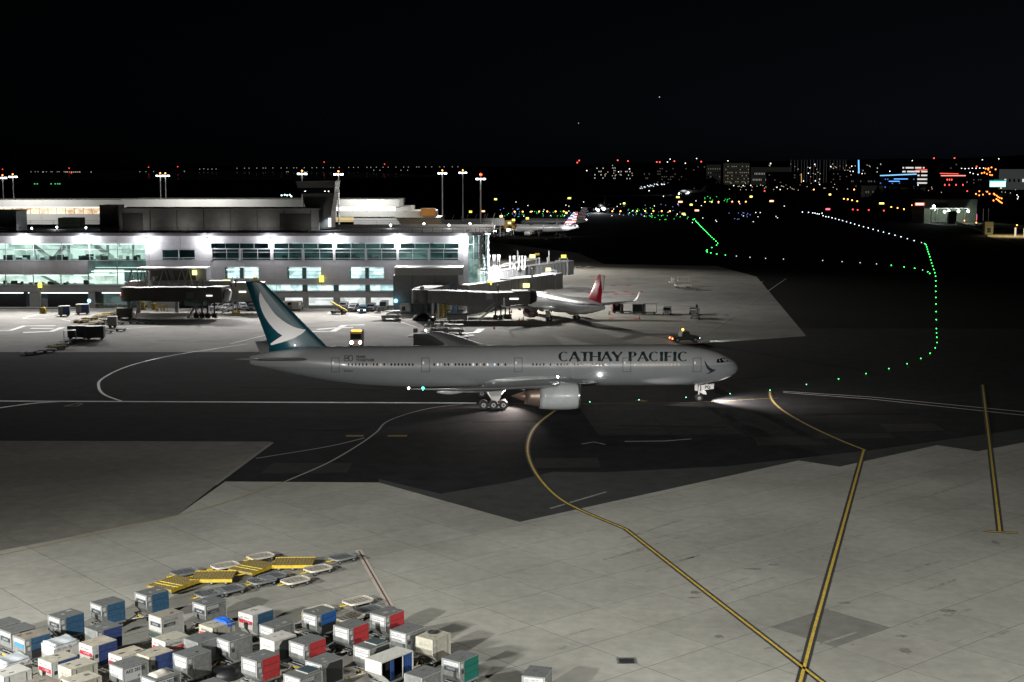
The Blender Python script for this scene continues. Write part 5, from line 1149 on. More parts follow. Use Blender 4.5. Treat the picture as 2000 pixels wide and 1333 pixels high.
mast(590, 339, 520, 'light mast half hidden behind the ramp tower'); mast(661, 340, 520, 'light mast just right of the ramp tower'); mast(864, 338, 560, 'light mast left of the three at the pier end', False, 90000); mast(904, 337, 620, 'middle one of the three light masts at the pier end'); mast(939, 349, 520, 'shorter light mast with a strong red beacon at the pier end', True, 330000, (22, 440, 0))
# shadows on the gate ramp come from a stand at the pier root outside this list: the fascia floods above
# ---------------------------------------------------------------- jet bridges
br_dark = M('bridge_dark_cladding', (.125, .12, .115), .6, .1, .8, .25); br_top = M('bridge_pale_roof', (.28, .28, .28), .6, 0, 1, .2); br_grey = M('bridge_grey_cladding', (.30, .30, .30), .5, .1, 1, .15); br_white = M('bridge_white_steel', (.52, .52, .52), .5, 0, 2, .15)
sign_y = EM('yellow_sign_glow', (1, .85, .12), 1.6); sign_yd = M('yellow_sign_panel', (.6, .45, .03), .5); sign_p = EM('pale_yellow_sign', (1, .95, .35), 2.0)
def tunnel(par, a, b, w, z0, z1, mat, roof, ribs=0, name='tunnel', z0b=None, z1b=None, ribm=None):
    a, b = Vector((a[0], a[1], 0)), Vector((b[0], b[1], 0)); d = (b - a).normalized(); n = Vector((-d.y, d.x, 0)) * w / 2
    z0b = z0 if z0b is None else z0b; z1b = z1 if z1b is None else z1b
    m = MB(); vs = [Vector((*(c + s_ * n).xy, z)) for c, zz in ((a, (z0, z1)), (b, (z0b, z1b))) for s_, z in ((-1, zz[0]), (1, zz[0]), (1, zz[1]), (-1, zz[1]))]
    m.add(vs, [(0, 1, 2, 3), (7, 6, 5, 4), (0, 4, 5, 1), (1, 5, 6, 2), (2, 6, 7, 3), (3, 7, 4, 0)]); o = m.build(name, mat, par)
    m = MB(); m.bar((a.x, a.y, z1 + .06), (b.x, b.y, z1b + .06), w + .15, .1); m.build('roof_deck', roof, par)
    L = (b - a).length
    for i in range(ribs):
        c = a + d * L * (i + .5) / ribs; u = (i + .5) / ribs
        for s_ in (-1, 1): MB().bar((*(c + s_ * (n + n.normalized() * .06)).xy, z0 + (z0b - z0) * u + .1), (*(c + s_ * (n + n.normalized() * .06)).xy, z1 + (z1b - z1) * u - .1), .12).build('rib', ribm or mat, o)
    return o
def legs(par, x, y, z, spread=1.4, wheels_=True, mat=None):
    mat = mat or steel_d
    for s_ in (-1, 1): MB().bar((x + s_ * spread, y, .5 if wheels_ else 0), (x + s_ * spread, y, z + 1.6), .35).build('drive_column', mat, par)
    MB().bar((x - spread, y, .6), (x + spread, y, .6), .5).bar((x - spread, y, z - .4), (x + spread, y, z - .4), .4).build('cross_beam', mat, par)
    if wheels_:
        for s_ in (-1, 1): MB().cyl((x + s_ * spread - .5, y - .0, .55), (x + s_ * spread + .5, y, .55), .55, n=14).build('wheel', rubber, par)
def stair(par, p, q, w=1.0):
    p, q = Vector(p), Vector(q); n = 9
    m = MB()
    for s_ in (-w / 2, w / 2): m.bar(p + Vector((0, s_, 0)), q + Vector((0, s_, 0)), .1, .3); m.bar(p + Vector((0, s_, 1)), q + Vector((0, s_, 1)), .06)
    s_ = m.build('stair_stringer', steel, par)
    for i in range(n): c = p + (q - p) * (i + .5) / n; MB().box(c.x - .15, c.y - w / 2 + .06, c.z - .02, c.x + .15, c.y + w / 2 - .06, c.z + .03).build('step', steel, par)
def sign(px, py, Y, w, h, mat, label, par=None):
    x, z = A(px, py, Y); k = Y / 2783
    t = thing('gate_sign', label, 'sign', (x, Y, z)); MB().box(-w * k / 2, -.12, -h * k / 2, w * k / 2, .12, h * k / 2).build('panel', mat, t); MB().box(-.08, .121, -h * k / 2 - .6, .08, .25, h * k / 2).build('mount', steel_d, t)
def AX(px, py, Y): return A(px, py, Y)
# left bridge in front of the glazed hall
Y1 = 333; jb = thing('jet_bridge', 'dark ribbed jet bridge with white end canopy at the left gate', 'jet bridge', (AX(250, 575, Y1)[0], Y1, 0)); jb.location = (0, 0, 0)
X = lambda px, Y=Y1: AX(px, 575, Y)[0]; Z = lambda py, Y=Y1: AX(400, py, Y)[1]
MB().cyl((X(251), Y1, Z(588)), (X(251), Y1, Z(561)), 1.75, n=16).build('rotunda', br_dark, jb); MB().cyl((X(251), Y1, 0), (X(251), Y1, Z(588)), .5, n=10).build('rotunda_column', steel, jb)
tunnel(jb, (X(255), Y1), (X(303), Y1), 2.7, Z(587), Z(562.5), br_dark, br_top, 6); tunnel(jb, (X(298), Y1), (X(376), Y1), 3.1, Z(588.5), Z(561.5), br_dark, br_top, 9); tunnel(jb, (X(372), Y1), (X(415), Y1), 3.6, Z(588), Z(562), br_dark, br_top, 2, 'cab_corridor')
tunnel(jb, (X(412), Y1), (X(443), Y1 - 1), 4.2, Z(590), Z(560), br_dark, br_top, 0, 'cab')
MB().cyl((X(442.5), Y1 - 1, Z(575.5)), (X(447), Y1 - 1, Z(576)), 1.45, 1.62, n=16).cyl((X(447.2), Y1 - 1, Z(576)), (X(452), Y1 - 1, Z(577)), 1.6, 1.3, n=16).build('end_canopy', M('white_bellows', (.7, .7, .7), .6), jb)
MB().box(X(407), Y1 - 2.4, Z(577.5), X(424), Y1 - 2.3, Z(575)).build('lit_strip', EM('bridge_strip', (1, 1, .95), 1.6), jb)
MB().box(X(368), Y1 - 2.2, Z(582), X(381), Y1 - 1.62, Z(570)).build('control_box', M('control_box_grey', (.2, .2, .2), .5), jb)
legs(jb, X(388), Y1, Z(588), .7); legs(jb, X(411), Y1 + .2, Z(588), .8); stair(jb, (X(389), Y1 - 2.4, Z(591)), (X(370), Y1 - 2.4, .2))
for px in (386, 397, 452, 461): MB().bar((X(px), Y1, Z(561)), (X(px), Y1, Z(547)), .22).build('post', steel_d, jb)
for px in (262, 300, 275): MB().bar((X(px) - .6, Y1 - 2, Z(588)), (X(px), Y1 - 2, Z(594)), .08).bar((X(px), Y1 - 2, Z(594)), (X(px) + .5, Y1 - 2, Z(588)), .08).build('cable_loop', rubber, jb)
lamp('SPOT', (X(395), Y1 + 1, Z(592)), 900, (1, 1, 1), (X(400), Y1 + 4, 0), .2, 120, .8)
# canopy walkway with V struts behind it
Y2 = 345; vb = thing('jet_bridge', 'white roofed fixed walkway carried on V struts, behind the left dark bridge', 'jet bridge', (0, 0, 0)); X2 = lambda px: X(px, Y2); Z2 = lambda py: Z(py, Y2)
MB().box(X2(272), Y2 - 1.4, Z2(527.5), X2(405), Y2 + 4, Z2(523)).build('canopy_roof', br_white, vb); MB().box(X2(385), Y2 - 1, Z2(560), X2(406), Y2 + 4, Z2(527.6)).build('end_wall', wall_m[0], vb)
tunnel(vb, (X2(300), Y2), (X2(455), Y2), 3, Z2(561), Z2(549), br_grey, br_white, 10); MB().box(X2(255), Y2 - 1.4, Z2(563), X2(286), Y2 + 2, Z2(549)).build('corner_box', br_white, vb)
MB().box(X2(290), Y2 + 1.6, Z2(549), X2(384), Y2 + 1.8, Z2(528)).build('back_screen', M('back_screen', (.2, .2, .19), .7), vb)
for a, b in ((262, 268), (272, 278), (283, 275), (285, 292), (294, 290), (297, 303), (324, 315), (326, 337), (333, 345), (338, 348), (359, 350), (360, 368), (372, 365), (373, 381), (262, 252)):
    MB().bar((X2(a), Y2 - 1.55, Z2(525)), (X2(b), Y2 - 2.4, Z2(556 if b > 300 else 566)), .2).build('strut', br_white, vb)
MB().cyl((X2(306), Y2 - .5, Z2(549)), (X2(306), Y2 - .5, Z2(540)), .7, n=12).build('vent_drum', br_white, vb); MB().cyl((X2(249), Y2 - .5, Z2(560)), (X2(249), Y2 - .5, Z2(551)), .5, n=12).build('vent_drum', br_white, vb)
for px in (270, 345): MB().bar((X2(px), Y2, 0), (X2(px), Y2, Z2(561)), .8).build('support_column', steel, vb)
b2 = thing('jet_bridge', 'pale second jet bridge cab on a yellow drive unit, just left of the teal tail', 'jet bridge', (0, 0, 0))
tunnel(b2, (X2(456), Y2 - 2), (X2(520), Y2 - 2), 4, Z2(586), Z2(551), M('beige_cab', (.33, .32, .28), .6, 0, 1, .15), br_white, 4, 'cab'); MB().box(X2(473), Y2 - 4.15, Z2(569), X2(487), Y2 - 4.08, Z2(566)).build('lit_strip', MATS['bridge_strip'], b2)
for px in (458, 467): MB().bar((X2(px), Y2 - 2, .6), (X2(px), Y2 - 2, Z2(586)), .3).bar((X2(px), Y2 - 2, Z2(551)), (X2(px), Y2 - 2, Z2(540)), .2).build('drive_column', steel, b2)
MB().box(X2(457), Y2 - 3, .1, X2(470), Y2 - 1, .55).build('drive_base', yel, b2); stair(b2, (X2(460), Y2 - 4.6, Z2(588)), (X2(440), Y2 - 4.6, .2))
sign(380, 533, 343, 9, 9, sign_p, 'glowing pale sign at the right end of the white canopy'); sign(442, 551, 344, 14, 8, sign_p, 'glowing pale sign box above the left bridge corridor'); sign(499, 545, 346, 9, 6, sign_yd, 'small yellow sign box above the tip of the teal tail')
sign(628, 545, 354, 9, 13, sign_y, 'amber gate sign hanging on the wall between two office windows'); sign(78, 558, 353, 8, 9, sign_y, 'amber gate sign on the wall below the left glazed hall'); sign(878, 531, 347, 8, 7, sign_yd, 'yellow sign on the gate box'); sign(895, 525, 350, 8, 10, sign_y, 'bright yellow sign on the corner pier')
# gate block and middle bridge
gb = thing('gate_block', 'grey blockhouse with an overhanging upper box in front of the terminal right end', 'building', (0, 0, 0)); YB = 346
XB = lambda px, Y=YB: A(px, 570, Y)[0]; ZB = lambda py, Y=YB: A(880, py, Y)[1]
MB().box(XB(768), YB, 0, XB(893), 353.4, ZB(538)).build('wall', M('blockhouse_grey', (.17, .175, .17), .7, 0, .8, .15), gb); MB().box(XB(772), YB - 1, ZB(537.5), XB(903), 353.3, ZB(525)).build('upper_box', M('blockhouse_upper', (.30, .30, .29), .6, 0, 1, .1), gb)
MB().box(XB(771), YB - 1.3, ZB(524.8), XB(904), 353.2, ZB(522)).build('roof', br_white, gb)
for px in (805, 850): MB().box(XB(px), YB - .05, 0, XB(px) + .1, YB - .002, ZB(540)).build('joint', dark_in, gb)
mb_ = thing('jet_bridge', 'dark jet bridge in telescoping sections docked to the red-tailed jet', 'jet bridge', (0, 0, 0)); Y3 = 329.5
X3 = lambda px, Y=Y3: A(px, 580, Y)[0]; Z3 = lambda py, Y=Y3: A(900, py, Y)[1]
tunnel(mb_, (XB(862), 345.6), (X3(826, 332), 332), 4.4, Z3(592), Z3(566), br_grey, br_white, 3, 'corridor')
MB().cyl((X3(822), Y3 + 1, Z3(593)), (X3(822), Y3 + 1, Z3(566)), 2.2, n=18).build('rotunda', br_dark, mb_); MB().cyl((X3(824), Y3 + .5, Z3(566)), (X3(824), Y3 + .5, Z3(560)), .5, n=10).build('vent_drum', br_grey, mb_)
tunnel(mb_, (X3(836), Y3), (X3(878), Y3), 2.8, Z3(592), Z3(568), br_dark, br_top, 3); tunnel(mb_, (X3(874), Y3), (X3(917), Y3), 3.1, Z3(595), Z3(568.5), br_dark, br_top, 3, z0b=Z3(597), z1b=Z3(569.5)); tunnel(mb_, (X3(913), Y3), (X3(975), Y3 - .5), 3.4, Z3(597), Z3(570), br_dark, br_top, 4, z0b=Z3(600), z1b=Z3(572))
tunnel(mb_, (X3(973), Y3 - .5), (X3(1003), Y3), 3.7, Z3(595), Z3(571), br_dark, br_grey, 0, 'cab_corridor'); tunnel(mb_, (X3(1001), Y3 + .3), (X3(1034), Y3 + 1.2), 4.3, Z3(594), Z3(569), br_dark, br_grey, 2, 'cab')
b = MB()
for k in range(4): b.cyl((X3(1034 + k * 3), Y3 - .5 + k * .3, Z3(580 - k * .3)), (X3(1036.4 + k * 3), Y3 - .4 + k * .3, Z3(580 - k * .3)), 1.75 - k * .12, n=14)
b.build('end_canopy', M('black_bellows', (.02, .02, .02), .8), mb_)
MB().box(X3(992), Y3 - 2.0, Z3(584), X3(1013), Y3 - 1.96, Z3(581)).build('lit_strip', MATS['bridge_strip'], mb_); MB().box(X3(950), Y3 - 2.6, Z3(583), X3(963), Y3 - 1.9, Z3(572)).build('control_box', MATS['control_box_grey'], mb_)
legs(mb_, X3(973), Y3 - .6, Z3(597), .6); legs(mb_, X3(991), Y3 + 1, Z3(595), .5); stair(mb_, (X3(966), Y3 - 2.8, Z3(598)), (X3(936), Y3 - 2.8, .2))
for px in (845, 856): MB().bar((X3(px), Y3, 0), (X3(px), Y3, Z3(592)), .45).build('support_column', steel, mb_)
MB().bar((X3(973), Y3 - .5, Z3(572)), (X3(973), Y3 - .5, Z3(556)), .3).build('post', steel_d, mb_)
MB().box(X3(912), Y3 + 2, Z3(612), X3(962), Y3 + 6, Z3(600)).build('under_box', br_dark, mb_)
for i, (px, c) in enumerate(((773, (.2, .7, 1)), (887, (.1, .5, 1)), (174, (.2, .7, 1)))):
    x, z = A(px, 588, 345); t = thing('blue_lamp', ['small blue lamp left of the blockhouse', 'bright blue lamp under the middle jet bridge', 'small cyan lamp on the left undercroft column'][i], 'lamp', (x, 345, z)); MB().ball((0, 0, 0), .45, 8, 6).build('lens', EM('blue_lens_%d' % i, c, 6), t); MB().bar((0, .3, 0), (0, 3, 0), .1).build('bracket', steel_d, t)
x, z = A(238, 575, 340); t = thing('red_lamp', 'small red lamp at the left end of the dark left bridge', 'lamp', (x, 340, z)); MB().ball((0, 0, 0), .4, 8, 6).build('lens', EM('red_lens', (1, .05, .03), 6), t); MB().bar((0, .3, 0), (0, 2, 0), .1).build('bracket', steel_d, t)
# three pale bridges on the right, seen end-on behind the corner
def far_bridge(label, p0, Ya, p1, Yb, zr, ribs, w=3.4, mat=None, h=3.7):
    t = thing('jet_bridge', label, 'jet bridge', (0, 0, 0)); xa = A(p0, 550, Ya)[0]; xb = A(p1, 530, Yb)[0]
    tunnel(t, (xa, Ya), (xa + (xb - xa) * .5, Ya + (Yb - Ya) * .5), w - .4, zr - h + .3, zr - .2, mat or br_white, br_white, ribs // 2, ribm=br_grey); tunnel(t, (xa + (xb - xa) * .48, Ya + (Yb - Ya) * .48), (xb, Yb), w, zr - h, zr, mat or br_white, br_white, ribs // 2 + 2, ribm=M('rib_dark_grey', (.2, .2, .2), .6))  # outer half has darker grey ribs
    d = Vector((xb - xa, Yb - Ya, 0)).normalized(); tunnel(t, (xb + d.x * .3, Yb + d.y * .3), (xb + d.x * 4, Yb + d.y * 4), w + 1, zr - h - .2, zr + .2, br_grey, br_white, 0, 'cab')
    legs(t, xb - d.x * 4, Yb - d.y * 4, zr - h, 1.2, True, br_white)
    for s_ in (-1.6, 1.6):
        MB().bar((xb - d.x * 1 , Yb + s_, zr + 1.1), (xb + d.x * 4, Yb + s_, zr + 1.1), .08).bar((xb - d.x, Yb + s_, zr + .1), (xb - d.x, Yb + s_, zr + 1.1), .08).bar((xb + d.x * 4, Yb + s_, zr + .1), (xb + d.x * 4, Yb + s_, zr + 1.1), .08).build('top_rail', br_white, t)
    return t
cb1 = far_bridge('grey ribbed jet bridge running right from the corner, nearest of three', 905, 343, 1070, 375, 7.0, 14, mat=br_grey)
cb2 = far_bridge('white jet bridge behind the grey ribbed one, ending highest at the right', 946, 386, 1096, 426, 7.0, 16)
cb3 = far_bridge('white jet bridge farthest back of the three at the corner', 948, 396, 1035, 436, 7.0, 10)
def pole(par, px, y0, y1, Y, lean=0, r=.22): x, z0 = A(px, y1, Y); z1 = A(px, y0, Y)[1]; MB().bar((x, Y, z0), (x + lean, Y, z1), r * 2).build('strut', br_white, par)
for px, lean in ((948, -.6), (952, .7), (956, -.5), (963, .6), (967, -.6), (972, .6), (975, -.4)): pole(cb3, px, 498, 526, 394, lean)
for px, lean in ((996, 0), (1002, .5), (1006, -.5), (1012, .4), (1020, 0), (1024, .3)): pole(cb2, px, 500, 527, 398, lean)
for px, a, b in ((1053, 503, 520), (1069, 503, 522), (1011, 490, 512), (1072, 490, 512)): pole(cb2, px, a, b, 415, 0, .15)
pole(cb1, 1039, 525, 565, 366, 0, .3)
sign(1040, 501, 434, 11, 7, sign_p, 'glowing yellow sign above the farthest white bridge'); sign(1049, 497, 437, 9, 4, sign_yd, 'dull yellow sign just behind the glowing one on the farthest bridge'); sign(1101, 501, 424, 10, 6, sign_y, 'yellow sign at the right end of the white bridge'); sign(1071, 527, 392, 10, 7, sign_p, 'glowing yellow sign on the side of the white bridge'); sign(1028, 558, 362, 13, 8, sign_p, 'large glowing yellow sign on the grey ribbed bridge'); sign(957, 553, 350, 7, 7, sign_y, 'small amber sign above the middle dark bridge')
lamp('SPOT', (A(985, 480, 376)[0], 376, 16), 42000, (.97, .98, 1), (A(1010, 530, 400)[0], 400, 6), .3, 130, .8)
# pale row of bridges behind the roof, far gates
for i, (px, w_, yt) in enumerate([(800, 60, 432), (860, 50, 430), (905, 50, 428), (945, 40, 427)]):
    Y = 742 - i * 4; xa = A(px, 440, Y)[0]; xb = A(px + w_, 440, Y)[0]; zt = A(px, yt, Y)[1]
    t = thing('jet_bridge', 'pale distant jet bridge section, %s in the row behind the rounded roof end' % ['leftmost', 'second', 'middle', 'fourth', 'rightmost'][i], 'jet bridge', (0, 0, 0)); tunnel(t, (xa, Y), (xb, Y), 3.4, zt - 3.6, zt, br_white if i < 4 else br_grey, br_white, 9, ribm=br_grey)
    for k in range(3): MB().bar((xa + (xb - xa) * (k + .5) / 3 - .5, Y, zt), (xa + (xb - xa) * (k + .5) / 3 + .4, Y, zt + 2.6), .2).build('strut', br_white, t)
    for q in (.2, .8): MB().bar((xa + (xb - xa) * q, Y, 0), (xa + (xb - xa) * q, Y, zt - 3.6), .6).build('support_column', steel, t)
for px, py, m, lab in ((919, 414, sign_y, 'distant amber sign above the pale bridge row'), (979, 423, sign_p, 'distant glowing sign left of the flag-tailed jets'), (1003, 430, sign_y, 'distant yellow sign above the flag-tailed jet nose'), (1030, 427, sign_y, 'distant yellow sign over the flag-tailed jet fuselage'), (995, 436, sign_p, 'distant pale sign at the flag-tailed jet gate')): sign(px, py, 728, 6, 4, m, lab)
t = thing('jet_bridge', 'yellow and dark bridge cab at the nose of the striped-tail jet', 'jet bridge', (0, 0, 0)); q5 = lambda px: A(px, 440, 735)[0]; tunnel(t, (q5(972), 735), (q5(1004), 737), 4, 3.8, 8, M('orange_yellow_cab', (.45, .28, .06), .6, 0, 1, .3), yel, 5, 'cab'); tunnel(t, (q5(950), 733), (q5(973), 734), 3.6, 3.8, 9, br_grey, br_white, 7); legs(t, q5(990), 735, 3.8, 1)
# ---------------------------------------------------------------- vehicles
carg = M('car_glass', (.02, .025, .03), .08)
PAINTS = {'white': M('white_car_paint', (.65, .65, .65), .3, coat=.5), 'dark': M('dark_car_paint', (.05, .055, .065), .3, coat=.5), 'beige': M('beige_van_paint', (.4, .38, .32), .4), 'silver': M('silver_car_paint', (.35, .36, .37), .35, .3), 'green': M('green_truck_paint', (.04, .06, .05), .5), 'blue': M('blue_car_paint', (.04, .10, .16), .4), 'yellow': yel}
PROF = {'pickup': (5.4, [(-2.7, .45), (2.7, .45), (2.7, 1.05), (1.7, 1.15), (1.0, 1.8), (-.5, 1.85), (-.8, 1.1), (-2.7, 1.1)], [(.92, 1.2), (1.5, 1.18), (.95, 1.7), (-.42, 1.74), (-.6, 1.2)]),
        'suv': (4.7, [(-2.35, .4), (2.35, .4), (2.35, 1.0), (1.45, 1.12), (.7, 1.75), (-1.9, 1.8), (-2.3, 1.1)], [(-1.95, 1.15), (1.3, 1.15), (.68, 1.66), (-1.8, 1.7)]),
        'van': (5.4, [(-2.7, .4), (2.7, .4), (2.7, 1.1), (2.1, 1.35), (1.5, 2.2), (-2.65, 2.25)], [(-1.9, 1.35), (2.0, 1.36), (1.48, 2.0), (-1.9, 2.05)])}
def car(kind, label, px, py, hd, color, lights=0, amber=False, name=None, Z0=0.012):
    L, pr, gl = PROF[kind]; x, y = G(px, py); t = thing(name or 'parked_' + kind, label, {'pickup': 'pickup truck', 'suv': 'car', 'van': 'van'}[kind], (x, y, Z0), R(hd), 'parked cars along the terminal undercroft' if 598 < py < 611 and px < 760 else None)
    w_ = .92; MB().prism(pr, -w_, w_).build('body', PAINTS[color], t, bevel=.06)
    MB().prism(gl, -w_ - .012, -w_ + .01).prism(gl, w_ - .01, w_ + .012).build('side_window', carg, t)
    ws = [p for p in pr if p[1] > 1.05]; a = max(ws, key=lambda p: p[0] if p[1] < 1.5 else -9); b_ = max([p for p in pr if p[1] > 1.6], key=lambda p: p[0])
    MB().add([(a[0] - .05, -w_ * .85, a[1] + .07), (a[0] - .05, w_ * .85, a[1] + .07), (b_[0] + .06, w_ * .8, b_[1] - .06), (b_[0] + .06, -w_ * .8, b_[1] - .06)], [(0, 1, 2, 3)]).build('windscreen', carg, t)
    for q in (-L / 2 + 1.0, L / 2 - 1.0):
        for s_ in (-1, 1): wheel(t, q, s_ * (w_ - .06), .36, .24)
    for s_ in (-.68, .68): MB().box(L / 2 - .01, s_ - .16, .72, L / 2 + .03, s_ + .16, .92).build('headlight', EM('headlight_on', (1, .97, .92), 25) if lights else M('headlight_off', (.6, .6, .6), .2), t)
    for s_ in (-.75, .75): MB().box(-L / 2 - .03, s_ - .1, .75, -L / 2 + .01, s_ + .1, .95).build('tail_light', EM('tail_light_red', (1, .05, .02), 3) if lights == 2 else M('tail_lens', (.3, .01, .01), .3), t)
    MB().box(L / 2 - .005, -.45, .6, L / 2 + .02, .45, .85).build('grille', dark_in, t)
    if kind == 'pickup': MB().box(-2.62, -.8, 1.102, -.85, .8, 1.12).build('load_bed', dark_in, t)
    if amber: MB().box(-.2, -.5, pr[4][1] + .05, .05, .5, pr[4][1] + .2).build('light_bar', EM('amber_bar', (1, .5, .05), 12), t)
    return t
car('pickup', 'white pickup truck behind the legs of the left bridge, leftmost parked one', 425, 606, 250, 'white'); car('pickup', 'white pickup truck with dark grille between the two left bridges', 447, 608, 252, 'white')
car('pickup', 'white pickup truck just left of the yellow drive unit', 471, 605, 300, 'white'); car('suv', 'dark car with orange-lit front at the left of the teal tail', 494, 607, 268, 'dark')
car('van', 'beige van parked left of the box van beside the teal tail', 563, 606, 70, 'beige'); car('van', 'beige van with dark rear window right of the teal tail', 581, 606, 86, 'beige'); car('pickup', 'white pickup with dark glass, left of the white car by the lit garage', 673, 604, 262, 'white')
car('suv', 'white car parked nose-out next to the dark car by the garage', 690, 608, 262, 'white'); car('suv', 'dark blue car with glaring cold headlights near the garage', 709, 611, 268, 'blue', 1); car('suv', 'dark silver car at the right end of the row by the garage', 726, 607, 268, 'silver'); car('van', 'white van behind the grey lift truck left of the blockhouse', 750, 606, 268, 'white')
car('suv', 'silver car standing alone right of the red-tailed jet', 1303, 614, 262, 'silver')
x, y = G(709, 611); lamp('SPOT', (x, y - 3.2, .9), 900, (.75, .92, 1), (x, y - 14, 0), .1, 90, .8)
# the service truck with amber roof bar and glaring headlights behind the long jet
x, y = G(697, 676); tr = thing('service_truck', 'service truck with amber roof bar and glaring headlights behind the long jet', 'truck', (x, y, .012), R(-88))
MB().box(-3.4, -1.2, .8, .7, 1.2, 2.95).build('cargo_box', M('grey_box_body', (.22, .22, .22), .6), tr, bevel=.05); MB().prism([(.75, .5), (2.6, .5), (2.6, 1.5), (2.3, 2.7), (.75, 2.8)], -1.1, 1.1).build('cab', M('brown_cab', (.12, .07, .05), .5), tr, bevel=.06); MB().add([(2.63, -1, 1.55), (2.63, 1, 1.55), (2.36, .95, 2.6), (2.36, -.95, 2.6)], [(0, 1, 2, 3)]).build('windscreen', carg, tr)
MB().box(.4, -1.0, 2.97, .68, 1.0, 3.2).build('light_bar', EM('amber_bar', (1, .5, .05), 5), tr); MB().box(-3.3, -1.1, 2.96, .3, 1.1, 3.05).build('roof', br_white, tr)
MB().box(.71, -.8, 2.82, .78, .8, 3.0).build('lamp_panel', EM('orange_panel', (1, .45, .05), .8), tr)
for q in (-2.3, 1.6):
    for s_ in (-1, 1): wheel(tr, q, s_ * 1.0, .5, .3)
for s_ in (-.85, .85): MB().ball((2.7, s_, 1.0), .3, 10, 6).build('headlight', EM('headlight_strong', (1, .95, .9), 30), tr)
lamp('SPOT', (x, y - 3.2, 1.2), 1500, (1, .95, .88), (x, y - 16, 0), .1, 100, .8)
# tug with amber beacons and a pale beam on the dark apron
x, y = G(1337, 668); tg = thing('pushback_tug', 'dark tug with amber beacons throwing a pale beam to the right', 'tug', (x, y, .01), R(12))
MB().prism([(-2.8, .4), (2.8, .4), (2.8, 1.1), (.9, 1.25), (.6, 2.2), (-.8, 2.2), (-1.0, 1.2), (-2.8, 1.1)], -1.2, 1.2).build('body', M('dark_tug_paint', (.035, .035, .03), .5), tg, bevel=.05)
for q in (-1.9, 1.9):
    for s_ in (-1, 1): wheel(tg, q, s_ * 1.05, .5, .35)
MB().ball((-.4, 0, 2.5), .22, 8, 5).build('beacon', EM('amber_beacon', (1, .45, .05), 14), tg); MB().ball((-.5, -.9, 1.7), .2, 8, 5).build('beacon', MATS['amber_beacon'], tg)
for s_ in (-.9, .9): MB().ball((-2.85, s_, .8), .17, 8, 5).build('tail_light', EM('orange_red_tail', (1, .15, .03), 12), tg); MB().ball((2.85, s_, .8), .1, 8, 5).build('headlight', EM('cool_headlight', (.8, .95, 1), 12), tg)
lamp('SPOT', (x + 3.1, y + .5, 1.0), 3200, (.72, .92, .95), (x + 22, y + 3.5, 0), .1, 50, .8); lamp('POINT', (x - .5, y - 1, 2.7), 25, (1, .45, .05), None, .2)
# ---------------------------------------------------------------- ramp equipment
def cart(label, px, py, hd, L=3.0, W=1.6, H=1.7, body=None, side=None, open_=False, name='baggage_cart', cat='cart', group=None):
    x, y = G(px, py); t = thing(name, label, cat, (x, y, .012), R(hd), group); b0 = .5
    MB().box(-L / 2, -W / 2, b0 - .12, L / 2, W / 2, b0).build('deck', steel_d, t)
    if open_:
        MB().box(-L / 2, -W / 2, b0 + .001, -L / 2 + .08, W / 2, b0 + H).box(L / 2 - .08, -W / 2, b0 + .001, L / 2, W / 2, b0 + H).build('end_panel', body or alu, t); MB().box(-L / 2, -W / 2, b0 + H + .001, L / 2, W / 2, b0 + H + .06).build('roof', body or alu, t)
        if side: MB().box(-L / 2 + .1, W / 2 - .06, b0 + .01, L / 2 - .1, W / 2 - .03, b0 + H - .01).build('side_curtain', side, t)
    else:
        MB().box(-L / 2, -W / 2, b0 + .001, L / 2, W / 2, b0 + H).build('body', body or alu, t, bevel=.04); MB().box(-L / 2 - .02, -W / 2 - .02, b0 + H + .001, L / 2 + .02, W / 2 + .02, b0 + H + .05).build('roof', body if name != 'baggage_cart' else br_white, t)
        if side: MB().box(-L / 2 + .42 * L, -W / 2 - .04, b0 + .05, L / 2 - .05, -W / 2 - .005, b0 + H - .05).build('side_curtain', side, t)
    for q in (-L / 2 + .5, L / 2 - .5):
        for s_ in (-1, 1): wheel(t, q, s_ * (W / 2 - .12), .24, .14)
    MB().bar((-L / 2, 0, .35), (-L / 2 - 1.0, 0, .3), .08).build('drawbar', steel, t); return t
cart('white topped cart with blue side standing left by the undercroft columns', 126, 618, 12, 2.6, 1.8, 1.9, alu, navy); cart('white topped cart with blue side beside the left undercroft column, right one', 162, 614, 12, 3.0, 1.8, 1.9, alu, navy)
cart('small white box cart standing alone right of the worn dollies', 220, 640, 8, 2.0, 1.8, 1.9, alu_l, None); cart('dark open-ended container on a dolly, lowest of the three by the gate letters', 137, 670, 20, 2.4, 1.9, 2.0, alu_l, None, True); cart('long teal grey container cart behind the open-ended one', 152, 662, 8, 3.8, 2.0, 2.2, M('teal_grey_cart', (.16, .19, .19), .6), None); cart('long dark cart with white end right of the teal grey one', 187, 663, 6, 3.6, 2.0, 2.2, M('dark_cart', (.09, .095, .09), .6), None)
cart('boxy grey pallet load between yellow frames below the left bridge', 244, 623, 4, 3.4, 2.2, 2.0, alu_d, None)
for i, (px, py, hd, L, H, op, lab) in enumerate([(1206, 612, 6, 2.6, 1.8, True, 'dark open cart with red end just right of the silver jet tail'), (1224, 612, 4, 3.0, 1.9, True, 'open cart with pale frame, second from the jet tail'), (1247, 614, 4, 3.2, 1.9, True, 'dark cart with tall grey end, third from the jet tail'), (1268, 614, 4, 3.4, 2.0, True, 'low cart with two tall grey end boards, rightmost of the row')]):
    cart(lab, px, py, hd, L, 1.6, H, [M('maroon_end', (.2, .04, .04), .6), alu_l, alu, alu][i], [dark_in, None, dark_in, None][i], op)
RG = 'worn flat dollies parked on the left ramp'
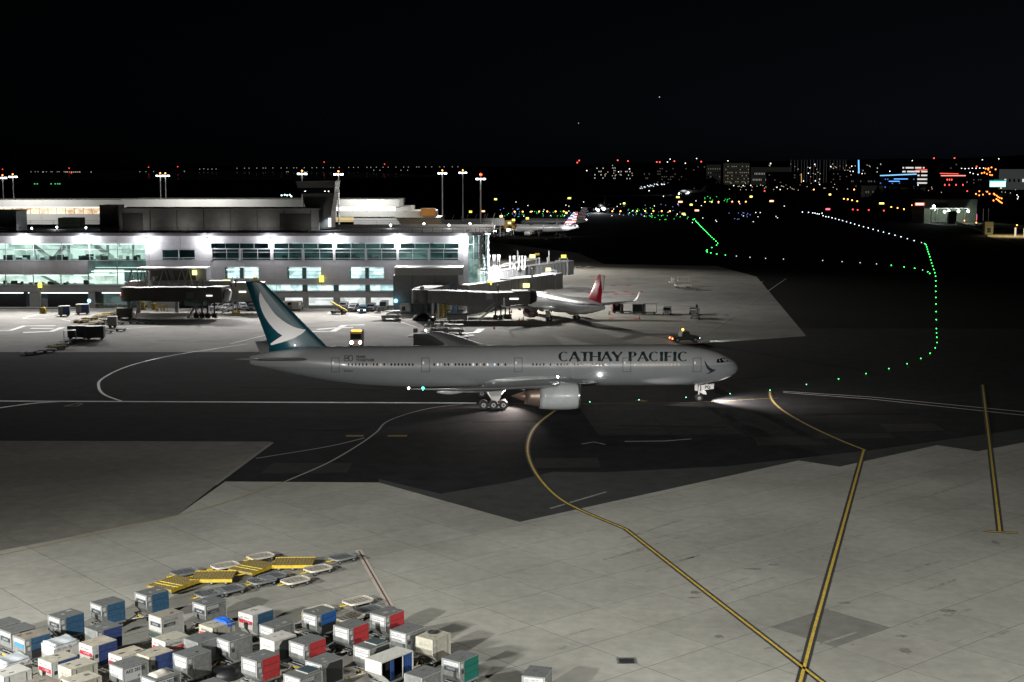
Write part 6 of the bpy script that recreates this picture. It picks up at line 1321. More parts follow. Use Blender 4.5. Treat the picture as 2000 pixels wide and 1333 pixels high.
for i, (px, py, hd, k) in enumerate([(215, 616, 5, 'p'), (200, 620, 5, 'p'), (178, 625, 8, 'p'), (160, 630, 8, 'p'), (212, 628, 30, 'p'), (190, 634, 30, 'p'), (170, 638, 20, 'p'), (196, 634, 0, 's'), (262, 632, 2, 's'), (292, 633, 2, 's'), (232, 634, 2, 's'), (60, 692, 18, 's'), (78, 689, 20, 's'), (97, 687, 22, 's'), (112, 681, 25, 'p'), (122, 676, 28, 's'), (210, 650, 10, 's'), (236, 647, 8, 's')]):
    kind = 'pallet' if k == 'p' else 'slat_g'; x, y = G(px, py)
    lab = ['brown worn flat dolly nearest the undercroft', 'brown worn flat dolly second from the undercroft', 'brown worn flat dolly in the middle of its row', 'brown worn flat dolly at the lower end of its row', 'mustard flat dolly right of the brown row', 'mustard flat dolly beside the small white cart', 'mustard flat dolly nearest the gate letters', 'dark low dolly between the mustard ones and the white cart', 'dark low dolly below the yellow framed load', 'dark low dolly right of the one below the yellow framed load', 'dark low dolly touching the small white cart', 'flat dolly at the far left end of the dark chain', 'flat dolly second from the left in the dark chain', 'flat dolly in the middle of the dark chain', 'brown flat dolly near the right end of the dark chain', 'flat dolly at the right end of the dark chain', 'low dolly right of the long dark cart', 'low dolly behind the long dark cart'][i]
    o = dup(DOLS[kind], (x, y, .012), R(hd), lab, RG)
# yellow frames, cabinets, bollards
for i, (px, w_, h_, lab) in enumerate([(270, 1.8, 2.0, 'yellow cabinet at the foot of the left bridge'), (295, 1.1, 1.6, 'smaller yellow cabinet right of the first one')]):
    x, y = G(px, 608); t = thing('yellow_cabinet', lab, 'cabinet', (x, y + 3, .01)); MB().box(-w_ / 2, -.5, 0, w_ / 2, .5, h_).build('body', yel, t, bevel=.04); MB().box(-w_ / 2 + .1, -.53, .2, w_ / 2 - .1, -.505, h_ - .2).build('door', yel_r, t); MB().box(-w_ / 2 - .1, -.6, -.0, w_ / 2 + .1, .6, .1).build('plinth', steel_d, t)
bp = None
for i, px in enumerate([304, 308, 315, 321, 327, 866, 852, 843, 878]):
    x, y = G(px, 609 if px < 400 else 622)
    if bp is None: bp = thing('bollard', 'yellow bollard in the row below the left bridge', 'bollard', (x, y, .01), 0, 'yellow bollards by the gate blocks'); MB().cyl((0, 0, 0), (0, 0, 1.6), .14, n=10).build('post', yel, bp); MB().cyl((0, 0, 1.3), (0, 0, 1.42), .15, n=10).build('band', ink, bp)
    else: dup(bp, (x, y, .01), 0, 'yellow bollard in the row below the left bridge' if px < 400 else 'yellow bollard below the middle dark bridge')
for px, lab in ((235, 'yellow upright frame left of the grey pallet load'), (262, 'yellow upright frame right of the grey pallet load')):
    x, y = G(px, 623); t = thing('yellow_gantry', lab, 'frame', (x, y, .01)); 
    for s_ in (-.6, 0, .6): MB().bar((s_, 0, 0), (s_, 0, 2.1), .14).build('upright', yel, t)
    MB().bar((-.7, 0, 2.1), (.7, 0, 2.1), .14).bar((-.7, 0, .4), (.7, 0, .4), .14).build('crossbar', yel, t)
t = thing('yellow_cabinet', 'tall amber cabinet under the middle dark bridge beside a white one', 'cabinet', (*G(866, 615), .01)); MB().box(-.8, -.5, 0, .8, .5, 2.6).build('body', yel, t, bevel=.04); MB().box(-.6, -.53, .3, .6, -.505, 2.4).build('door', yel_r, t)
t = thing('white_cabinet', 'white cabinet under the middle dark bridge', 'cabinet', (*G(877, 612), .01)); MB().box(-.7, -.5, .8, .7, .5, 3.4).build('body', white_s, t, bevel=.04); MB().box(-.5, -.53, 0, -.35, -.4, .8).box(.35, -.53, 0, .5, -.4, .8).build('leg', steel, t)
t = thing('yellow_buoy_light', 'round yellow wheeled ground unit on the left ramp', 'ground unit', (*G(84, 613), .01)); MB().cyl((0, -.35, .8), (0, .35, .8), .75, n=16).build('drum', yel, t); MB().box(-.8, -.4, .05, .8, .4, .2).build('skid', steel_d, t)
t = thing('rounded_pod', 'white rounded service pod against the blockhouse wall', 'pod', (*G(792, 612), .01)); MB().prism([(-1.2, .2), (1.2, .2), (1.3, .6), (1.3, 2.0), (1.0, 2.4), (-1.0, 2.4), (-1.3, 2.0), (-1.3, .6)], -1, 1).build('shell', br_white, t, bevel=.1); MB().box(-.75, -1.13, .7, .05, -1.105, 1.7).build('hatch', dark_in, t); wheel(t, -.7, -.8, .25, .2); wheel(t, .7, -.8, .25, .2)
# yellow belt loader left of the garage
x, y = G(661, 614); t = thing('belt_loader', 'yellow belt loader with raised conveyor in front of the garage', 'belt loader', (x, y, .01), R(-20)); MB().bar((-1.9, 0, 2.9), (2.3, 0, .9), .9, .22).build('conveyor', yel, t); MB().box(-1.8, -.7, .4, 1.9, .7, .75).build('chassis', steel_d, t); MB().bar((-.8, 0, .7), (-.9, 0, 2.3), .15).build('lift_strut', steel, t); MB().box(.9, -.8, .75, 1.5, -.3, 1.2).build('seat', rubber, t)
for q in (-1.2, 1.3):
    for s_ in (-1, 1): wheel(t, q, s_ * .7, .3, .22)
# cargo loaders
def loader(label, px, py, hd, m1, sc=1.0, dark=False):
    x, y = G(px, py); t = thing('cargo_loader', label, 'cargo loader', (x, y, .01), R(hd)); k = sc
    MB().box(-3 * k, -1.3 * k, .5 * k, 1.4 * k, 1.3 * k, 1.1 * k).build('chassis', m1, t, bevel=.05); MB().box(-2.9 * k, -1.25 * k, 1.9 * k, .6 * k, 1.25 * k, 2.1 * k).build('main_deck', m1, t); MB().box(1.45 * k, -1.2 * k, 1.6 * k, 3.0 * k, 1.2 * k, 1.8 * k).build('bridge_deck', m1, t)
    b = MB()
    for q in (-2.7, .4): b.bar((q * k, -1.1 * k, 1.1 * k), ((q + 1.4 * (1 if q < 0 else -1)) * k, -1.1 * k, 1.9 * k), .14); b.bar((q * k, 1.1 * k, 1.1 * k), ((q + 1.4 * (1 if q < 0 else -1)) * k, 1.1 * k, 1.9 * k), .14)
    b.build('scissor_arm', steel, t); b = MB()
    for q in (-2.8, -.9, .5): b.bar((q * k, -1.22 * k, 2.1 * k), (q * k, -1.22 * k, 3.0 * k), .08); 
    b.bar((-2.8 * k, -1.22 * k, 3 * k), (.5 * k, -1.22 * k, 3 * k), .08); b.build('handrail', m1, t); MB().box(1.6 * k, -1.2 * k, 1.81 * k, 2.3 * k, -.5 * k, 2.9 * k).build('operator_stand', m1, t)
    for q in (-2.2, .9):
        for s_ in (-1, 1): wheel(t, q * k, s_ * 1.15 * k, .42 * k, .3)
    return t
cr = M('cream_loader_paint', (.52, .50, .40), .55, 0, 2, .2)
loader('cream cargo loader standing alone on the open apron', 1328, 563, 184, cr, 1.05); loader('grey lift truck parked before the blockhouse', 757, 625, 185, M('grey_loader_paint', (.22, .22, .21), .6, 0, 2, .3), 1.0)
loader('dark cargo loader with a long flat deck behind the long jet', 833, 676, 178, M('near_black_loader', (.045, .047, .045), .6, 0, 2, .3), 1.15); loader('olive lift platform behind the dark loader', 880, 652, 183, M('olive_loader', (.10, .11, .08), .6, 0, 2, .3), .95); loader('olive scissor platform just above the dark loader', 853, 650, 180, MATS['olive_loader'], .9)
cart('dark box standing right behind the far wing of the long jet', 838, 683, 2, 6, 2.4, 2.6, M('black_box_body', (.018, .02, .02), .6), None, name='dark_box_trailer', cat='trailer'); cart('low grey trailer under the middle dark bridge', 893, 628, 2, 4.6, 2, 1.0, M('grey_trailer', (.12, .12, .12), .6), None, name='low_trailer', cat='trailer')
t = thing('covered_pile', 'black tarpaulin covered mound below the middle dark bridge', 'mound', (*G(824, 626), 0)); b = MB(); b.ball((0, 0, .2), 2.2, 18, 8, .72); b.ball((2.0, .3, .1), 1.4, 14, 8, .6); b.build('cover', grime, t)
cart('pair of low dark trailers right of the olive platform', 897, 668, 4, 3.6, 1.6, .5, alu_d, None, name='low_trailer', cat='trailer')
for i, (px, py) in enumerate([(1355, 614), (1358, 622)]):
    loader(['dark loader with a tall post right of the lone silver car', 'pale grey loader in front of the dark one, right of the silver car'][i], px, py, 80, [steel_d, alu][i], .75)
x, y = G(1360, 612); 
# small bits on the far ramp: cones and low dollies
cone = None; cm = M('cone_orange', (.35, .08, .02), .6)
for i, (px, py) in enumerate([(965, 643), (1014, 629), (1018, 630), (1022, 626), (1249, 624), (1190, 615), (999, 612)]):
    x, y = G(px, py)
    if cone is None: cone = thing('traffic_cone', 'small dark cone standing on the gate apron', 'cone', (x, y, .01), 0, 'cones on the gate apron'); MB().cyl((0, 0, .04), (0, 0, .95), .22, .04, 10).build('cone_body', cm, cone); MB().box(-.3, -.3, 0, .3, .3, .04).build('base', rubber, cone)
    else: dup(cone, (x, y, .01), 0)
for i, (px, py) in enumerate([(1111, 526), (1130, 524), (1152, 524)]):
    x, y = G(px, py); dup(DOLS['slat_w'], (x, y, .012), R(5), 'distant pale dolly right of the white bridge end, %s' % ['left one', 'middle one', 'right one'][i], 'distant dollies by the white bridge')
for i, (px, py, m) in enumerate([(935, 462, steel_d), (957, 464, steel_d), (975, 462, alu_d), (990, 461, steel_d), (1095, 466, steel_d)]):
    loader('distant dark ground vehicle near the striped-tail jet, %s' % ['leftmost', 'second', 'third', 'fourth', 'under its tail'][i], px, py, 170 + i * 5, m, 1.0)
# yellow handrail at the ramp edge
t = thing('yellow_railing', 'yellow handrail along the undercroft ramp left of the left bridge', 'railing', (0, 0, 0)); xa, ya = G(185, 603); xb, yb = G(242, 602)
for k in range(7): xx = xa + (xb - xa) * k / 6; MB().bar((xx, ya, 0), (xx, ya, 1.2), .12).build('post', cr, t)
MB().bar((xa, ya, 1.25), (xb, ya, 1.25), .12).bar((xa, ya, .65), (xb, ya, .65), .1).build('rail', cr, t)
# ---------------------------------------------------------------- airfield lights (each fixture: low housing and a glowing lens)
def row(name, label, group, pts, col, s, r, h=.35, cat='ground light'):
    m = EM('lens_' + group.replace(' ', '_'), col, s); first = None
    for px, py in pts:
        x, y = G(px, py, h); D = y
        rr = r * D
        if first is None or True:
            me_key = (group, round(rr, 2))
            if me_key not in ROWM:
                o = MB().cyl((0, 0, 0), (0, 0, h), rr * .9, n=6); ROWM[me_key] = None
            t = thing(name, label, cat, (x, y, 0), 0, group)
            if ROWM[me_key] is None:
                a = MB().cyl((0, 0, 0), (0, 0, h), rr * .7, n=6).build('housing', steel_d, t); b = MB().ball((0, 0, h + rr * .8), rr, 8, 5).build('lens', m, t); ROWM[me_key] = (a.data, b.data)
            else:
                for nm, me in zip(('housing', 'lens'), ROWM[me_key]): o = bpy.data.objects.new(nm, me); COL.objects.link(o); o.parent = t
ROWM = {}
K1 = 4.444; c4 = lambda L: [(1100 + x / K1, 300 + y / K1) for x, y in L]
c5 = lambda L: [(1500 + x / 4, 300 + y / 4) for x, y in L]
K3 = 3.92; cz = lambda L: [(1560 + x / K3, 440 + y / K3) for x, y in L]
GR = (.04, 1, .12); gr = .00026
row('taxiway_light', 'green taxiway light in the short slanting row at centre right', 'green lights of the short slanting row', c4([(1128, 578), (1140, 572), (1150, 590), (1160, 600), (1172, 610), (1181, 621), (1190, 632), (1201, 643), (1212, 655), (1224, 667), (1237, 679), (1250, 691), (1263, 705), (1277, 718), (1292, 733), (1308, 748), (1325, 765), (1341, 782), (1331, 799), (1290, 820), (1250, 840), (1243, 850), (1250, 858), (1281, 867), (1333, 876), (1408, 886)]), GR, 9, gr)
row('taxiway_light', 'green taxiway light in the long curving row at the right', 'green lights of the long curving row', cz([(964, 145), (975, 153), (980, 170), (985, 188), (991, 206), (997, 225), (1003, 246), (1010, 269), (1017, 293), (1025, 316), (1033, 342), (1041, 368), (1048, 395), (1049, 430), (1049, 470), (1049, 511), (1050, 557), (1051, 608), (1052, 665), (1053, 727), (1054, 795), (1055, 829), (1057, 862), (1058, 902), (1046, 943), (1006, 985), (935, 1024), (830, 1064), (690, 1102), (515, 1140), (305, 1180), (709, 311), (807, 323), (888, 334), (988, 360), (1003, 373)]), GR, 9, gr * 1.15)
row('taxiway_light', 'faint pale light in the dim row left of the green curve', 'pale lights left of the green curve', cz([(184, 274), (332, 283), (470, 291), (596, 300), (949, 347), (940, 136), (883, 121)]) + c4([(1503, 895), (1621, 905), (1757, 914), (1912, 921)]) , (.8, .95, .95), 2, .0003)
row('taxiway_light', 'pale blue-white light in the straight receding row at upper right', 'pale lights of the straight receding row', c5([(269, 461), (317, 464), (350, 468), (367, 470), (385, 475), (400, 477), (422, 470), (430, 490), (452, 498), (473, 500), (500, 507), (527, 513), (554, 521), (583, 528), (613, 537), (645, 546), (677, 556), (711, 566), (746, 576), (783, 585), (821, 596), (861, 607), (902, 618), (946, 629), (992, 642), (1039, 655), (1089, 669), (1142, 684)]), (.75, .9, 1), 4, .00032)
row('taxiway_light', 'small green light set in the taxiway by the long jet', 'green lights beside the long jet', [(1152, 786), (1248, 782), (1340, 777), (1426, 770), (1504, 763), (1575, 752)], (.2, 1, .5), 6, .0003, .08)
row('runway_guard_light', 'orange light in the lower distant row', 'orange lights of the lower distant row', [(1005, 415), (1021, 415), (1037, 415), (1053, 414.6), (1069, 414.5), (1085, 414.5), (1101, 414.4)] + c4([(427, 507), (498, 507), (640, 506), (712, 506), (783, 505), (855, 506), (927, 506)]), (1, .35, .08), 8, .00048, 1.2)
row('runway_guard_light', 'orange light in the upper distant row', 'orange lights of the upper distant row', c4([(1230, 426), (1290, 426), (1348, 425), (1467, 424), (1525, 424), (1585, 424)]), (1, .3, .1), 8, .00046, 1.2)
row('runway_guard_light', 'orange light scattered before the lit station at right', 'orange lights near the lit station', c5([(593, 360), (623, 363), (657, 370), (697, 378), (963, 423), (1012, 431), (1062, 440), (1127, 409), (1129, 452), (1200, 464), (1536, 530), (1627, 545), (1733, 563), (1945, 565), (358, 287), (673, 287)]), (1, .33, .06), 8, .00046, 1.2)
row('obstruction_light', 'dim red light on the dark field left of the station', 'dim red field lights', c5([(663, 443), (700, 446), (787, 447), (905, 452)]), (1, .06, .05), 4, .0005)
rr = random.Random(4)
def scatter(n, x0, x1, y0, y1): return [(rr.uniform(x0, x1), rr.uniform(y0, y1)) for _ in range(n)]
row('field_light', 'tiny green airfield light in the far cluster', 'green lights of the far cluster', scatter(26, 985, 1110, 413, 425) + scatter(14, 1225, 1275, 405, 424) + scatter(20, 1270, 1345, 421, 430) + scatter(16, 1375, 1425, 384, 396), GR, 2.5, .0002)
row('field_light', 'tiny blue taxiway edge light on the far field', 'blue edge lights of the far field', scatter(16, 975, 1015, 408, 424) + scatter(14, 1060, 1160, 410, 426) + scatter(22, 1195, 1330, 400, 424) + scatter(12, 1420, 1470, 415, 430), (.25, .35, 1), 2, .0002)
row('field_light', 'tiny white airfield light in the far darkness', 'white lights of the far field', scatter(30, 1000, 1340, 395, 424) + scatter(16, 1340, 1540, 392, 436), (1, .95, .9), 3, .00025)
# lit guidance signs
for i, (px, py, w_, c) in enumerate([(1112, 388, 6, 'y'), (968, 390, 5, 'y'), (1219, 398, 4, 'y'), (1324, 386, 6, 'y'), (1350, 400.5, 5, 'y'), (1335, 418, 6, 'y'), (1467, 385, 5, 'y'), (1329, 395, 8, 'r'), (1361, 411.5, 8, 'r'), (1507, 393.5, 8, 'r'), (1621, 381, 4, 'y'), (1722, 398, 9, 'y'), (1617, 409, 8, 'p'), (1106, 416, 4, 'y'), (943, 413, 8, 'r'), (1810, 419, 12, 'y')]):
    x, y = G(px, py, 1.0); k = y / 2780; t = thing('guidance_sign', 'far glowing %s airfield sign, number %s counted from the left' % ({'y': 'yellow', 'r': 'orange-white', 'p': 'red'}[c], ''), 'sign', (x, y, 0))
    t['label'] = 'far glowing %s airfield sign %s' % ({'y': 'yellow', 'r': 'orange-white', 'p': 'red'}[c], ['behind the pale jet tails', 'above the bridge row', 'left of the orange lights', 'under the side-on taxiing jet', 'right of centre in the light field', 'above the short green row start', 'below the city block', 'under the side-on jet, two-coloured', 'beside the slanting green row', 'on the dark field by the city', 'small, below the blue line', 'long, left of the station', 'alone on the dark field', 'left of the striped tails', 'between the light masts', 'at the station forecourt'][i])
    m = {'y': EM('sign_far_yellow', (1, .9, .15), 3), 'r': EM('sign_far_orange', (1, .45, .25), 3), 'p': EM('sign_far_red', (1, .08, .15), 4)}[c]
    MB().box(-w_ * k / 2, -.2, .4, w_ * k / 2, .2, .4 + 3.0 * k).build('face', m, t); MB().box(-w_ * k / 2, -.1, 0, -w_ * k / 2 + .2, .1, .398).box(w_ * k / 2 - .2, -.1, 0, w_ * k / 2, .1, .398).build('leg', steel_d, t)
# ---------------------------------------------------------------- shoreline, hills and the lit city
hill_m = M('dark_hill', (.03, .032, .03), .95, 0, .002, .3)
def ridge(name, Y, prof, mat, depth=1500):
    b = MB(); pts = [A(px, py, Y) for px, py in prof]; pts = [(x, max(z, .5)) for x, z in pts]; n = len(pts)
    b.add([(x, Y, -2) for x, z in pts] + [(x, Y + 60, z * .75) for x, z in pts] + [(x, Y + 300, z) for x, z in pts] + [(x * 1.1, Y + depth, -2) for x, z in pts], [(k * n + i, k * n + i + 1, (k + 1) * n + i + 1, (k + 1) * n + i) for k in range(3) for i in range(n - 1)], True)
    return struct(b.build(name, mat))
ridge('hills', 5200, [(900, 329), (1000, 328), (1100, 326), (1180, 321), (1260, 317), (1340, 318), (1420, 314), (1500, 315), (1600, 313), (1700, 312), (1800, 309), (1900, 310), (2000, 305), (2100, 300), (2400, 296)], hill_m, 3000)
ridge('far_shore', 16000, [(-900, 326), (-200, 325), (200, 327), (500, 324), (700, 325), (900, 326), (1100, 327)], hill_m, 3000)
t = struct(sheet('bay_water', [G(-2500, 352), G(560, 352), G(900, 345), (-2000, 15500), (-16000, 15500)], .02, M('dark_water', (.004, .006, .008), .12)))
cw = EM('city_white', (1, .95, .88), 3.0); cwd = EM('city_dim_window', (1, .93, .8), .12); cb_ = EM('city_blue', (.15, .35, 1), 3); crd = EM('city_red', (1, .08, .05), 3.5)
def city(label, px0, px1, yt, Y, rows, cols, lit_p, wm_, wall, seed, name='city_building', depth=20, ws=.4, hs=.3, ybase=None):
    xa, zt = A(px0, yt, Y); xb = A(px1, yt, Y)[0]; rr = random.Random(seed); w_ = xb - xa; t = thing(name, label, 'building', ((xa + xb) / 2, Y, 0))
    MB().box(-w_ / 2, 0, 0, w_ / 2, depth, zt).build('wall', wall, t); MB().box(-w_ / 2 - .3, -.3, zt + .01, w_ / 2 + .3, depth + .3, zt + .8).build('roof', hill_m, t)
    if rows:
        b = MB(); bd = MB(); dx, dz = w_ / cols, zt / (rows + 1)
        for r_ in range(rows):
            for c_ in range(cols):
                x = -w_ / 2 + dx * (c_ + .5); z = dz * (r_ + .9); q = b if rr.random() < lit_p else bd
                q.box(x - dx * ws / 2, -.25, z - dz * hs / 2, x + dx * ws / 2, -.02, z + dz * hs / 2)
        if b.v: tag(b.build('lit_window', wm_, t), kind='stuff')
        if bd.v: tag(bd.build('dark_window', M('far_dark_window', (.01, .012, .015), .2), t), kind='stuff')
    return t
dw = M('dark_city_wall', (.03, .03, .032), .8); gw = EM('faint_lit_wall', (.85, .85, .75), .009); gw2 = EM('faint_glow_wall_b', (1, .9, .7), .014)  # walls glow faintly by themselves instead of catching lamp light
CW2 = EM('city_bright_window', (1, .98, .92), .8)
city('wide dim office block with rows of faint windows under red beacons', 1283, 1342, 324, 3000, 6, 14, .35, cwd, dw, 1); city('narrow pale tower block between the dim offices', 1382, 1408, 322, 3100, 4, 6, .5, cwd, gw, 2); city('stepped lit hotel block with bright roof lamps', 1416, 1464, 319, 3000, 6, 12, .6, EM('hotel_window', (1, .9, .7), .22), gw2, 3)
city('long pale lit building right of the stepped hotel', 1470, 1544, 327, 2900, 2, 24, .8, EM('long_hall_window', (.9, .9, .8), .3), gw, 4); city('dark office block with an orange lit stair on its edge', 1500, 1566, 337, 2600, 5, 12, .12, cwd, dw, 5); city('bright banded office building with white and red window bands', 1763, 1812, 320, 2700, 5, 16, .85, CW2, dw, 6, ws=1.0, hs=.4)
city('dark tall slab right of the banded office', 1813, 1876, 314, 2800, 6, 12, .08, cwd, dw, 7); city('dark low office with blue light lines on its roof edge', 1718, 1792, 342, 2200, 3, 16, .15, EM('blue_window', (.1, .3, 1), .8), dw, 8); city('low building with a red light line on the roof', 1835, 1888, 340, 2300, 2, 12, .3, crd, dw, 9)
city('dim low block with a row of small lit windows', 1662, 1710, 344, 2200, 2, 16, .4, cwd, dw, 10); city('pale warehouse front with a faint glow of its own', 1690, 1725, 363, 1700, 1, 8, .7, cwd, gw, 11); city('long pale warehouse front with bright doors', 1753, 1807, 367, 1650, 1, 10, .6, CW2, gw, 12); city('round-roofed hall with white glowing front at far right', 1960, 2030, 331, 2300, 1, 8, .3, CW2, EM('glowing_hall_front', (.7, .8, .75), .045), 13)  # hall front glows by itself in place of floodlight
city('small distant block with a few white windows at centre right', 1160, 1180, 322, 3800, 4, 5, .35, CW2, dw, 14); city('narrow distant tower with white window bands', 1195, 1203, 318, 3900, 6, 3, .8, CW2, dw, 15); city('low distant block with a bright ground floor', 1206, 1232, 328, 3600, 3, 9, .3, CW2, dw, 16); city('flat distant building left of the dim office block', 1238, 1276, 331, 3500, 2, 12, .2, cwd, dw, 17); city('dark distant block behind the stepped hotel', 1345, 1378, 320, 3600, 5, 8, .2, cwd, dw, 18); city('dark distant tower with two lit corner windows', 1706, 1722, 313, 3300, 5, 5, .2, CW2, dw, 19)
city('dark apartment block behind the green screen', 1900, 1955, 345, 2400, 3, 12, .15, cwd, dw, 20); city('dark block between the banded office and the slab', 1622, 1660, 334, 3000, 4, 9, .2, cwd, dw, 21)
def linelamp(label, px0, px1, py, py1, Y, mat, h=1.6, name='light_line'):
    xa, za = A(px0, py, Y); xb, zb = A(px1, py1, Y); k = Y / 2783; t = thing(name, label, 'light line', (xa, Y, 0)); MB().bar((0, 0, za), (xb - xa, 0, zb), h * k).build('tube', mat, t); MB().bar((0, .6 * k, 0), (0, .6 * k, za), .3 * k).bar((xb - xa, .6 * k, 0), (xb - xa, .6 * k, zb), .3 * k).build('post', dw, t)
blu = EM('blue_tube', (.12, .4, 1), 2.2); rdt = EM('red_tube', (1, .08, .06), 2.2)
linelamp('tall vertical blue light line on the skyline', 1677, 1677.5, 313, 339, 2600, blu, 2.0); linelamp('long light blue roof line, highest of the blue lines', 1719, 1790, 343.5, 340.5, 2150, EM('pale_blue_tube', (.25, .6, 1), 1.4), 2); linelamp('short blue line below the long roof line, upper one', 1746, 1773, 350, 350, 2140, blu, 1.3); linelamp('short blue line below the long roof line, lower one', 1736, 1757, 354.5, 354.5, 2130, blu, 1.4)
linelamp('red roof line on the low building, upper one', 1836, 1872, 339, 340, 2250, rdt, 1.3); linelamp('red roof line turning white at its right end, lower one', 1838, 1886, 343.5, 343.5, 2240, EM('pink_red_tube', (1, .25, .2), 2), 1.8); linelamp('red window band on the banded office', 1788, 1811, 333, 332, 2690, rdt, 1.2); linelamp('orange vertical stair light on the dark office edge', 1565, 1565.3, 339, 357, 2590, EM('orange_tube', (1, .6, .25), .8), 1.0)
# the teal screen
x, z = A(1949, 360, 1900); k = 1900 / 2783; t = thing('billboard', 'glowing teal-white billboard screen at far right', 'billboard', (x, 1900, 0)); MB().box(-15 * k, 0, z - 5.3 * k, 15 * k, 1.5, z + 5 * k).build('screen', EM('screen_glow', (.45, 1, .93), 2.2), t); MB().box(-16 * k, -.2, z + 5.1 * k, 16 * k, 1.6, z + 7.5 * k).build('head_strip', EM('screen_teal', (.02, .5, .45), .9), t); MB().box(-1, .3, 0, 1, 1.2, z - 5.4 * k).build('post', dw, t)
# lamps of the city
LAMPM = {}
def lamps(name, label, group, pts, mat, r, Yf=None):
    for px, py in pts:
        Y = Yf if Yf else min(3600, G(px, max(py + 3, 345))[1]); x, z = A(px, py, Y); z = max(z, 1.5); t = thing(name, label, 'lamp', (x, Y, 0), 0, group); key = (mat.name, round(Y / 400), round(z / 6)); rr_ = r * Y
        if key not in LAMPM: LAMPM[key] = (MB().cyl((0, 0, 0), (0, 0, 1), .25, n=5).build('post', steel_d, t), MB().ball((0, 0, 0), r * round(Y / 400) * 400 if Y > 300 else rr_, 6, 4).build('globe', mat, t)); a, b = LAMPM[key]
        else:
            a0, b0 = LAMPM[key]; a = bpy.data.objects.new('post', a0.data); b = bpy.data.objects.new('globe', b0.data)
            for o in (a, b): COL.objects.link(o); o.parent = t
        a.scale = (1, 1, max(.1, z - .5)); b.location = (0, 0, z)
rr = random.Random(9)
lamps('street_lamp', 'tiny white street lamp in the lit city', 'white street lamps of the city', c5([(20, 78), (365, 86), (328, 114), (315, 155), (403, 201), (370, 215), (403, 243), (655, 100), (735, 158), (725, 219), (742, 246), (726, 267), (877, 147), (952, 140), (1127, 57), (1172, 247), (1210, 246), (905, 230), (1512, 118), (1540, 120), (1568, 118), (1596, 116), (1625, 117), (1655, 115), (1684, 115), (1579, 150), (1603, 158), (1640, 165), (1385, 262), (1371, 250), (1491, 270), (1478, 201), (1820, 271), (1740, 207), (1797, 203), (1675, 50), (1803, 43), (1945, 325), (1955, 340), (1950, 355), (490, 103), (520, 137), (600, 135), (625, 136), (640, 140), (665, 141), (30, 215), (278, 216), (70, 265), (95, 283), (1885, 145), (1930, 155), (1950, 145), (1288, 235), (1105, 343), (1133, 345), (1152, 347), (1245, 207)]) + c4([(1158, 45), (1060, 85), (905, 75), (928, 50), (978, 155), (1430, 65), (1455, 187), (1560, 85), (1800, 90), (1808, 240), (1628, 278), (1390, 315), (1562, 280), (1480, 280), (1260, 245), (930, 240), (660, 158), (745, 325), (870, 372), (575, 135), (480, 160), (205, 150), (750, 170)]), cw, .00034)
lamps('street_lamp', 'dim warm street lamp scattered through the city', 'warm street lamps of the city', scatter(70, 1500, 1720, 320, 372) + scatter(40, 1350, 1550, 355, 372) + scatter(36, 1720, 1990, 345, 378) + scatter(20, 1180, 1350, 335, 345), EM('warm_lamp', (1, .8, .55), 1.2), .00024)
lamps('tower_beacon', 'red warning beacon on the distant skyline', 'red beacons of the skyline', c4([(138, 62), (122, 80), (473, 60), (562, 67), (812, 75), (838, 76), (965, 68), (1028, 118), (1198, 72), (1265, 283), (1298, 305), (1748, 326)]) + c5([(1297, 38), (1457, 37), (1630, 103), (1893, 252), (1557, 295), (838, 287), (1970, 228), (1900, 212), (1885, 210)]), crd, .00048)
lamps('tower_beacon', 'red beacon on the far shore at left', 'red beacons of the far shore', [(290, 327), (347, 326), (633, 317), (751, 321), (135, 329), (140, 349), (5, 331)], EM('shore_red', (1, .06, .03), 2.2), .0004, 9000)
lamps('shore_lamp', 'tiny pale light on the far shore', 'lights along the far shore', [(62 + 7 * i + rr.uniform(-3, 3), 340 + rr.uniform(-1.5, .5)) for i in range(14)] + [(273, 336), (285, 339), (300, 339), (360, 335)] + [(390 + i * 8, 331 + rr.uniform(-1, .5)) for i in range(5)] + [(462 + i * 12 + rr.uniform(-4, 4), 329 - i * .08) for i in range(37)] + [(730, 333), (742, 333), (783, 333), (796, 333)] + [(600 - i * 5, 336) for i in range(3)] + [(560 + i * 3, 383 if 0 else 337) for i in range(2)], EM('shore_light', (.95, .92, .85), .6), .00026, 12000)
lamps('shore_lamp', 'warm light on the far shore at left', 'warm lights along the far shore', [(128 + 4 * i, 339.5) for i in range(8)] + [(178, 338), (84, 339)], EM('shore_warm', (1, .65, .4), .9), .00035, 11000)
lamps('field_light', 'green or pale light on the dark field beyond the terminal', 'lights on the dark field beyond the terminal', [(68, 366.5), (73, 366), (100, 365.5), (108, 365), (113, 365), (117, 365)], EM('green_far', (.1, .9, .3), 1), .0004, 3000)
lamps('apron_lamp', 'cool lamp in the small cluster above the white roof', 'cool lamps above the white roof', [(550, 382), (556, 381), (561, 382), (566, 381), (569, 384)], EM('cool_far', (.6, 1, .9), 5), .0005, 1500)
lamps('traffic_light', 'orange-red lamp in the slanting traffic rows at far right', 'orange-red lamps of the far right rows', c5([(1625, 317), (1651, 296), (1650, 328), (1680, 322), (1713, 300), (1731, 316), (1765, 315), (1773, 323), (1787, 330), (1797, 340), (1810, 347), (1825, 352), (1785, 357), (1797, 364), (1806, 372), (1817, 381), (1828, 388), (1762, 368), (1700, 120), (1720, 127), (1746, 110), (1778, 125), (1722, 117), (1733, 145), (1690, 150), (1670, 155), (1710, 160), (1735, 168), (1750, 170)]), EM('traffic_orange', (1, .22, .04), 5), .0005)
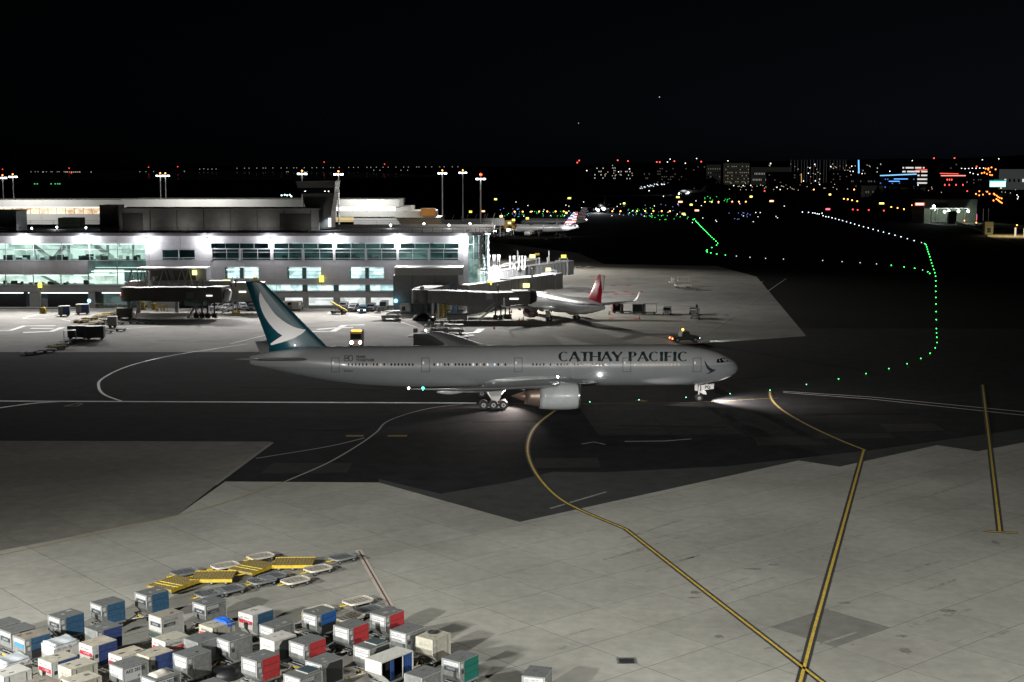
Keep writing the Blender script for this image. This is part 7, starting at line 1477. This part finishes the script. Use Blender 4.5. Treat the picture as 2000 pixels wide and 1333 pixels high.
lamps('parking_lamp', 'small pale light in the far parking field', 'lights of the far parking field', [(1250 + 60 * u + rr.uniform(-3, 3), 366 - 9 * u + rr.uniform(-1.5, 3)) for u in [i / 26 for i in range(27)]], EM('parking_white', (.8, .9, 1), 1.8), .0003)
# marina-like thin poles on the skyline
b0 = None
for i in range(18):
    px = 1546 + i * 6.3 + rr.uniform(-1, 1); x, z = A(px, 312 + rr.uniform(-1, 1.5), 3400)
    if b0 is None: b0 = thing('thin_mast', 'thin pale mast in the row on the skyline', 'mast', (x, 3400, 0), 0, 'thin masts on the skyline'); MB().cyl((0, 0, 0), (0, 0, z), .5, n=5).build('pole', EM('faint_pole', (.6, .6, .7), .06), b0)
    else: dup(b0, (x, 3400, 0), 0)
# dark tree mound
def tree_mass(label, px0, px1, ytop, Y, seed):
    rr = random.Random(seed); b = MB(); xa = A(px0, 360, Y)[0]; xb = A(px1, 360, Y)[0]; zt = A(1000, ytop, Y)[1]
    for k in range(900):
        u = rr.random(); hgt = zt * (sin(pi * u) ** .5); x = xa + (xb - xa) * u; z = rr.uniform(.1, 1) * hgt; r = rr.uniform(1.2, 3.5); v = [Vector((rr.gauss(0, 1), rr.gauss(0, 1), rr.gauss(0, 1))) * r for _ in range(3)]; c = Vector((x, Y + rr.uniform(-15, 15), z)); b.add([c + q for q in v], [(0, 1, 2)])
    return tag(b.build('tree_mass', M('dark_foliage', (.02, .03, .018), .9), fix=False), label, 'trees', kind='stuff')
tree_mass('dark rounded mass of trees behind the side-on taxiing jet', 1300, 1420, 347, 2000, 1); tree_mass('dark tree mass between the station and the billboard', 1700, 1830, 372, 1500, 2)
for px, py, lab in ((1288, 190, 'lone bright star high in the night sky'), (1130, 241, 'fainter star low in the night sky')):
    x, z = A(px, py, 9000); t = thing('distant_star', lab, 'star', (x, 9000, z)); MB().ball((0, 0, 0), 2.6 if py < 200 else 1.8, 8, 5).build('beacon', EM('sky_speck', (.9, .95, 1), 1.2), t); MB().cyl((0, 3, 0), (0, 38, 0), 1.6, .6, 8).build('fuselage', steel_d, t); MB().box(-16, 12, -.3, 16, 18, .3).build('wing', steel_d, t)  # each speck is a star; its fuselage and wing are made up
# ---------------------------------------------------------------- lit service station by the perimeter road
YS = 900; sx = lambda px: A(px, 410, YS)[0]; sz = lambda py: A(1850, py, YS)[1]
t = thing('service_station', 'pale green lit station building with low canopy lamps beside the dark taxiway', 'building', (0, 0, 0))
MB().box(sx(1816), YS + 12, 0, sx(1920), YS + 40, sz(391)).build('wall', M('pale_green_wall', (.15, .17, .13), .7, 0, .2, .2), t); MB().box(sx(1834), YS + 11.8, sz(407), sx(1862), YS + 11.98, sz(398)).build('dark_recess', dark_in, t); MB().box(sx(1815), YS + 11, sz(391) + .01, sx(1921), YS + 41, sz(389.5)).build('roof', hill_m, t)
MB().box(sx(1818), YS + 2, sz(408.5), sx(1895), YS + 11.9, sz(407)).build('canopy', white_s, t)
for px in (1819, 1827, 1832, 1850, 1886, 1921, 1931): MB().bar((sx(px), YS, 0), (sx(px), YS, sz(408)), .35).build('canopy_post', br_white, t)
MB().box(sx(1797), YS + 11.0, sz(403), sx(1815), YS + 11.6, sz(397)).build('sign_board', EM('station_red_sign', (1, .25, .15), 1.2), t); MB().box(sx(1798), YS + 10.9, sz(401.5), sx(1813), YS + 10.98, sz(398.5)).build('sign_lettering', EM('station_white_sign', (1, .95, .9), 1.6), t)
MB().box(sx(1850), YS - 3, 0, sx(1866), YS + 1, sz(413)).build('kiosk', dark_in, t); MB().box(sx(1820), YS + .5, .0, sx(1850), YS + 2, 1.2).build('low_wall', white_s, t)
for px, py in ((1824, 403.5), (1853, 413), (1872, 413), (1891, 413), (1845, 414)):
    x, z = A(px, py, YS); MB().ball((x, YS, z), .9, 8, 5).build('lamp_globe', EM('station_lamp', (.85, 1, .95), 9), t)
for px, py in ((1825, 409), (1853, 412), (1872, 412), (1891, 412)): x, z = A(px, py, YS); lamp('POINT', (x, YS + 1, z - .5), 1500, (.85, 1, .9), None, .5)
struct(sheet('station_forecourt', [(sx(1812), YS + 12), (sx(1960), YS + 12), (sx(1990), YS - 60), (sx(1900), YS - 90), (sx(1812), YS - 20)], .01, M('forecourt_concrete', (.2, .2, .19), .8)))
t = thing('pink_pole_light', 'thin pink glowing pole right of the station kiosk', 'pole light', (*G(1907, 432), 0)); MB().cyl((0, 0, 0), (0, 0, 4.5), .3, n=6).build('tube', EM('pink_tube', (1, .15, .4), 1.8), t); MB().cyl((0, 0, -.0), (0, 0, .3), .6, n=8).build('base', steel_d, t)
# perimeter wall and road at the right edge
t = thing('perimeter_wall', 'low pale perimeter wall curving toward the right edge below the station', 'wall', (0, 0, 0)); pts = [G(*p) for p in [(1790, 416), (1830, 428), (1870, 439), (1900, 448), (1922, 456)]]; b = MB()
for p, q in zip(pts, pts[1:]): b.bar((*p, .9), (*q, .9), .5, 1.4)
b.build('parapet', M('pale_wall_far', (.22, .22, .2), .8), t)
t = thing('gate_hut', 'pale yellow gate hut at the end of the perimeter wall', 'hut', (*G(1929, 458), 0)); MB().box(-2.2, -2, 0, 2.2, 2, 6.5).build('wall', M('yellow_hut', (.45, .42, .25), .7), t); MB().box(-2.5, -2.3, 6.51, 2.5, 2.3, 6.9).build('roof', steel_d, t); MB().box(-1, -2.05, 1, 1, -2.005, 3.5).build('window', carg, t)
struct(sheet('perimeter_road', [G(1925, 452), G(1965, 448), G(2100, 470), G(2100, 492), G(1990, 478), G(1930, 463)], .012, M('olive_road', (.22, .19, .11), .85, 0, .05, .4)))
x, y = G(1975, 462); lamp('SPOT', (x, y, 22), 42000, (1, .85, .5), (x + 3, y, 0), .4, 110, .9); x, y = G(1935, 460); lamp('POINT', (x, y - 3, 7), 900, (1, .85, .5), None, .4)
t = thing('road_barrier', 'row of pale upright posts glowing at the right picture edge', 'barrier', (*G(1993, 462), 0))
for k in range(6): MB().box(-3 + k * 2.6, -k * 6, 0, -2.2 + k * 2.6, -k * 6 + .5, 4.5).build('post', EM('warm_post', (1, .85, .6), .8), t)
